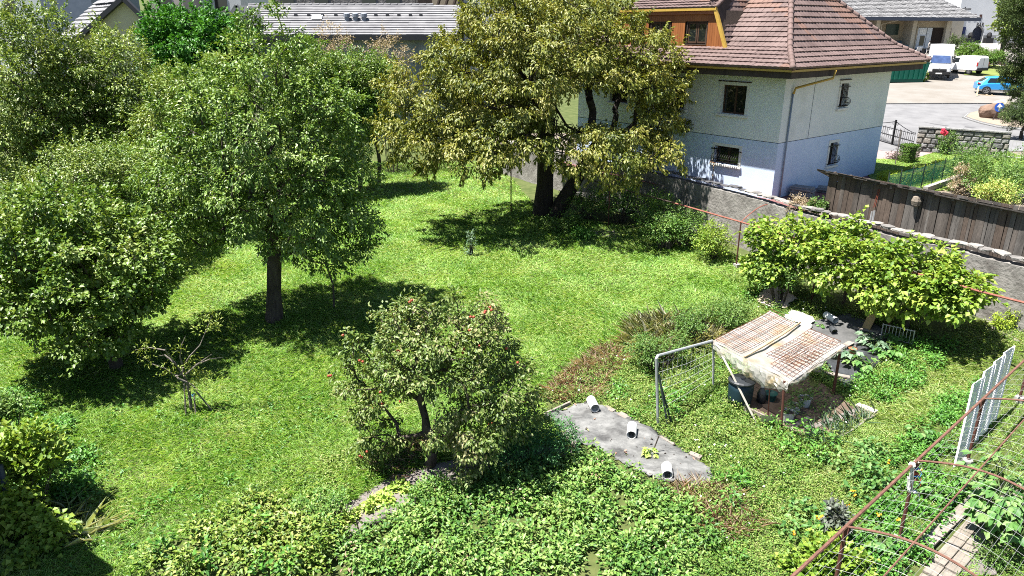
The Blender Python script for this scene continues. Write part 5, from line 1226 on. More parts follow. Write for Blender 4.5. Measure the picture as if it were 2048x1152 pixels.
# right side: pine, small tree, street trees and bushes
yP = 60
tp = thing('pine_tree', 'dark shaggy pine leaning in from the upper right edge', 'tree', (AtY(2060, 200, yP).x, yP, Sz(yP)))
rng = np.random.default_rng(41); lob = [ell(2058, 40, yP, 38, 60, 1.8), ell(2050, 110, yP, 38, 50, 1.8), ell(2056, 160, yP, 48, 26, 1.9), ell(2085, 90, yP, 50, 120, 2), ell(2030, 135, yP, 22, 16, 1.0), ell(2070, 10, yP, 60, 80, 2)]
C, cen = sample_lobes(rng, lob, 170, .5); b = np.array(tp.location)
nodes, par, rad = grow([b + [0, 0, -.2], b + [0, 0, 2.5], b + [-.1, 0, 6], b + [-.2, 0, 9.5]], .28, C, .012, 1, .1, rng); wood(nodes, par, rad, 7).build('trunk', BARK, tp, fixn=False)
leafobj('crown', cluster_leaves(rng, C, cen, 420, .62, .17, .045, up=.5, flat=.6), L_PINE, tp, rng)
yQ = 51
btq = AtY(2039, 290, yQ); btq.z = 2.05
tree('garden_tree', 'small rounded pine-like tree with bare trunk beside the wire fence', btq, [ell(2045, 228, yQ, 36, 20, 1.2), ell(2022, 246, yQ, 16, 7, .6), ell(2070, 220, yQ, 40, 36, 1.5)], 80, 260, .38, .11, .035, L_PINE, .1, 1.5, 42)
tree('street_tree', 'light green broadleaf tree behind the pine at top right', (AtY(2018, 60, 96).x, 96, Sz(96)), [ell(2022, 30, 96, 20, 45, 2.2), ell(2014, 62, 96, 10, 16, 1.2), ell(2008, 0, 96, 18, 14, 1.6)], 60, 120, .7, .24, .18, L_LIME, .25, 4, 43)
tree('street_tree', 'dark tree crown showing above the white bar roofline', (AtY(1950, 30, 140).x, 140, Sz(140)), [ell(1950, 2, 140, 34, 18, 3), ell(1920, -4, 140, 24, 14, 3)], 50, 120, .8, .3, .2, L_PEAR, .3, 4, 48)
bush('conifer_bush', 'uneven dark shrub beside the hall pier', [ell(1908, 88, 104, 16, 14, 1.2), ell(1900, 97, 104, 12, 10, 1), ell(1918, 82, 104, 8, 10, .8)], 26, 110, .5, .16, .09, L_PINE, 44, 'shrub', ground=Sz(104))
bush('clipped_bush', 'round clipped bush in front of the white bar, left one', [ell(1939, 103, 96, 23, 13, 1.5)], 60, 130, .4, .14, .09, L_HEDGE, 45, 'bush', 'round clipped bushes by the footpath', ground=Sz(96), pw=.3)
bush('clipped_bush', 'wide clipped bush with reddish skirt beside the pine, right one', [ell(1978, 116, 93, 34, 13, 1.6)], 70, 130, .4, .14, .09, L_HEDGE, 46, 'bush', 'round clipped bushes by the footpath', ground=Sz(93), pw=.3)
bush('roadside_bush', 'light green bush between the green skip and the box van', [ell(1838, 150, 82, 13, 14, 1.1)], 20, 120, .4, .14, .09, L_YHEDGE, 47, 'bush', ground=Sz(82))
# side garden shrubs
def gbush(name, label, lobes, n, per, lm, seed, cat='shrub', cr=.3, L=.08, W=.05, **k): return bush(name, label, lobes, n, per, cr, L, W, lm, seed, cat, ground=YZ, **k)
gbush('big_bush', 'large loose green bush behind the right end of the plank shed', [ell(1990, 345, 33, 75, 45, 1.5), ell(1950, 320, 34, 55, 30, 1.3), ell(2040, 370, 32, 50, 40, 1.3), ell(1925, 345, 34, 25, 45, .8)], 120, 130, L_BUSH, 51, cr=.34)
gbush('dry_brush', 'pale dry brushwood heaped at the corner of the retaining wall', [ell(1925, 365, 33, 16, 32, .5)], 18, 90, L_TAN, 52, cr=.25, L=.12, W=.03)
gbush('yellow_flower_bush', 'leafy shrub with pale yellow blooms behind the shed roof', [ell(1995, 385, 30, 40, 18, .8)], 30, 120, leafmat('yellow_bloom_leaf', [(.06, .13, .02), (.12, .2, .03), (.42, .42, .10)], .3), 53)
def boxhedge(name, label, lo, hi, fr, lm, seed, dens=260, L=.07, cat='hedge', group=None, wob=.0):
    """clipped hedge: leaves spread over and just inside a box"""
    rng = np.random.default_rng(seed); t = thing(name, label, cat, fr((lo[0] + hi[0]) / 2, (lo[1] + hi[1]) / 2, lo[2]), group)
    sx, sy, sz_ = hi[0] - lo[0], hi[1] - lo[1], hi[2] - lo[2]; n = int(dens * (2 * (sx + sy) * sz_ + sx * sy)); u = rng.random((n, 3)); ax = rng.integers(0, 5, n); e = 1 - np.abs(rng.normal(size=n)) * .07
    u[ax == 0, 2] = e[ax == 0]; u[ax == 1, 0] = e[ax == 1]; u[ax == 2, 0] = 1 - e[ax == 2]; u[ax == 3, 1] = e[ax == 3]; u[ax == 4, 1] = 1 - e[ax == 4]
    P = np.array([list(fr(lo[0] + a * sx, lo[1] + b * sy, lo[2] + c * sz_ * (1 + wob * math.sin(a * sx * 2.1)))) for a, b, c in u]); c = P.mean(0)
    o = nrm(P - c); leafobj('foliage', leafgeo(P, nrm(o + rdir(rng, n) * .8), nrm(o + rdir(rng, n) * .6 + np.array([0, 0, .6])), L, L * .6), lm, t, rng)
    mb = MB(); m_ = .16; mb.box((lo[0] + sx * m_, lo[1] + sy * m_, lo[2]), (hi[0] - sx * m_, hi[1] - sy * m_, hi[2] - sz_ * m_), fr); mb.build('twigs', BARK, t); return t
p = AtZ(1815, 325, YZ); boxhedge('box_topiary', 'dark box-shaped clipped shrub standing by the driveway edge', (-.4, -.35, 0), (.4, .35, 1.05), rotz(p, 20), L_HEDGE, 54, 900)
p = AtZ(1872, 297, YZ); boxhedge('box_topiary', 'wider box-shaped clipped shrub in front of the granite wall', (-.6, -.4, 0), (.6, .4, .95), rotz(p, 5), L_YHEDGE, 55, 700)
p = AtZ(1770, 372, YZ + .1); q = AtZ(1892, 342, YZ + .1); d = (q - p); d.z = 0; Lh = d.length; d.normalize()
boxhedge('low_hedge', 'long low yellow-green hedge running beside the green net fence', (0, -.5, 0), (Lh, .5, .55), Frame(p, d, Vector((-d.y, d.x, 0)), (0, 0, 1)), L_YHEDGE, 56, 500, wob=.12)
p = AtZ(1972, 303, YZ); boxhedge('low_hedge', 'short low hedge below the right end of the granite wall', (-.9, -.4, 0), (.9, .4, .4), rotz(p, -8), L_YHEDGE, 57, 500)
t = gbush('rose_bush', 'rose bush with red bloom against the granite wall', [ell(1893, 283, 45, 16, 16, .5)], 22, 70, L_BUSH, 58, cr=.24)
for dx, dy in ((0, 0), (4, 3), (-4, 2), (1, 5), (-2, -3)):
    o = bpy.data.objects.new('bloom', bpy.data.meshes.get('bloom_mesh') or bpy.data.meshes.new('bloom_mesh')); 
    if not len(o.data.vertices):
        bm = bmesh.new(); bmesh.ops.create_icosphere(bm, subdivisions=1, radius=.13); bm.to_mesh(o.data); bm.free(); o.data.materials.append(mat('red_bloom', (.55, .02, .05), (.7, .05, .1), .6, 9))
    COL.objects.link(o); o.parent = t; o.location = AtY(1889 + dx, 263 + dy, 44.4) - t.location
t = gbush('dark_rose', 'dark purple-leaved shrub with thin stake left of the box topiary', [ell(1791, 316, 43, 12, 12, .4)], 14, 70, leafmat('purple_leaf', [(.03, .02, .02), (.06, .03, .03), (.05, .06, .02)], .2), 59, cr=.22)
mb = MB(); b_ = AtZ(1790, 330, YZ); mb.tube([b_, b_ + Vector((0, 0, 2.0))], .03, 5); mb.build('stake', BARK_G, t)
gbush('wall_weed', 'pale dry weeds on the wall top left of the plank shed', [ell(1605, 408, 28.3, 22, 12, .35)], 14, 100, L_TAN, 60, cr=.2, L=.09, W=.025)
gbush('wall_weed', 'fresh green weed with a white flower at the left end of the plank shed', [ell(1632, 412, 28, 14, 11, .3)], 10, 90, L_BUSH, 61, cr=.18)
# ------------------------------------------------------------------ garden beds: sheets of fabric, soil, boards
M_SOIL = mat('dark_soil', (.055, .045, .04), (.12, .10, .09), .95, 3, .9, 18)
M_TARP = mat('grey_ground_fabric', (.06, .06, .06), (.225, .227, .222), .8, 1.7, 1.0, 7, c3=(.145, .147, .144), stretch=(1, 1.6, 1))
M_BLKP = mat('black_plastic_sheet', (.022, .024, .028), (.075, .08, .088), .4, 1.6, .6, 7, spec=.5)
M_DGF = mat('dark_grey_fabric', (.06, .062, .062), (.13, .13, .13), .85, 1.6, .6, 9)
M_BOARD = mat('grey_board', (.20, .17, .145), (.34, .30, .26), .9, 2, .4, 25)
rg = np.random.default_rng(77); rr_ = random.Random(77)
def cloth(name, label, e1, e2, nx, ny, m, cat, h=.03, wr=.035, seed=1, kind=None):
    def res(e, n):
        pts = [G(*p) for p in e]; L = [0]
        for a, b in zip(pts[:-1], pts[1:]): L.append(L[-1] + (b - a).length)
        out = []
        for i in range(n):
            d = L[-1] * i / (n - 1); k = max(j for j in range(len(L)) if L[j] <= d + 1e-9); k = min(k, len(pts) - 2); out.append(pts[k] + (pts[k + 1] - pts[k]) * ((d - L[k]) / max(1e-6, L[k + 1] - L[k])))
        return out
    A, B = res(e1, nx), res(e2, nx); vs_ = []
    for i in range(nx):
        for j in range(ny):
            p = A[i] + (B[i] - A[i]) * (j / (ny - 1)); e = min(i, nx - 1 - i, j, ny - 1 - j)
            w = vnoise(np.array([p.x + .6 * p.y]), np.array([p.y - .3 * p.x]), .45, seed)[0] + .5 * vnoise(np.array([p.x * 2.5 - p.y]), np.array([p.y * .8 + p.x]), .3, seed + 3)[0]
            p.z = float(Tg(p.x, p.y)) + h + wr * (w - .4) * (1 if e else .2)
            if e == 0: p.x += rr_.uniform(-.09, .09); p.y += rr_.uniform(-.09, .09)
            vs_.append(p)
    mb = MB(); mb.add(vs_, [(i * ny + j, (i + 1) * ny + j, (i + 1) * ny + j + 1, i * ny + j + 1) for i in range(nx - 1) for j in range(ny - 1)])
    o = mb.build(name, m, smooth=True); o.modifiers.new('thick', 'SOLIDIFY').thickness = .012
    return tag(o, label, cat)
TARP = [(1088, 832), (1180, 806), (1262, 836), (1340, 884), (1424, 940), (1426, 968), (1395, 977), (1300, 957), (1215, 910), (1140, 882)]
cloth('ground_fabric', 'large pale grey weed fabric spread over a bed in the foreground', [(1180, 806), (1262, 836), (1340, 884), (1424, 940), (1427, 962)], [(1088, 832), (1140, 882), (1215, 910), (1300, 957), (1400, 978)], 60, 22, M_TARP, 'ground sheet', .035, .10, 1)
TARP_IN = [(1110, 836), (1182, 818), (1250, 842), (1320, 884), (1392, 936), (1396, 958), (1380, 966), (1300, 944), (1225, 904), (1160, 876)]
PATHS = [(688, 1012), (790, 950), (880, 925), (960, 905), (1100, 893), (1160, 905), (1130, 925), (1000, 950), (930, 962), (800, 1010), (700, 1080), (660, 1075)]
def soil(px, name='bed_soil', h=.012):
    pts = [G(*p) for p in px]; mb = MB(); c = sum(pts, Vector()) / len(pts); n = len(pts); rings = []
    for f in (1, .75, .5, .25): rings += [c + (p - c) * f for p in pts]
    vs_ = [Vector((p.x, p.y, float(Tg(p.x, p.y)) + h + .03 * rr_.random())) for p in rings] + [Vector((c.x, c.y, float(Tg(c.x, c.y)) + h + .02))]
    fs = [(r * n + i, r * n + (i + 1) % n, (r + 1) * n + (i + 1) % n, (r + 1) * n + i) for r in range(3) for i in range(n)] + [(3 * n + i, 3 * n + (i + 1) % n, 4 * n) for i in range(n)]
    mb.add(vs_, fs); return tag(mb.build(name, M_SOIL, smooth=True), kind='structure')
M_DRYSOIL = mat('dry_grey_soil', (.13, .115, .105), (.24, .215, .20), .95, 3, .9, 16)
M_SOIL, keep_ = M_DRYSOIL, M_SOIL; soil(PATHS, 'bed_path'); M_SOIL = keep_
SHEL = [(1440, 800), (1500, 760), (1600, 740), (1680, 790), (1720, 830), (1640, 880), (1590, 870), (1560, 850)]
M_SOIL, keep_ = mat('brown_soil', (.10, .07, .05), (.17, .125, .095), .95, 3, .7, 16), M_SOIL; soil(SHEL, 'shelter_floor'); M_SOIL = keep_
for q in ([(1880, 1152), (1960, 1075), (2020, 1100), (1990, 1152)], [(1600, 860), (1720, 815), (1760, 825), (1640, 905)], [(1960, 640), (2048, 655), (2048, 690), (1975, 660)], [(1180, 462), (1235, 462), (1240, 478), (1195, 474)]):
    M_SOIL, keep_ = M_DRYSOIL, M_SOIL; soil(q, 'bare_soil'); M_SOIL = keep_
BLK = [(1610, 640), (1690, 628), (1760, 652), (1795, 690), (1750, 735), (1700, 775), (1640, 745), (1620, 700)]
cloth('ground_fabric', 'dark grey fabric sheet on the bed behind the plastic shelter', [(1690, 627), (1765, 655), (1800, 690)], [(1600, 648), (1650, 690), (1700, 712)], 30, 20, M_DGF, 'ground sheet', .03, .06, 4)
cloth('plastic_sheet', 'shiny black plastic sheet between zucchini plants and shelter', [(1720, 690), (1775, 715), (1740, 745)], [(1650, 725), (1670, 765), (1700, 778)], 26, 18, M_BLKP, 'ground sheet', .05, .07, 5)
cloth('clear_sheet', 'cloudy plastic sheet with brown stains lying beyond the shelter', [(1528, 584), (1560, 580), (1592, 600)], [(1512, 606), (1535, 620), (1570, 622)], 16, 12, mat('stained_sheet', (.36, .27, .23), (.62, .58, .52), .4, 1.2), 'ground sheet', .12, .05, 6)
def board(label, a, b, w, h, m=None, cat='board', lift=.04, za=None, zb=None, group=None, name='board'):
    p, q = G(*a), G(*b); p.z += lift + (za or 0); q.z += lift + (zb or 0); mb = MB(); mb.bar(p, q, w, h); return tag(mb.build(name, m or M_BOARD, bevel=.004), label, cat, group)
M_YB = mat('yellow_board', (.42, .29, .13), (.52, .38, .19), .75, 3)
board('thin grey board edging the near left end of the pale fabric', (1088, 832), (1140, 808), .06, .09)
board('narrow pale board along the left edge of the pale fabric', (1120, 870), (1152, 894), .09, .12)
board('flat whitish plank at the upper edge of the fabric by its first tube', (1208, 816), (1228, 826), .16, .07)
board('second whitish plank at the upper edge of the fabric', (1238, 830), (1260, 842), .2, .07)
board('small pale plank on the right edge of the fabric', (1320, 876), (1348, 892), .08, .05)
board('stone-grey short plank beside the fabric at its right end', (1378, 910), (1402, 920), .16, .1)
board('plank crossing the black plastic behind the shelter', (1668, 708), (1702, 690), .2, .04, lift=.1)
board('long grey board between black plastic and shelter edge', (1625, 748), (1698, 762), .16, .05, lift=.12)
board('pale board lying among zucchini leaves', (1722, 688), (1785, 705), .16, .04, lift=.08)
board('flat board at the foot of the upright yellow board', (1705, 658), (1758, 668), .12, .05, lift=.06)
t = board('upright yellow wooden board standing in the bed beside the metal rack', (1730, 662), (1742, 655), .3, .03, M_YB, lift=.02, zb=.55)
cloth('white_sheet', 'white square panel lying beside the dark fabric', [(1588, 628), (1612, 634), (1632, 646)], [(1566, 640), (1590, 652), (1612, 664)], 8, 8, mat('white_panel', (.66, .65, .62), (.74, .73, .70), .6, 2), 'panel', .14, .01, 8)
def pipe(label, a, b, r, group):
    p, q = G(*a), G(*b); p.z += r + .05; q.z += r + .05; d = (q - p).normalized(); x = d.cross(Vector((0, 0, 1))).normalized(); z = x.cross(d); L = (q - p).length
    fr = Frame(p, x, z, d); mb = MB(); mb.lathe([(r * .9, .0), (r, .0), (r, L), (r * .9, L), (r * .88, L * .5), (r * .9, .0)], n=14, fr=fr, cap=False)
    return tag(mb.build('white_tube', M_WTUBE, smooth=False), label, 'tube', group)
M_WTUBE = mat('white_plastic_tube', (.72, .72, .72), (.8, .8, .79), .5, 4)
GT = 'white tubes lying on the garden fabric'
pipe('white plastic tube at the top end of the pale fabric', (1181, 810), (1190, 828), .125, GT); pipe('white plastic tube in the middle of the pale fabric', (1264, 862), (1262, 882), .125, GT)
pipe('white plastic tube at the bottom end of the pale fabric', (1332, 944), (1334, 963), .125, GT); pipe('white plastic tube on the dark fabric behind the shelter', (1650, 638), (1670, 650), .12, GT)
pipe('short black tube on the dark fabric by the plank', (1662, 664), (1668, 672), .1, None).data.materials[0] = M_BLKP

# ------------------------------------------------------------------ plastic-roofed shelter
L_, F_, R_ = G(1427, 775), G(1562, 862), G(1666, 790)
TL, TF, TR, TB = AtY(1424, 683, L_.y), AtY(1580, 764, F_.y), AtY(1692, 690, R_.y), AtY(1540, 622, 20.4)
sh = thing('plastic_shelter', 'low shelter on thin posts roofed with stained milky plastic film', 'shelter', (L_ + R_) / 2)
M_FILM = sheetmat('milky_film', (.33, .295, .27), (.50, .47, .45), alpha=.92, trans=.22, scale=2.2)
nt = M_FILM.node_tree
def stain(m, col, sc, lo, hi):
    nt = m.node_tree; b = nt.nodes['Principled BSDF']; src = b.inputs['Base Color'].links[0].from_socket
    n = nt.nodes.new('ShaderNodeTexNoise'); n.inputs['Scale'].default_value = sc; n.inputs['Detail'].default_value = 6; g = nt.nodes.new('ShaderNodeNewGeometry'); nt.links.new(g.outputs['Position'], n.inputs['Vector'])
    r = nt.nodes.new('ShaderNodeMapRange'); r.inputs[1].default_value = lo; r.inputs[2].default_value = hi; nt.links.new(n.outputs[0], r.inputs[0])
    mx = nt.nodes.new('ShaderNodeMixRGB'); mx.inputs[2].default_value = _col(col); nt.links.new(r.outputs[0], mx.inputs[0]); nt.links.new(src, mx.inputs[1]); nt.links.new(mx.outputs[0], b.inputs['Base Color'])
stain(M_UP, (.44, .46, .42), .8, .56, .95); stain(M_LOW, (.40, .47, .56), 1.0, .58, .95)
stain(M_FILM, (.36, .20, .08), 1.7, .50, .80)
def roofpt(u, w, lift=0):                               # u: from the left edge to the back/right edge, w: from back-left to front-right
    a = TL + (TB - TL) * u; b = TF + (TR - TF) * u; p = a + (b - a) * w; p.z += lift; return p
nu, nw = 34, 40; vs_ = []
for i in range(nu):
    for j in range(nw):
        u, w = i / (nu - 1), j / (nw - 1); p = roofpt(u, w)
        n1 = vnoise(np.array([u * 7 + w * 3]), np.array([w * 9 - u * 2]), 1, 5)[0]; p.z += .05 * (n1 - .5) - .10 * math.sin(math.pi * w) * math.sin(math.pi * u) * .6
        vs_.append(p)
mb = MB(); mb.add(vs_, [(i * nw + j, (i + 1) * nw + j, (i + 1) * nw + j + 1, i * nw + j + 1) for i in range(nu - 1) for j in range(nw - 1)])
# hanging flaps
def flap(fn, drop, n, out, mm=6):
    vs2 = []
    for i in range(n):
        t_ = i / (n - 1); p = fn(t_); d = drop(t_)
        for k in range(mm):
            f = k / (mm - 1); q = p + out * (.07 * math.sin(f * 2.6) * (d / .3)) + Vector((0, 0, -d * f)) + Vector((rr_.uniform(-.03, .03), rr_.uniform(-.03, .03), rr_.uniform(-.02, .02))) * (1 if k else 0); vs2.append(q)
    mb.add(vs2, [(i * mm + k, (i + 1) * mm + k, (i + 1) * mm + k + 1, i * mm + k + 1) for i in range(n - 1) for k in range(mm - 1)])
outL = ((TF - TL).cross(Vector((0, 0, 1)))).normalized()
if outL.dot(TB - TL) > 0: outL = -outL
outF = ((TR - TF).cross(Vector((0, 0, 1)))).normalized()
if outF.dot(TL - TF) > 0: outF = -outF
M_FLAP = sheetmat('clear_film_edge', (.56, .55, .50), (.66, .65, .62), alpha=.62, trans=.35, scale=3); stain(M_FLAP, (.50, .36, .14), 2.6, .5, .75)
film = mb.build('plastic_film', M_FILM, sh, smooth=True, fixn=False); mb = MB()
flap(lambda t_: roofpt(0, t_), lambda t_: .10 + .36 * max(0, math.sin(math.pi * min(1, t_ * .95))) ** .8 * (.5 + .6 * t_) + .07 * abs(math.sin(t_ * 11)) + rr_.uniform(0, .06), 34, outL)
flap(lambda t_: roofpt(t_, 1), lambda t_: .05 + .12 * abs(math.sin(t_ * 9)) * (1 - t_) + rr_.uniform(0, .09), 26, outF)
flap(lambda t_: roofpt(1, t_), lambda t_: .10 + .06 * math.sin(t_ * 13) + rr_.uniform(0, .06), 24, -outL)
mb.build('hanging_film', M_FLAP, sh, fixn=False)
def post(a, top, r, m, name='post'):
    mb = MB(); mb.tube([a - Vector((0, 0, .1)), top], r, 7); return mb.build(name, m, sh)
M_GPOST = mat('grey_steel_post', (.34, .36, .37), (.44, .46, .47), .5, 7, metal=.2); M_RPOST = mat('rust_red_post', (.07, .025, .018), (.12, .045, .03), .85, 9)
post(L_, TL + Vector((.05, .03, 0)), .035, M_GPOST); post(F_, TF + Vector((-.1, .1, -.02)), .035, M_RPOST); post(R_, TR + Vector((-.12, .02, -.02)), .04, M_RPOST)
B_ = Vector((TB.x, TB.y, float(Tg(TB.x, TB.y)))); post(B_, TB, .035, M_GPOST); post(G(1536, 835), AtY(1540, 770, G(1536, 835).y), .018, M_RPOST, 'rod')
for a, b in ((TL, TF), (TF, TR), (TR, TB), (TB, TL)): mb = MB(); mb.tube([a - Vector((0, 0, .05)), b - Vector((0, 0, .05))], .025, 5); mb.build('roof_rail', M_BOARD, sh)
# rusty reinforcing meshes lying on the film, one bar after another
M_BAR = mat('rusty_bar', (.075, .028, .016), (.17, .065, .03), .85, 12)
def rebar(label, u0, u1, w0, w1, nu_, nw_, skew, lift):
    t = thing('rebar_mesh', label, 'mesh panel', roofpt((u0 + u1) / 2, (w0 + w1) / 2, lift), 'rusty mesh panels on the shelter roof')
    def pt(u, w): return roofpt(u + skew * (w - w0), w + skew * .5 * (u - u0), lift + .03 * vnoise(np.array([u * 5]), np.array([w * 5]), 1, 9)[0] - .06 * math.sin(math.pi * w) * math.sin(math.pi * u))
    for k in range(nu_):
        w = w0 + (w1 - w0) * k / (nu_ - 1); mb = MB(); mb.tube([pt(u0 + (u1 - u0) * i / 6, w) for i in range(7)], .0085, 4); mb.build('bar', M_BAR, t, fixn=False)
    for k in range(nw_):
        u = u0 + (u1 - u0) * k / (nw_ - 1); mb = MB(); mb.tube([pt(u, w0 + (w1 - w0) * i / 4) + Vector((0, 0, .012)) for i in range(5)], .0085, 4); mb.build('bar', M_BAR, t, fixn=False)
rebar('rusty reinforcing mesh along the back edge of the shelter roof', .03, .99, .02, .36, 4, 16, 0, .05)
rebar('wide rusty reinforcing mesh over the middle of the shelter roof', .22, .96, .55, .92, 6, 13, .06, .05)
rebar('tilted rusty reinforcing mesh at the front corner of the shelter roof', .06, .62, .72, 1.0, 4, 10, -.1, .085)
mb = MB(); mb.tube([roofpt(.0, .44, .05), roofpt(.3, .45, .07), roofpt(.65, .44, .06), roofpt(1, .42, .07)], [.028, .034, .026, .034], 6); tag(mb.build('rolled_sheet', mat('tan_film_roll', (.42, .30, .16), (.56, .44, .28), .6, 4), smooth=True), 'tan rolled strip of film lying across the shelter roof', 'roll')
# grey goal-like frame left of it
fb, ft = G(1317, 853), AtY(1313, 712, G(1317, 853).y)
fr_ = thing('pipe_trellis', 'grey steel pipe frame with sagging net left of the shelter', 'frame', fb)
mb = MB(); mb.tube([fb - Vector((0, 0, .1)), ft - Vector((0, 0, .06)), ft + (TL - ft) * .02, TL + Vector((0, 0, .02))], .04, 8); mb.build('pipe', M_GPOST, fr_)
for a, b in (((1336, 855), (1318, 750)), ((1344, 850), (1320, 765))): mb = MB(); mb.tube([G(*a), AtY(b[0], b[1], fb.y)], .03, 6); mb.build('prop', mat('dark_green_prop', (.04, .06, .055), None, .7) if a[0] == 1336 else bpy.data.materials['dark_green_prop'], fr_)
mb = MB()
for k in range(6):
    f = .1 + .13 * k; a = ft + (fb - ft) * f; b = TL + (L_ - TL) * f; mb.tube([a, a + (b - a) * .5 + Vector((0, 0, -.06)), b], .005, 3)
for k in range(12):
    f = (k + .5) / 12; a = ft + (TL - ft) * f; b = a + Vector((0, 0, -1.1 + .2 * f)); mb.tube([a, b], .004, 3)
tag(mb.build('net', mat('grey_net', (.3, .32, .3), None, .8), fr_), kind='stuff')
# things under and beside the shelter
t = thing('leaning_pole', 'pale wooden pole leaning from the grass up to the shelter roof corner', 'pole', G(1512, 842)); mb = MB(); mb.tube([G(1512, 845), AtY(1462, 745, 17.6), TL + Vector((.1, 0, -.05))], .03, 6); mb.build('pole', mat('pale_pole', (.34, .32, .28), (.44, .41, .36), .85, 6), t)
def lathething(name, label, cat, p, prof, m, rim=None, group=None, n=16):
    mb = MB(); mb.lathe(prof, p, n, cap=False); o = tag(mb.build(name, m, smooth=True, fixn=False), label, cat, group); return o
p = G(1478, 808); bt = thing('blue_barrel', 'dark blue plastic barrel with a black lid under the shelter', 'barrel', p)
mb = MB(); mb.lathe([(.3, 0), (.33, .25), (.34, .5), (.33, .72)], p, 18); mb.build('drum', mat('blue_drum', (.006, .022, .035), (.012, .035, .05), .5, 4), bt, smooth=True)
mb = MB(); mb.lathe([(.37, .72), (.37, .76), (.32, .79), (.1, .8), (.08, .84), (.01, .84)], p, 18); mb.build('lid', mat('black_lid', (.03, .035, .04), None, .4), bt)
M_BUCK = mat('white_bucket', (.62, .63, .62), (.72, .72, .71), .5, 5)
L_POT = leafmat('pot_leaf', [(.03, .07, .015), (.06, .12, .03), (.10, .16, .05)], .3)
for i, (px, py, r, h, lb) in enumerate(((1608, 812, .17, .26, 'white bucket planter at the back of the shelter floor'), (1588, 826, .15, .24, 'smaller white bucket in the middle of the row under the shelter'), (1574, 842, .18, .28, 'white bucket planter nearest the front rust-red post'))):
    p = G(px, py); p.z += .02; b = thing('bucket_planter', lb, 'planter', p, 'white bucket planters under the shelter'); mb = MB(); mb.lathe([(r * .8, 0), (r, h), (r + .015, h), (r + .015, h - .02), (r * .98, h - .02)], p, 16, cap=False); mb.build('bucket', M_BUCK, b, smooth=False)
    mb = MB(); mb.lathe([(r * .93, h - .05), (.001, h - .04)], p, 16, cap=False); mb.build('soil', M_SOIL, b)
    leafobj('plant', plants(rg, np.array([[p.x, p.y, p.z + h - .05]]), .35, .2, 70, .11, .05), L_POT, b, rg)
p = G(1521, 806); bo = thing('black_jug', 'black and white plastic jug beside the blue barrel', 'jug', p); mb = MB(); mb.lathe([(.12, 0), (.13, .3), (.08, .42), (.04, .48), (.04, .56)], p, 12); mb.build('body', M_BLKP, bo, smooth=True); mb = MB(); mb.lathe([(.05, .5), (.06, .6), (.03, .66)], p, 10); mb.build('spout', M_BUCK, bo)
lathething('green_pot', 'dark green round pot right of the jug under the shelter', 'pot', G(1540, 802), [(.12, 0), (.17, .25), (.19, .26), (.17, .22), (.001, .2)], mat('green_pot', (.02, .10, .09), None, .5))
lathething('terracotta_pot', 'terracotta pot tipped among the zucchini leaves', 'pot', G(1703, 712) + Vector((0, 0, .08)), [(.08, 0), (.13, .18), (.14, .2), (.12, .16), (.001, .14)], mat('terracotta', (.38, .15, .07), (.45, .2, .1), .8, 6))
board('pale plank edging the shelter floor at the left', (1458, 806), (1490, 822), .05, .22, lift=.1); board('pale plank edging the shelter floor by the leaning pole', (1490, 824), (1528, 842), .05, .2, lift=.08)
board('wet brown plank on the right edge of the shelter floor', (1578, 862), (1618, 838), .14, .06); board('pale plank right of the rear rust-red post', (1714, 812), (1752, 828), .2, .05, mat('bleached_plank', (.42, .38, .33), (.52, .48, .42), .85, 3), lift=.06)
c0 = G(1543, 858); t = thing('corrugated_sheet', 'cream corrugated plastic offcut propped by the front post', 'sheet', c0); mb = MB(); fr = Frame(AtY(1523, 830, c0.y - .05), (.85, .1, -.18), (0, 0, 1), (.1, .3, -.75)); nn = 25; vs_ = []
for i in range(nn):
    for k in (0, 1): vs_.append(fr(.50 * i / (nn - 1), .0, .34 * k) + Vector((0, 0, 0)) + Vector((.0, -1, .4)) * (.018 * math.sin(i * 1.35)))
mb.add(vs_, [(2 * i, 2 * i + 2, 2 * i + 3, 2 * i + 1) for i in range(nn - 1)]); mb.build('sheet', mat('cream_plastic', (.60, .54, .38), (.68, .62, .47), .5, 5), t, fixn=False)
# white metal rack
t = thing('metal_rack', 'low silvery metal bed-end rack standing in the far bed', 'rack', G(1758, 690)); a0, a1 = G(1760, 683), G(1822, 698); hgt = Vector((0, 0, .62))
mb = MB(); mb.tube([a0, a0 + hgt * 1.05], .018, 6); mb.tube([a1, a1 + hgt * 1.05], .018, 6); mb.build('post', M_ALU, t); mb = MB(); mb.tube([a0 + hgt, a1 + hgt], .016, 6); mb.build('crossbar', M_ALU, t); mb = MB(); mb.tube([a0 + hgt * .3, a1 + hgt * .3], .016, 6); mb.build('crossbar', M_ALU, t)
for k in range(1, 9): q = a0 + (a1 - a0) * (k / 9); mb = MB(); mb.tube([q + hgt * .3, q + hgt * 1.05], .011, 5); mb.build('spindle', M_ALU, t)

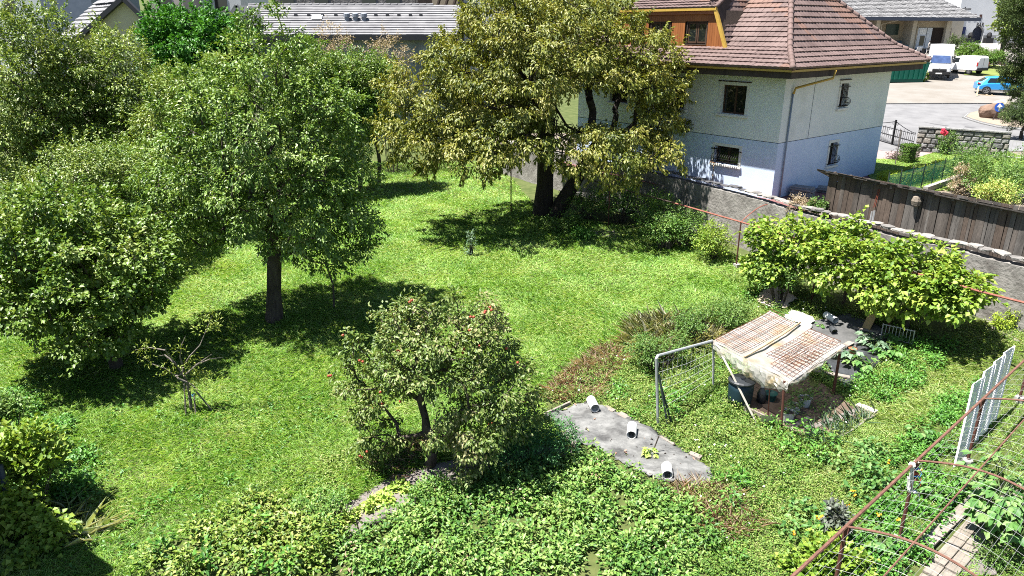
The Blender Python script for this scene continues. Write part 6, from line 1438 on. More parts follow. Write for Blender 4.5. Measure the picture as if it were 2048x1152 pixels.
# ------------------------------------------------------------------ near pergola with wire roof at the right
P1, P2 = G(1822, 1085), G(1945, 930)
T1, T2 = AtY(1834, 921, P1.y), AtY(1967, 797, P2.y)
rd = (T2 - T1); rl_ = rd.length; rdir_ = rd.normalized(); ed = Vector((rdir_.y, -rdir_.x, 0)).normalized()
pg = thing('garden_pergola', 'rust-brown pipe pergola with wire netting roof at the lower right', 'pergola', P1)
M_PRUST = mat('brown_rusty_pipe', (.12, .055, .038), (.22, .11, .08), .8, 7, .2, 40)
mb = MB(); mb.tube([T1 - rd * 1.25, T1 - rd * .5, T1, T2, T2 + rd * 1.0], .031, 7); mb.build('rail', M_PRUST, pg)
ARW, ARH = 2.6, .32
def archp(s, t_): q = T1 + rd * s + ed * (ARW * t_); q.z += ARH * math.sin(math.pi * t_); return q
for s in (-.77, 0, 1, 2):
    mb = MB(); mb.tube([archp(s, k / 12) for k in range(13)], .021, 6); mb.build('arch', M_PRUST, pg)
    q = T1 + rd * s; g = Vector((q.x, q.y, float(Tg(q.x, q.y)))); mb = MB(); mb.tube([g, q], .036, 7); mb.build('post', M_RPOST, pg)
    mb = MB(); mb.lathe([(.14, -.1), (.12, .16), (.1, .18)], g, 8); mb.build('footing', M_CONC, pg)
    q2 = archp(s, 1); g2 = Vector((q2.x, q2.y, float(Tg(q2.x, q2.y)))); mb = MB(); mb.tube([g2, q2], .036, 7); mb.build('post', M_RPOST, pg)
    for sg in (-1, 1): mb = MB(); mb.tube([q + rdir_ * (.3 * sg), q + Vector((0, 0, -.35))], .016, 5); mb.build('brace', M_RPOST, pg)
mb = MB(); mb.tube([archp(-1.2, .40), archp(2, .40)], .014, 5); mb.build('ridge_rod', M_PRUST, pg)
mb = MB()
for k in range(0, 19):
    t_ = .04 + .94 * k / 18
    mb.tube([archp(s, t_) - Vector((0, 0, .03 + .06 * abs(math.sin(math.pi * (s - .0))))) for s in np.linspace(-1.2, 2.0, 17)], .0026, 3, caps=False)
for s in np.linspace(-1.2, 2.0, 30):
    mb.tube([archp(s, .04 + .94 * j / 9) - Vector((0, 0, .03 + .06 * abs(math.sin(math.pi * s)))) for j in range(10)], .0026, 3, caps=False)
tag(mb.build('wire_netting', mat('galvanised_wire', (.30, .31, .30), None, .5, metal=.3), pg, fixn=False), kind='stuff')
# ropes tied to it
M_ROPE = mat('white_rope', (.66, .66, .64), (.74, .74, .72), .9, 20)
t = thing('white_rope', 'tangled white rope hanging from the pergola rail', 'rope', T1 - rd * .07); q0 = T1 - rd * .06
for k in range(5):
    o = Vector((rr_.uniform(-.05, .05), rr_.uniform(-.05, .05), 0)); mb = MB(); mb.tube([q0 + Vector((0, 0, .04)) + o * .4, q0 + o + Vector((0, -.02, -.25)), q0 + o * 1.6 + Vector((0, -.02, -.52)), q0 + o * .8 + Vector((.04, -.02, -.62)), q0 - o + Vector((.02, 0, -.3))], .013, 5); mb.build('strand', M_ROPE, t)
mb = MB(); mb.lathe([(.05, -.05), (.07, 0), (.05, .05)], q0, 8, fr=Frame(q0, ed, (0, 0, 1), rdir_)); mb.build('knot', M_ROPE, t)
t = thing('cord_ties', 'blue, orange and white cord ties knotted round the pergola post', 'cord', T1)
for z, c in ((-.18, (.08, .28, .55)), (-.30, (.50, .10, .04)), (-.36, (.08, .28, .55)), (-.44, (.5, .16, .05)), (-.75, (.7, .7, .7)), (-.02, (.7, .65, .5))):
    q = T1 + (P1 - T1).normalized() * (-z); mb = MB(); mb.lathe([(.04, -.02), (.06, 0), (.04, .02)], q, 8); mb.tube([q + Vector((.04, -.03, 0)), q + Vector((.1, -.05, -.1)), q + Vector((.07, -.04, -.2))], .01, 4); mb.build('tie', mat('cord_%d' % int(-z * 100), c, None, .8), t)
# white wire shelf panels leaning along it
M_WWIRE = mat('white_coated_wire', (1.0, 1.0, 1.0), None, .45)
wt = G(1908, 935); wtop = AtY(1946, 770, wt.y + .75)
for i, lb in enumerate(('white wire grid panel leaning by the pergola post, first and nearest', 'second white wire grid panel from the near end of the leaning row', 'third white wire grid panel in the leaning row', 'fourth white wire grid panel, farthest of the row at the right edge')):
    b0 = wt + rdir_ * (.72 * i) + Vector((0, 0, .02)); tv = (wtop - wt); b0.z = float(Tg(b0.x, b0.y)) + .02
    tv = tv + Vector((.02 * i, 0, .03 * (i % 2))); b1 = b0 + rdir_ * .74 + ed * .04; t = thing('wire_grid', lb, 'panel', b0, 'white wire panels leaning by the pergola')
    mb = MB()
    for a in (b0, b1): mb.tube([a, a + tv], .022, 5)
    mb.build('side_rod', M_WWIRE, t); mb = MB(); n = 46
    for k in range(n + 1): f = k / n; mb.bar(b0 + tv * f, b1 + tv * f, .015, .012)
    for f in (.35, .65): mb.tube([b0 + (b1 - b0) * f, b0 + (b1 - b0) * f + tv], .006, 4)
    tag(mb.build('wires', M_WWIRE, t, fixn=False), kind='stuff')
# path of boards and slabs under the pergola
M_SLAB = mat('pale_slab', (.20, .175, .145), (.28, .25, .215), .9, 3, .4, 25)
c_a, c_b = G(1835, 1152), G(1985, 985); pd = (c_b - c_a); pl_ = pd.length; pd.normalize(); pe = Vector((pd.y, -pd.x, 0)).normalized()
pth_ = thing('slab_path', 'narrow garden path of pale slabs and a long grey board under the pergola', 'path', c_a); pth_['kind'] = 'structure'; del pth_['category']
x = -1.0
while x < pl_ + .6:
    l = rr_.uniform(.28, .42)
    for s_ in (0, 1):
        mb = MB(); o = c_a + pd * x + pe * (.02 + .26 * s_); o.z = float(Tg(o.x, o.y)) + .02 + rr_.uniform(0, .015); fr = Frame(o, pd, -pe, Vector((rr_.uniform(-.02, .02), rr_.uniform(-.02, .02), 1))); mb.box((0, -.25, -.05), (l - .012, 0, .03), fr); mb.build('slab', M_SLAB, pth_, bevel=.006)
    x += l
o0, o1 = c_a + pd * .9 - pe * .2, c_a + pd * (pl_ - .1) - pe * .14
for o in (o0, o1): o.z = float(Tg(o.x, o.y)) + .09
mb = MB(); mb.bar(o0, o1, .24, .06); tag(mb.build('path_board', M_BOARD, bevel=.005), 'long grey weathered board along the slab path', 'board')

# ------------------------------------------------------------------ old vine pergola along the wall
vp0, vpt = G(1475, 535), AtY(1482, 444, G(1475, 535).y)
vp = thing('vine_pergola', 'old red-brown vine pergola rail running along the garden wall on thin posts', 'pergola', vp0)
h_ = vpt.z - vp0.z
rail = [AtY(1105, 335, 36), AtY(1220, 372, 34), AtY(1345, 405, 31.5), vpt, AtY(1640, 492, 24.6), AtY(1960, 583, 19.8), AtY(2075, 612, 18.4)]
M_OLDR = mat('old_red_rail', (.22, .07, .05), (.32, .13, .095), .8, 7)
for i, (a, b) in enumerate(zip(rail[:-1], rail[1:])): mb = MB(); mb.tube([a, b], .035, 6); mb.build('rail', M_DARKW if i < 2 else M_OLDR, vp)
for q in (rail[1], rail[3], rail[4], AtY(1800, 538, 22)):
    g = Vector((q.x, q.y, float(Tg(q.x, q.y)))); mb = MB(); mb.tube([g, q], .03, 6); mb.build('post', M_RPOST, vp)
mb = MB(); mb.box((-.13, -.13, -.05), (.13, .13, .16), rotz(vp0, 20)); mb.build('footing', M_CONC, vp)
wd_ = Vector((.85, .53, 0)); mb = MB(); mb.tube([vpt + wd_ * (1.5 * k / 8) + Vector((0, 0, .55 * math.sin(math.pi * .5 * k / 8))) for k in range(9)], .022, 5); mb.build('arch', M_OLDR, vp)
mb = MB(); q = AtY(1022, 322, 37); mb.tube([Vector((q.x, q.y, float(Tg(q.x, q.y)))), q], .035, 6); tag(mb.build('garden_pole', M_RPOST), 'thin dark pole standing in the grass left of the cherry trunks', 'pole')
mb = MB(); q = AtY(652, 528, G(668, 615).y - .1); mb.tube([G(668, 616), AtY(666, 570, G(668, 615).y), q], [.04, .035, .05], 5); tag(mb.build('branch_prop', BARK), 'crooked wooden prop under the lowest right bough of the pear tree', 'prop')
t = thing('white_ladder', 'pale slatted ladder lying against the foot of the cherry trunk', 'ladder', G(1150, 392)); a, b = G(1143, 394), AtY(1166, 357, G(1143, 394).y + .3); sx = Vector((.35, .1, 0))
for o in (sx * 0, sx): mb = MB(); mb.bar(a + o, b + o, .05, .03); mb.build('stile', M_ALU, t)
for k in range(9): mb = MB(); mb.bar(a + (b - a) * (k + .5) / 9, a + (b - a) * (k + .5) / 9 + sx, .04, .025); mb.build('rung', M_ALU, t)
rock('stone', 'pale flat stone in the shade under the cherry tree', G(1248, 424), .42, 11, M_GRAN[0], 'stone', sq=(1.4, .8, .3))
rock('tree_stump', 'small dark stump standing in shade near the vine post', G(1336, 497), .2, 12, BARK, 'stump', sq=(1, 1, 1.5))
mb = MB(); mb.tube([G(1178, 462), G(1205, 466), G(1238, 470)], [.05, .06, .04], 6); tag(mb.build('fallen_log', mat('pale_log', (.30, .24, .17), (.42, .34, .25), .9, 5)), 'pale fallen log in dappled shade before the wall shrubs', 'log')
for (a, b), lb in zip((((965, 968), (966, 938)), ((718, 1065), (712, 1040)), ((832, 1030), (830, 995)), ((1305, 905), (1318, 872))), ('thin stake at the right end of the lettuce rows', 'short dark stake at the left end of the lettuce rows', 'brown stake between lettuces and potato plants', 'thin rod beside the young squash on the pale fabric')):
    p = G(*a); mb = MB(); mb.tube([p, AtY(b[0], b[1], p.y)], .018, 5); tag(mb.build('garden_stake', BARK), lb, 'stake', 'thin stakes in the beds')
# unseen building added outside the frame at left to shade the lower left corner
nb = thing('unseen_shade_building', 'plain unseen building added beyond the left edge to shade the garden corner', 'building', (-13.5, 12.5, -.5))
E0, E1 = Vector((-10.7, 10.6, -.8)), Vector((-17.5, 15.2, -.8)); ib = Vector((-3.2, -4.7, 0))
mb = MB(); hh_ = Vector((0, 0, 6.6)); mb.add([E0, E1, E1 + ib, E0 + ib, E0 + hh_, E1 + hh_, E1 + ib + hh_, E0 + ib + hh_], [(0, 1, 5, 4), (1, 2, 6, 5), (2, 3, 7, 6), (3, 0, 4, 7), (4, 5, 6, 7)]); mb.build('wall', M_GREYW, nb)
mb = MB(); c = [E0 + hh_ - ib * .08, E1 + hh_ - ib * .08, E1 + ib * .5 + hh_ + Vector((0, 0, 1.6)), E0 + ib * .5 + hh_ + Vector((0, 0, 1.6)), E1 + ib * 1.08 + hh_, E0 + ib * 1.08 + hh_]; mb.add([p + Vector((0, 0, .03)) for p in c], [(0, 1, 2, 3), (3, 2, 4, 5)]); mb.build('roof', M_GTILE, nb, fixn=False)
# ------------------------------------------------------------------ low planting
rg = np.random.default_rng(99)
def cover(name, m, poly, dens, hgt, rad, per, L, W, excl=(), up=.9, spread=1.0, seed=1, thin=None, label=None):
    r = np.random.default_rng(seed); C = scatter(r, dens, poly, excl, polybox(poly), thin=thin); C[:, 2] -= .02
    geo = plants(r, C, hgt, rad, per, L, W, up, spread)
    return tag(leafobj(name, geo, m, None, r), kind='stuff')
L_POTATO = leafmat('potato_leaf', [(.03, .085, .014), (.06, .135, .022), (.105, .185, .036), (.16, .22, .065)], .34, .4, .45, scale=.8)
L_RASP = leafmat('raspberry_leaf', [(.04, .09, .012), (.08, .14, .018), (.13, .18, .03), (.19, .21, .06)], .34, .42, .45)
L_WEED = leafmat('weed_leaf', [(.035, .085, .012), (.075, .14, .02), (.125, .185, .036), (.18, .20, .065)], .36, .45, .4, scale=.9)
L_MINT = leafmat('mint_leaf', [(.015, .06, .015), (.03, .10, .025), (.055, .14, .04)], .3, .4, .45)
L_STRAW = leafmat('strawberry_leaf', [(.025, .085, .012), (.05, .14, .018), (.09, .20, .03)], .34, .4, .45)
L_DRY = leafmat('reddish_dry_grass', [(.15, .09, .065), (.24, .16, .12), (.30, .24, .18), (.18, .19, .08)], .3, .6, .3)
L_LETT = leafmat('lettuce_leaf', [(.16, .26, .04), (.24, .33, .07), (.32, .38, .13)], .4, .4, .4)
L_SQ = leafmat('squash_leaf', [(.03, .09, .02), (.06, .14, .03), (.12, .19, .06)], .34, .45, .4)
L_GREYG = leafmat('blue_green_leaf', [(.04, .085, .045), (.08, .13, .08), (.13, .18, .12)], .3, .4, .4)
POT = [(690, 1160), (655, 1085), (720, 1080), (830, 1012), (930, 975), (1010, 955), (1140, 928), (1175, 905), (1262, 955), (1330, 985), (1400, 1040), (1425, 1085), (1380, 1160)]
RASP = [(285, 1160), (320, 1095), (400, 1050), (500, 1010), (560, 1020), (640, 1030), (660, 1075), (700, 1160)]
cover('potato_plants', L_POTATO, POT, 11, .42, .30, 85, .105, .062, seed=61, thin=lambda P: .7 + .3 * sm(.18, .42, vnoise(P[:, 0], P[:, 1], .7, 31)))
cover('potato_plants', L_WEED, POT, .8, .62, .2, 40, .08, .035, seed=611)
cover('withered_leaves', L_DRY, POT, .9, .40, .2, 12, .09, .05, seed=612)
cover('raspberry_bushes', L_RASP, RASP, 11, .62, .32, 95, .10, .065, seed=62, thin=lambda P: .65 + .35 * sm(.2, .45, vnoise(P[:, 0], P[:, 1], .8, 32)))
cover('raspberry_bushes', L_STRAW, RASP, 1.2, .75, .22, 60, .12, .08, seed=621)
cover('raspberry_bushes', L_RASP, [(430, 1040), (520, 1000), (640, 980), (690, 1010), (640, 1030), (520, 1060)], 4, .45, .28, 80, .08, .05, seed=63)
ap_ = G(1060, 905); bush('mint_bush', 'dense dark green clump below the right side of the fruit tree', [ell(1060, 880, 15.2, 85, 42, .8), ell(1110, 870, 15.4, 40, 35, .6), ell(1000, 890, 15, 45, 25, .5)], 70, 110, .24, .06, .035, L_MINT, 64, 'clump')
bush('dark_clump', 'dark leafy clump left of the lettuce rows', [ell(640, 1010, 13.1, 55, 22, .5)], 22, 90, .2, .06, .04, L_POTATO, 65, 'clump')
bush('dark_clump', 'dark leafy clump between lettuces and potato plants under the fruit tree', [ell(890, 990, 13.6, 70, 24, .5)], 34, 90, .2, .07, .045, L_POTATO, 66, 'clump')
W1 = [(1085, 800), (1160, 760), (1250, 690), (1330, 650), (1400, 610), (1520, 598), (1590, 600), (1700, 625), (1800, 640), (1860, 655), (1850, 700), (1750, 790), (1690, 860), (1610, 960), (1520, 1040), (1480, 1160), (1380, 1160), (1430, 1080), (1400, 1035), (1330, 985), (1425, 970), (1424, 935), (1340, 880), (1262, 832), (1180, 802)]
EX = [TARP_IN, SHEL, BLK, [(1570, 640), (1590, 628), (1640, 650), (1610, 668)], [(1510, 600), (1528, 584), (1592, 598), (1572, 624)]]
cover('weeds', L_WEED, W1, 32, .22, .22, 55, .06, .032, EX, seed=67)
cover('weeds', L_STRAW, W1, 2.5, .34, .26, 70, .07, .04, EX, seed=68, thin=lambda P: vnoise(P[:, 0], P[:, 1], 1.1, 3) ** 2)
cover('weeds', L_WEED, [(1480, 1160), (1520, 1040), (1610, 960), (1690, 860), (1800, 880), (1780, 960), (1700, 1040), (1640, 1110), (1600, 1160)], 24, .2, .2, 60, .05, .026, seed=69)
cover('weeds', L_STRAW, [(1600, 1160), (1660, 1100), (1760, 1000), (1850, 930), (1900, 960), (1950, 960), (1880, 1060), (1800, 1160)], 12, .32, .25, 70, .08, .055, seed=70)
cover('strawberry_plants', L_STRAW, [(1690, 800), (1720, 750), (1800, 700), (1850, 672), (1920, 690), (1880, 730), (1800, 800), (1740, 830)], 9, .36, .28, 85, .08, .05, seed=71)
cover('strawberry_plants', L_STRAW, [(1760, 960), (1800, 890), (1880, 810), (1960, 740), (2000, 740), (1940, 800), (1900, 920), (1850, 960)], 9, .34, .27, 85, .08, .05, seed=72)
cover('weeds', L_WEED, [(1800, 655), (1980, 640), (2060, 660), (2060, 700), (1960, 720), (1890, 690)], 8, .2, .22, 60, .06, .03, seed=73)
cover('weeds', L_WEED, [(1500, 535), (1620, 575), (1800, 640), (1750, 650), (1600, 600), (1500, 590), (1430, 540)], 10, .3, .25, 60, .06, .035, seed=74)
cover('weeds', L_STRAW, [(0, 780), (60, 800), (160, 860), (200, 920), (180, 1010), (120, 1030), (60, 1000), (0, 940)], 9, .4, .3, 60, .09, .06, seed=75)
cover('weeds', L_WEED, [(480, 990), (640, 920), (800, 870), (850, 920), (760, 960), (660, 1000), (520, 1030)], 9, .25, .24, 60, .055, .03, seed=76)
cover('broadleaf_weeds', L_STRAW, [(0, 1000), (0, 640), (250, 800), (560, 780), (740, 790), (560, 960), (300, 1090), (200, 1160), (120, 1160)], 1.6, .16, .2, 22, .09, .055, seed=77)
def blades(name, m, P, hgt, W, lean, rng, spread=.5, kind='stuff', droop=.25, lab=None):
    n = len(P); a = vnoise(P[:, 0], P[:, 1], 1.4, 11) * 7 + rng.normal(size=n) * 1.5
    lean = lean * 2.4
    A = nrm(np.stack([np.cos(a) * lean, np.sin(a) * lean, np.ones(n)], 1) + rng.normal(size=(n, 3)) * spread * np.array([1, 1, .2]))
    N = nrm(np.stack([np.cos(a), np.sin(a), np.full(n, -lean)], 1) * -1 + rdir(rng, n) * .5)
    return leafobj(name, leafgeo(P, A, N, hgt * (.55 + .9 * rng.random(n)), W * (.7 + .6 * rng.random(n)), fold=.15, droop=droop, mid=.35), m, None, rng)
for i, (poly, d, h) in enumerate((([(1080, 800), (1110, 760), (1200, 700), (1240, 700), (1200, 800), (1150, 800)], 500, .35), ([(1320, 985), (1400, 970), (1500, 1000), (1530, 1050), (1460, 1080), (1390, 1040)], 420, .38), ([(760, 905), (830, 870), (860, 900), (800, 960), (740, 940)], 400, .25), ([(1200, 690), (1260, 670), (1300, 700), (1220, 740)], 200, .3))):
    r = np.random.default_rng(80 + i); P = scatter(r, d, poly, (), polybox(poly)); tag(blades('dry_grass', L_DRY, P, h, .016, .5, r), kind='stuff')
r = np.random.default_rng(90); P = scatter(r, 130, [(1590, 880), (1650, 840), (1760, 825), (1730, 850), (1640, 905), (1600, 900)], (), polybox([(1590, 880), (1760, 825), (1640, 905)])); tag(blades('onion_leaves', L_GREYG, P, .42, .02, .25, r), kind='stuff')
r = np.random.default_rng(91); P = scatter(r, 420, [(1260, 700), (1275, 655), (1330, 645), (1420, 660), (1440, 690), (1380, 700), (1310, 720)], (), polybox([(1260, 720), (1440, 650)])); tag(blades('feathery_grass', leafmat('pale_feather', [(.14, .20, .07), (.30, .30, .17), (.45, .43, .30)], .35, .5), P, .6, .02, .22, r, .3, droop=.5), kind='stuff')
bush('wild_bush', 'dark weedy bush under pale feathery grasses left of the shelter', [ell(1300, 695, 19.6, 38, 22, .6), ell(1350, 690, 19.8, 30, 20, .5)], 36, 80, .25, .07, .035, L_BUSH, 92)
bush('wild_bush', 'leafy bush with white bindweed flowers beyond the shelter, by the lawn', [ell(1450, 625, 22, 60, 22, .8), ell(1380, 640, 21.5, 40, 22, .7)], 60, 90, .26, .07, .04, L_BUSH, 93)
r = np.random.default_rng(94); P = scatter(r, 9, [(1380, 860), (1470, 880), (1520, 950), (1440, 960), (1380, 900)], (), polybox([(1380, 860), (1520, 960)])); P = np.concatenate([P, scatter(r, 1.6, W1, EX, polybox(W1))]); P[:, 2] += .26
mw = mat('white_petal', (.72, .70, .72), None, .7); tag(leafobj('bindweed_flowers', leafgeo(P, nrm(rdir(r, len(P)) * .6 + np.array([0, -.5, .2])), nrm(rdir(r, len(P)) * .4 + np.array([0, -.3, 1])), .05, .055, fold=0), mw, None, r), kind='stuff')
P = np.array([list(G(a, b) + Vector((0, 0, .3))) for a, b in ((1700, 1004), (1708, 1010), (1662, 1040), (1690, 1035), (1640, 1055), (1652, 1052), (1772, 945), (1835, 960), (1755, 1050), (1793, 1062), (1582, 1090), (1633, 1058), (1695, 1030), (1772, 946))])
tag(leafobj('marigold_flowers', leafgeo(np.repeat(P, 4, 0) + r.normal(size=(len(P) * 4, 3)) * .02, rdir(r, len(P) * 4), np.tile([0, -.3, 1.], (len(P) * 4, 1)), .06, .06, fold=0), mat('orange_petal', (.75, .30, .01), None, .7), None, r), kind='stuff')
# lettuces in two rows, counted
GL_ = 'lettuces in two rows below the fruit tree'
rows_ = [[(672, 1058), (690, 1046), (706, 1036), (724, 1026), (742, 1016)], [(748, 1004), (766, 994), (782, 984), (798, 976), (812, 982), (776, 1006)], [(952, 962), (972, 956), (994, 950), (1016, 944), (1040, 938), (1064, 930), (1090, 926), (1110, 920)]]
lab_ = ['pale lettuce in the left bed row', 'yellow-green lettuce in the middle bed row', 'yellow-green lettuce in the shaded right row beneath the fruit tree']
lm_ = None
for k, row in enumerate(rows_):
    me_ = None
    for qi, (a, b) in enumerate(row):
        p = G(a, b); r = np.random.default_rng(300 + k)
        if me_ is None:
            o = leafobj('lettuce', plants(r, np.zeros((1, 3)), .17, .15, 70, .11, .085, .6, 1.2), L_LETT, None, r); me_ = o.data
        else: o = bpy.data.objects.new('lettuce', me_); COL.objects.link(o)
        o.location = p; o.rotation_euler = (0, 0, rr_.uniform(0, 6)); s_ = rr_.uniform(.85, 1.2); o.scale = (s_, s_, s_); tag(o, ('leftmost', 'second', 'third', 'fourth', 'fifth', 'sixth', 'seventh', 'eighth')[qi] + ' ' + lab_[k] + (', counted from the left' if qi else ''), 'lettuce', GL_)
# zucchini and young squash
def bigleaf(name, label, p, n, L, h, seed, cat='plant', group=None, m=None):
    r = np.random.default_rng(seed); t = thing(name, label, cat, p, group); a = r.random(n) * 6.283; rr = (.2 + .8 * r.random(n)) * h * .8; hh = h * (.45 + .55 * r.random(n))
    B = np.array(p) + np.stack([np.cos(a) * rr, np.sin(a) * rr, hh], 1); out = np.stack([np.cos(a), np.sin(a), -.15 * np.ones(n)], 1); N = nrm(np.array([0, 0, 1.]) + rdir(r, n) * .35)
    # each leaf five-lobed: three kites fanned
    geo = []
    for da, f in ((-.75, .72), (0, 1), (.75, .72)):
        o2 = np.stack([np.cos(a + da), np.sin(a + da), -.15 * np.ones(n)], 1); geo.append(leafgeo(B, nrm(o2), N, L * f, L * .62 * f, fold=.08, droop=.2, mid=.55))
    leafobj('leaves', np.concatenate(geo), m or L_SQ, t, r)
    mb = MB()
    for k in range(0, n, 2): mb.tube([p, p + Vector((math.cos(a[k]) * rr[k] * .5, math.sin(a[k]) * rr[k] * .5, hh[k] * .8)), Vector(B[k])], .011, 4)
    mb.build('stems', mat('stem_green', (.10, .16, .05), None, .7) if not bpy.data.materials.get('stem_green') else bpy.data.materials['stem_green'], t, fixn=False); return t
cover('shelter_plants', L_POTATO, [(1560, 790), (1620, 760), (1690, 800), (1650, 850), (1610, 850)], 7, .3, .2, 45, .06, .035, seed=79)
r = np.random.default_rng(98); P = scatter(r, 2, TARP, (), polybox(TARP)); P[:, 2] += .09; tag(leafobj('leaf_litter', leafgeo(P, nrm(rdir(r, len(P)) * np.array([1, 1, .1])), np.tile([0, 0, 1.], (len(P), 1)), .14, .05, fold=.1), L_DRY, None, r), kind='stuff')
cover('sprouts', L_WEED, TARP, .8, .08, .09, 14, .05, .03, seed=78)
cover('tall_weeds', L_WEED, W1, 1.6, .6, .3, 90, .075, .035, EX, seed=401, thin=lambda P: sm(.35, .7, vnoise(P[:, 0], P[:, 1], .9, 21)))
cover('tall_weeds', L_STRAW, W1, .9, .5, .34, 80, .10, .065, EX, seed=402, thin=lambda P: sm(.4, .7, vnoise(P[:, 0], P[:, 1], 1.3, 22)))
cover('tall_weeds', L_SQ, [(1540, 1100), (1600, 980), (1700, 900), (1790, 900), (1760, 1000), (1660, 1120)], 1.6, .5, .32, 60, .13, .09, seed=403)
r = np.random.default_rng(404); P = scatter(r, 8, TARP, (), polybox(TARP)); P[:, 2] += .07; n_ = len(P); Q = np.repeat(P, 4, 0) + np.tile(np.array([[-1, -.6, 0], [1, -.6, 0], [0, .9, 0], [0, 0, 1.1]]), (n_, 1)) * np.repeat(.012 + .035 * r.random(n_) ** 2, 4)[:, None] * (.7 + .6 * r.random((n_ * 4, 1)))
f_ = np.array([[0, 1, 3], [1, 2, 3], [2, 0, 3], [0, 2, 1]]); tag(npmesh('soil_crumbs', Q, ((np.arange(n_)[:, None, None] * 4 + f_[None]).reshape(-1), np.arange(n_ * 4) * 3), M_SOIL), kind='stuff')
GZ = 'zucchini plants on the black plastic'
for i, (a, b, lb) in enumerate(((1690, 722, 'zucchini plant nearest the rear shelter post'), (1715, 738, 'zucchini plant at the near edge of the black plastic'), (1745, 705, 'zucchini plant in the middle of the black plastic'), (1772, 716, 'zucchini plant at the right edge of the black plastic'), (1735, 690, 'zucchini plant behind the pale board'), (1790, 690, 'zucchini plant below the metal rack'))):
    bigleaf('zucchini_plant', lb, G(a, b), 18, .26, .42, 110 + i, group=GZ, m=L_GREYG if i % 2 == 0 else L_SQ)
bigleaf('squash_plant', 'young squash plant growing through the pale fabric', G(1300, 912), 9, .17, .22, 120, m=L_LETT)
for i, (a, b, lb) in enumerate(((1640, 655, 'small green plant through the dark fabric'), (1470, 790, 'small leafy plant before the blue barrel'))): bigleaf('seedling', lb, G(a, b), 8, .12, .18, 125 + i)
for i, (a, b, y_, lb) in enumerate(((2035, 860, 13.8, 'tall squash vine with big leaves at the right edge, upper one'), (2020, 960, 12.9, 'tall squash vine with big leaves at the right edge, middle one'), (2045, 1040, 12.2, 'tall squash vine with big leaves at the right edge, lowest one'), (1985, 1010, 12.6, 'squash vine hanging over the slab path'))):
    q = AtY(a, b, y_); q.z = float(Tg(q.x, q.y)); bigleaf('squash_vine', lb, q, 40, .27, 1.05, 130 + i, group='squash vines under the right pergola')
for i, (a, b, lb) in enumerate(((1955, 1030, 'feathery green clump beside the slab path'), (1985, 1130, 'low leafy clump at the bottom right corner'))):
    p = G(a, b); bush('path_clump', lb, [(np.array(p + Vector((.15, .1, .15))), np.array([.35, .3, .2]))], 20, 60, .15, .06, .03, L_BUSH, 140 + i, 'clump', ground=p.z)
for i, (a, b, lb) in enumerate(((1835, 880, 'leafy squash under the pergola behind the roped post'), (1870, 1000, 'squash plant between pergola post and slab path'), (1760, 1100, 'squash plant below the rusty pergola rail'), (1880, 905, 'squash plant at the foot of the wire panels'))): bigleaf('squash_plant', lb, G(a, b), 16, .2, .35, 150 + i, group='squash plants under the pergola')
t = bush('grape_vine', 'bright vine climbing the pergola post at the bottom edge', [ell(1650, 1120, 11.6, 50, 35, .4), ell(1700, 1135, 11.5, 30, 30, .3), ell(1600, 1140, 11.5, 40, 25, .3)], 46, 60, .2, .11, .1, L_VINE, 160, 'vine', 'grape vines')
bush('purple_kale', 'dark purple-leaved plant among orange flowers by the pergola rail', [ell(1672, 1040, 12.4, 16, 30, .25)], 12, 50, .16, .12, .08, leafmat('kale', [(.025, .03, .025), (.05, .055, .045), (.08, .10, .07)], .15), 161, 'plant')
# vines on the old pergola
def vine(label, lobes, n, seed, foot):
    rng = np.random.default_rng(seed); C, cen = sample_lobes(rng, lobes, n, .42); p = G(*foot); t = thing('grape_vine', label, 'vine', p, 'grape vines')
    mid = np.array(p) + (cen - np.array(p)) * .75; nodes, par, rad = grow([np.array(p) - [0, 0, .1], np.array(p) + (mid - np.array(p)) * .5 + rng.normal(size=3) * .12, mid], .05, C, .008, 1, .12, rng); wood(nodes, par, rad, 6).build('trunk', BARK, t, fixn=False)
    n_ = len(C) // 5; sh_ = C[rng.choice(len(C), n_)] + rng.normal(size=(n_, 3)) * np.array([.35, .3, .28]) + np.array([0, 0, .18]); C = np.concatenate([C, sh_])
    leafobj('foliage', cluster_leaves(rng, C, cen, 44, .30, .165, .145, up=.8, droop=.2), L_VINE, t, rng)
vine('leftmost grape vine mass on the wall pergola, beside the thin post', [ell(1560, 480, 25.4, 55, 45, 1.0), ell(1540, 530, 25.0, 50, 38, .9), ell(1610, 500, 24.6, 40, 40, .8), ell(1630, 470, 24.6, 50, 25, .6), ell(1530, 460, 26, 35, 25, .6)], 70, 171, (1560, 572))
vine('second grape vine mass, in front of the steel rails', [ell(1690, 500, 23.6, 60, 42, .9), ell(1660, 545, 23.2, 55, 42, .8), ell(1700, 470, 24, 40, 20, .6), ell(1640, 520, 23.6, 40, 40, .7), ell(1740, 530, 23, 40, 45, .7)], 62, 172, (1685, 615))
vine('third grape vine mass over twisted stems', [ell(1800, 540, 22, 75, 48, .9), ell(1780, 590, 21.6, 60, 38, .8), ell(1850, 560, 21.6, 45, 38, .7), ell(1745, 560, 22.4, 40, 40, .7), ell(1880, 540, 21.4, 40, 35, .6)], 74, 173, (1815, 655))
vine('rightmost grape vine mass reaching along the red rail', [ell(1910, 570, 20.8, 55, 32, .7), ell(1950, 590, 20.2, 38, 24, .5), ell(1900, 615, 20.4, 40, 26, .5), ell(1870, 590, 21, 40, 35, .6)], 46, 174, (1925, 640))
bush('leafy_bush', 'dark leafy bush under the leftmost vine', [ell(1570, 545, 24.6, 55, 25, .7)], 30, 90, .28, .08, .05, L_BUSH, 175)
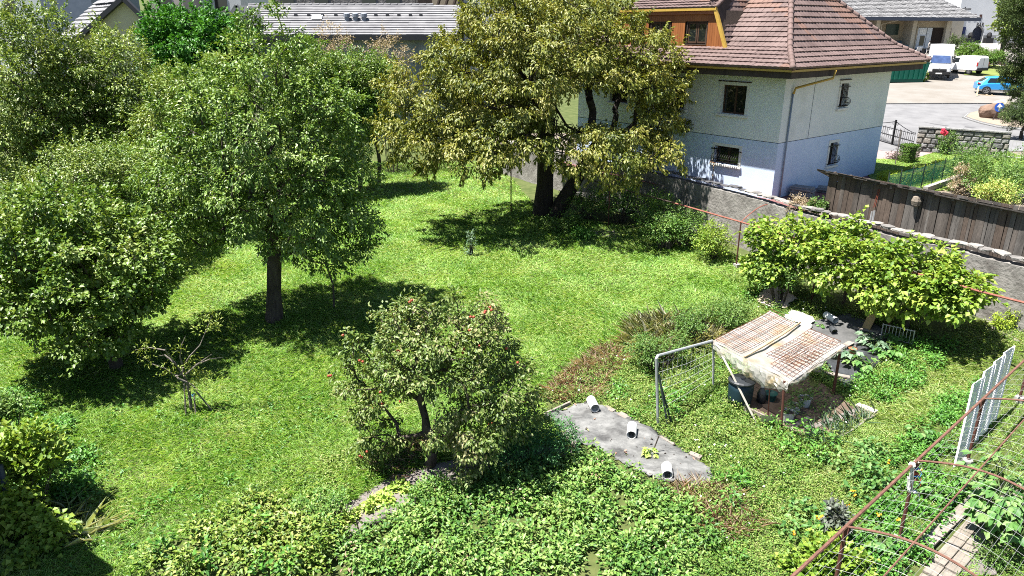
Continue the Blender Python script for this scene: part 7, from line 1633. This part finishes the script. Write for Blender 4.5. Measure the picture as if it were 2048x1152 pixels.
# shrubs in the shade along the wall
GS = 'shrubs in the shade along the garden wall'
for i, (lb, lobes, n, m) in enumerate((('dark shrub just right of the cherry trunks', [ell(1170, 405, 36, 45, 22, 1.0)], 34, L_POTATO), ('dark shrub in deep shade right of the white ladder', [ell(1240, 395, 35, 45, 26, 1.0)], 36, L_POTATO), ('dark shrub behind the flat stone', [ell(1310, 415, 33.4, 45, 28, 1.0)], 36, L_POTATO), ('dark shrub before the shaded wall under the rail', [ell(1370, 450, 31, 40, 24, .9)], 32, L_BUSH), ('sunlit yellowish shrub at the end of the shade by the vine post', [ell(1430, 478, 29.2, 32, 28, .8)], 36, L_VINE), ('leafy tall weed at the edge of the cherry shade', [ell(1130, 452, 33.6, 40, 22, .8)], 28, L_BUSH), ('pale tuft of nettles in front of the dark shrubs', [ell(1160, 470, 32.2, 22, 12, .5)], 16, L_STRAW), ('dark shrub hugging the wall behind the stump', [ell(1330, 458, 30.6, 45, 20, .7)], 28, L_POTATO))):
    bush('wall_shrub', lb, lobes, n, 90, .34, .09, .055, m, 180 + i, 'shrub', GS)
p = G(943, 512); bush('young_plant', 'single young pale plant standing in the open lawn', [ell(943, 480, p.y, 9, 20, .2), ell(938, 500, p.y, 7, 10, .15)], 12, 26, .14, .08, .045, L_GREYG, 190, 'plant')
bush('garden_weed', 'bright green conical weeds before the wall at the right edge, taller one', [ell(2022, 640, G(2022, 655).y, 9, 18, .2)], 14, 60, .14, .06, .04, L_YHEDGE, 191, 'plant', ground=G(2022, 655).z)
bush('garden_weed', 'bright green conical weeds before the wall at the right edge, shorter one', [ell(1996, 645, G(1996, 655).y, 10, 12, .2)], 12, 60, .14, .06, .04, L_YHEDGE, 192, 'plant', ground=G(1996, 655).z)
# lower left corner: vine on a dark post, tall grasses
t = bush('grape_vine', 'shaded grape vine covering the dark post at the lower left corner', [ell(40, 900, 13.2, 70, 50, .6), ell(30, 1010, 12.6, 45, 50, .5), ell(75, 1060, 12.2, 50, 40, .4), ell(60, 1130, 11.8, 50, 35, .4)], 90, 60, .26, .12, .1, L_VINE, 195, 'vine', 'grape vines')
mb = MB(); p = AtY(18, 1010, 12.6); mb.tube([Vector((p.x, p.y, -.9)), p, AtY(0, 930, 12.7)], .06, 7); tag(mb.build('vine_post', mat('blue_grey_post', (.06, .075, .11), None, .7)), 'dark blue-grey post behind the corner vine', 'post')
bush('ivy_hedge', 'dark leafy hedge along the left edge above the corner vine', [ell(-10, 830, 14.8, 50, 40, .7), ell(70, 920, 13.8, 50, 35, .5)], 60, 70, .26, .09, .07, L_BUSH, 196, 'hedge')
r = np.random.default_rng(197); P = scatter(r, 160, [(90, 1050), (130, 1000), (190, 1030), (200, 1080), (150, 1100)], (), polybox([(90, 1100), (200, 1000)])); tag(blades('tall_grass', leafmat('silvery_blade', [(.14, .2, .07), (.24, .29, .14), (.34, .37, .24)], .3, .35), P, .6, .022, .6, r, droop=.4), kind='stuff')
# ------------------------------------------------------------------ the lawn: unmown grass, blade by blade
LAWN = [(-40, 1160), (-40, 470), (60, 380), (200, 330), (340, 300), (620, 300), (800, 300), (1000, 330), (1085, 430), (1200, 445), (1400, 480), (1560, 545), (1530, 600), (1400, 615), (1330, 655), (1250, 695), (1180, 750), (1090, 800), (1090, 830), (1140, 885), (1000, 905), (880, 925), (780, 955), (690, 1010), (560, 1020), (430, 1050), (330, 1095), (285, 1160)]
L_GRASS = leafmat('meadow_grass', [(.05, .135, .014), (.105, .215, .03), (.175, .29, .06), (.25, .33, .11)], .38, .42, .4, scale=.45)
L_GRASS2 = leafmat('pale_meadow_grass', [(.12, .195, .04), (.195, .265, .085), (.30, .34, .16)], .36, .38, .45, scale=.5)
r = np.random.default_rng(200)
def nearfar(P): return np.clip(1.15 - (P[:, 1] - 11) / 34, .22, 1)
P = scatter(r, 800, LAWN, (), (-26, 13, 10.6, 50), thin=nearfar); far = 1 + np.clip((P[:, 1] - 16) / 18, 0, 1.4)
tag(blades('lawn_grass', L_GRASS, P, .13 + .09 * vnoise(P[:, 0], P[:, 1], 1.7, 5), .0125 * far, .55, r, .45), kind='stuff')
P = scatter(r, 300, LAWN, (), (-26, 13, 10.6, 50), thin=lambda P: nearfar(P) * sm(.45, .8, vnoise(P[:, 0] + .4 * P[:, 1], P[:, 1], 1.5, 8))); far = 1 + np.clip((P[:, 1] - 16) / 18, 0, 1.4)
tag(blades('lawn_grass', L_GRASS2, P, .24, .015 * far, .9, r, .5, droop=.35), kind='stuff')
RG = [(1740, 800), (1860, 690), (1960, 640), (2060, 660), (2060, 690), (1990, 740), (1880, 830), (1780, 900), (1690, 960), (1620, 1060), (1520, 1060), (1600, 960), (1680, 880)]
P = scatter(r, 420, W1, EX, polybox(W1)); P = P[r.random(len(P)) < .4]; tag(blades('weedy_grass', L_GRASS, P, .2, .014, .5, r, .5), kind='stuff')
WR = [(1480, 1160), (1560, 1000), (1700, 860), (1850, 690), (2060, 640), (2060, 1160)]
P = scatter(r, 260, WR, [[(1800, 1160), (1960, 960), (2000, 970), (1900, 1160)]], polybox(WR)); tag(blades('weedy_grass', L_GRASS, P, .16, .013, .5, r, .5), kind='stuff')
P = scatter(r, 420, RG, (), polybox(RG)); tag(blades('path_grass', L_GRASS2, P, .22, .014, .7, r, .5), kind='stuff')
SL_ = [(1740, 318), (1822, 320), (1876, 303), (2010, 302), (2090, 330), (2090, 375), (1790, 385), (1750, 372), (1735, 350)]
P = scatter(r, 160, SL_, (), (18, 42, 28, 56), zf=lambda x, y: np.full(len(x), YZ + .03)); tag(blades('side_lawn_grass', L_GRASS, P, .1, .03, .5, r, .5), kind='stuff')
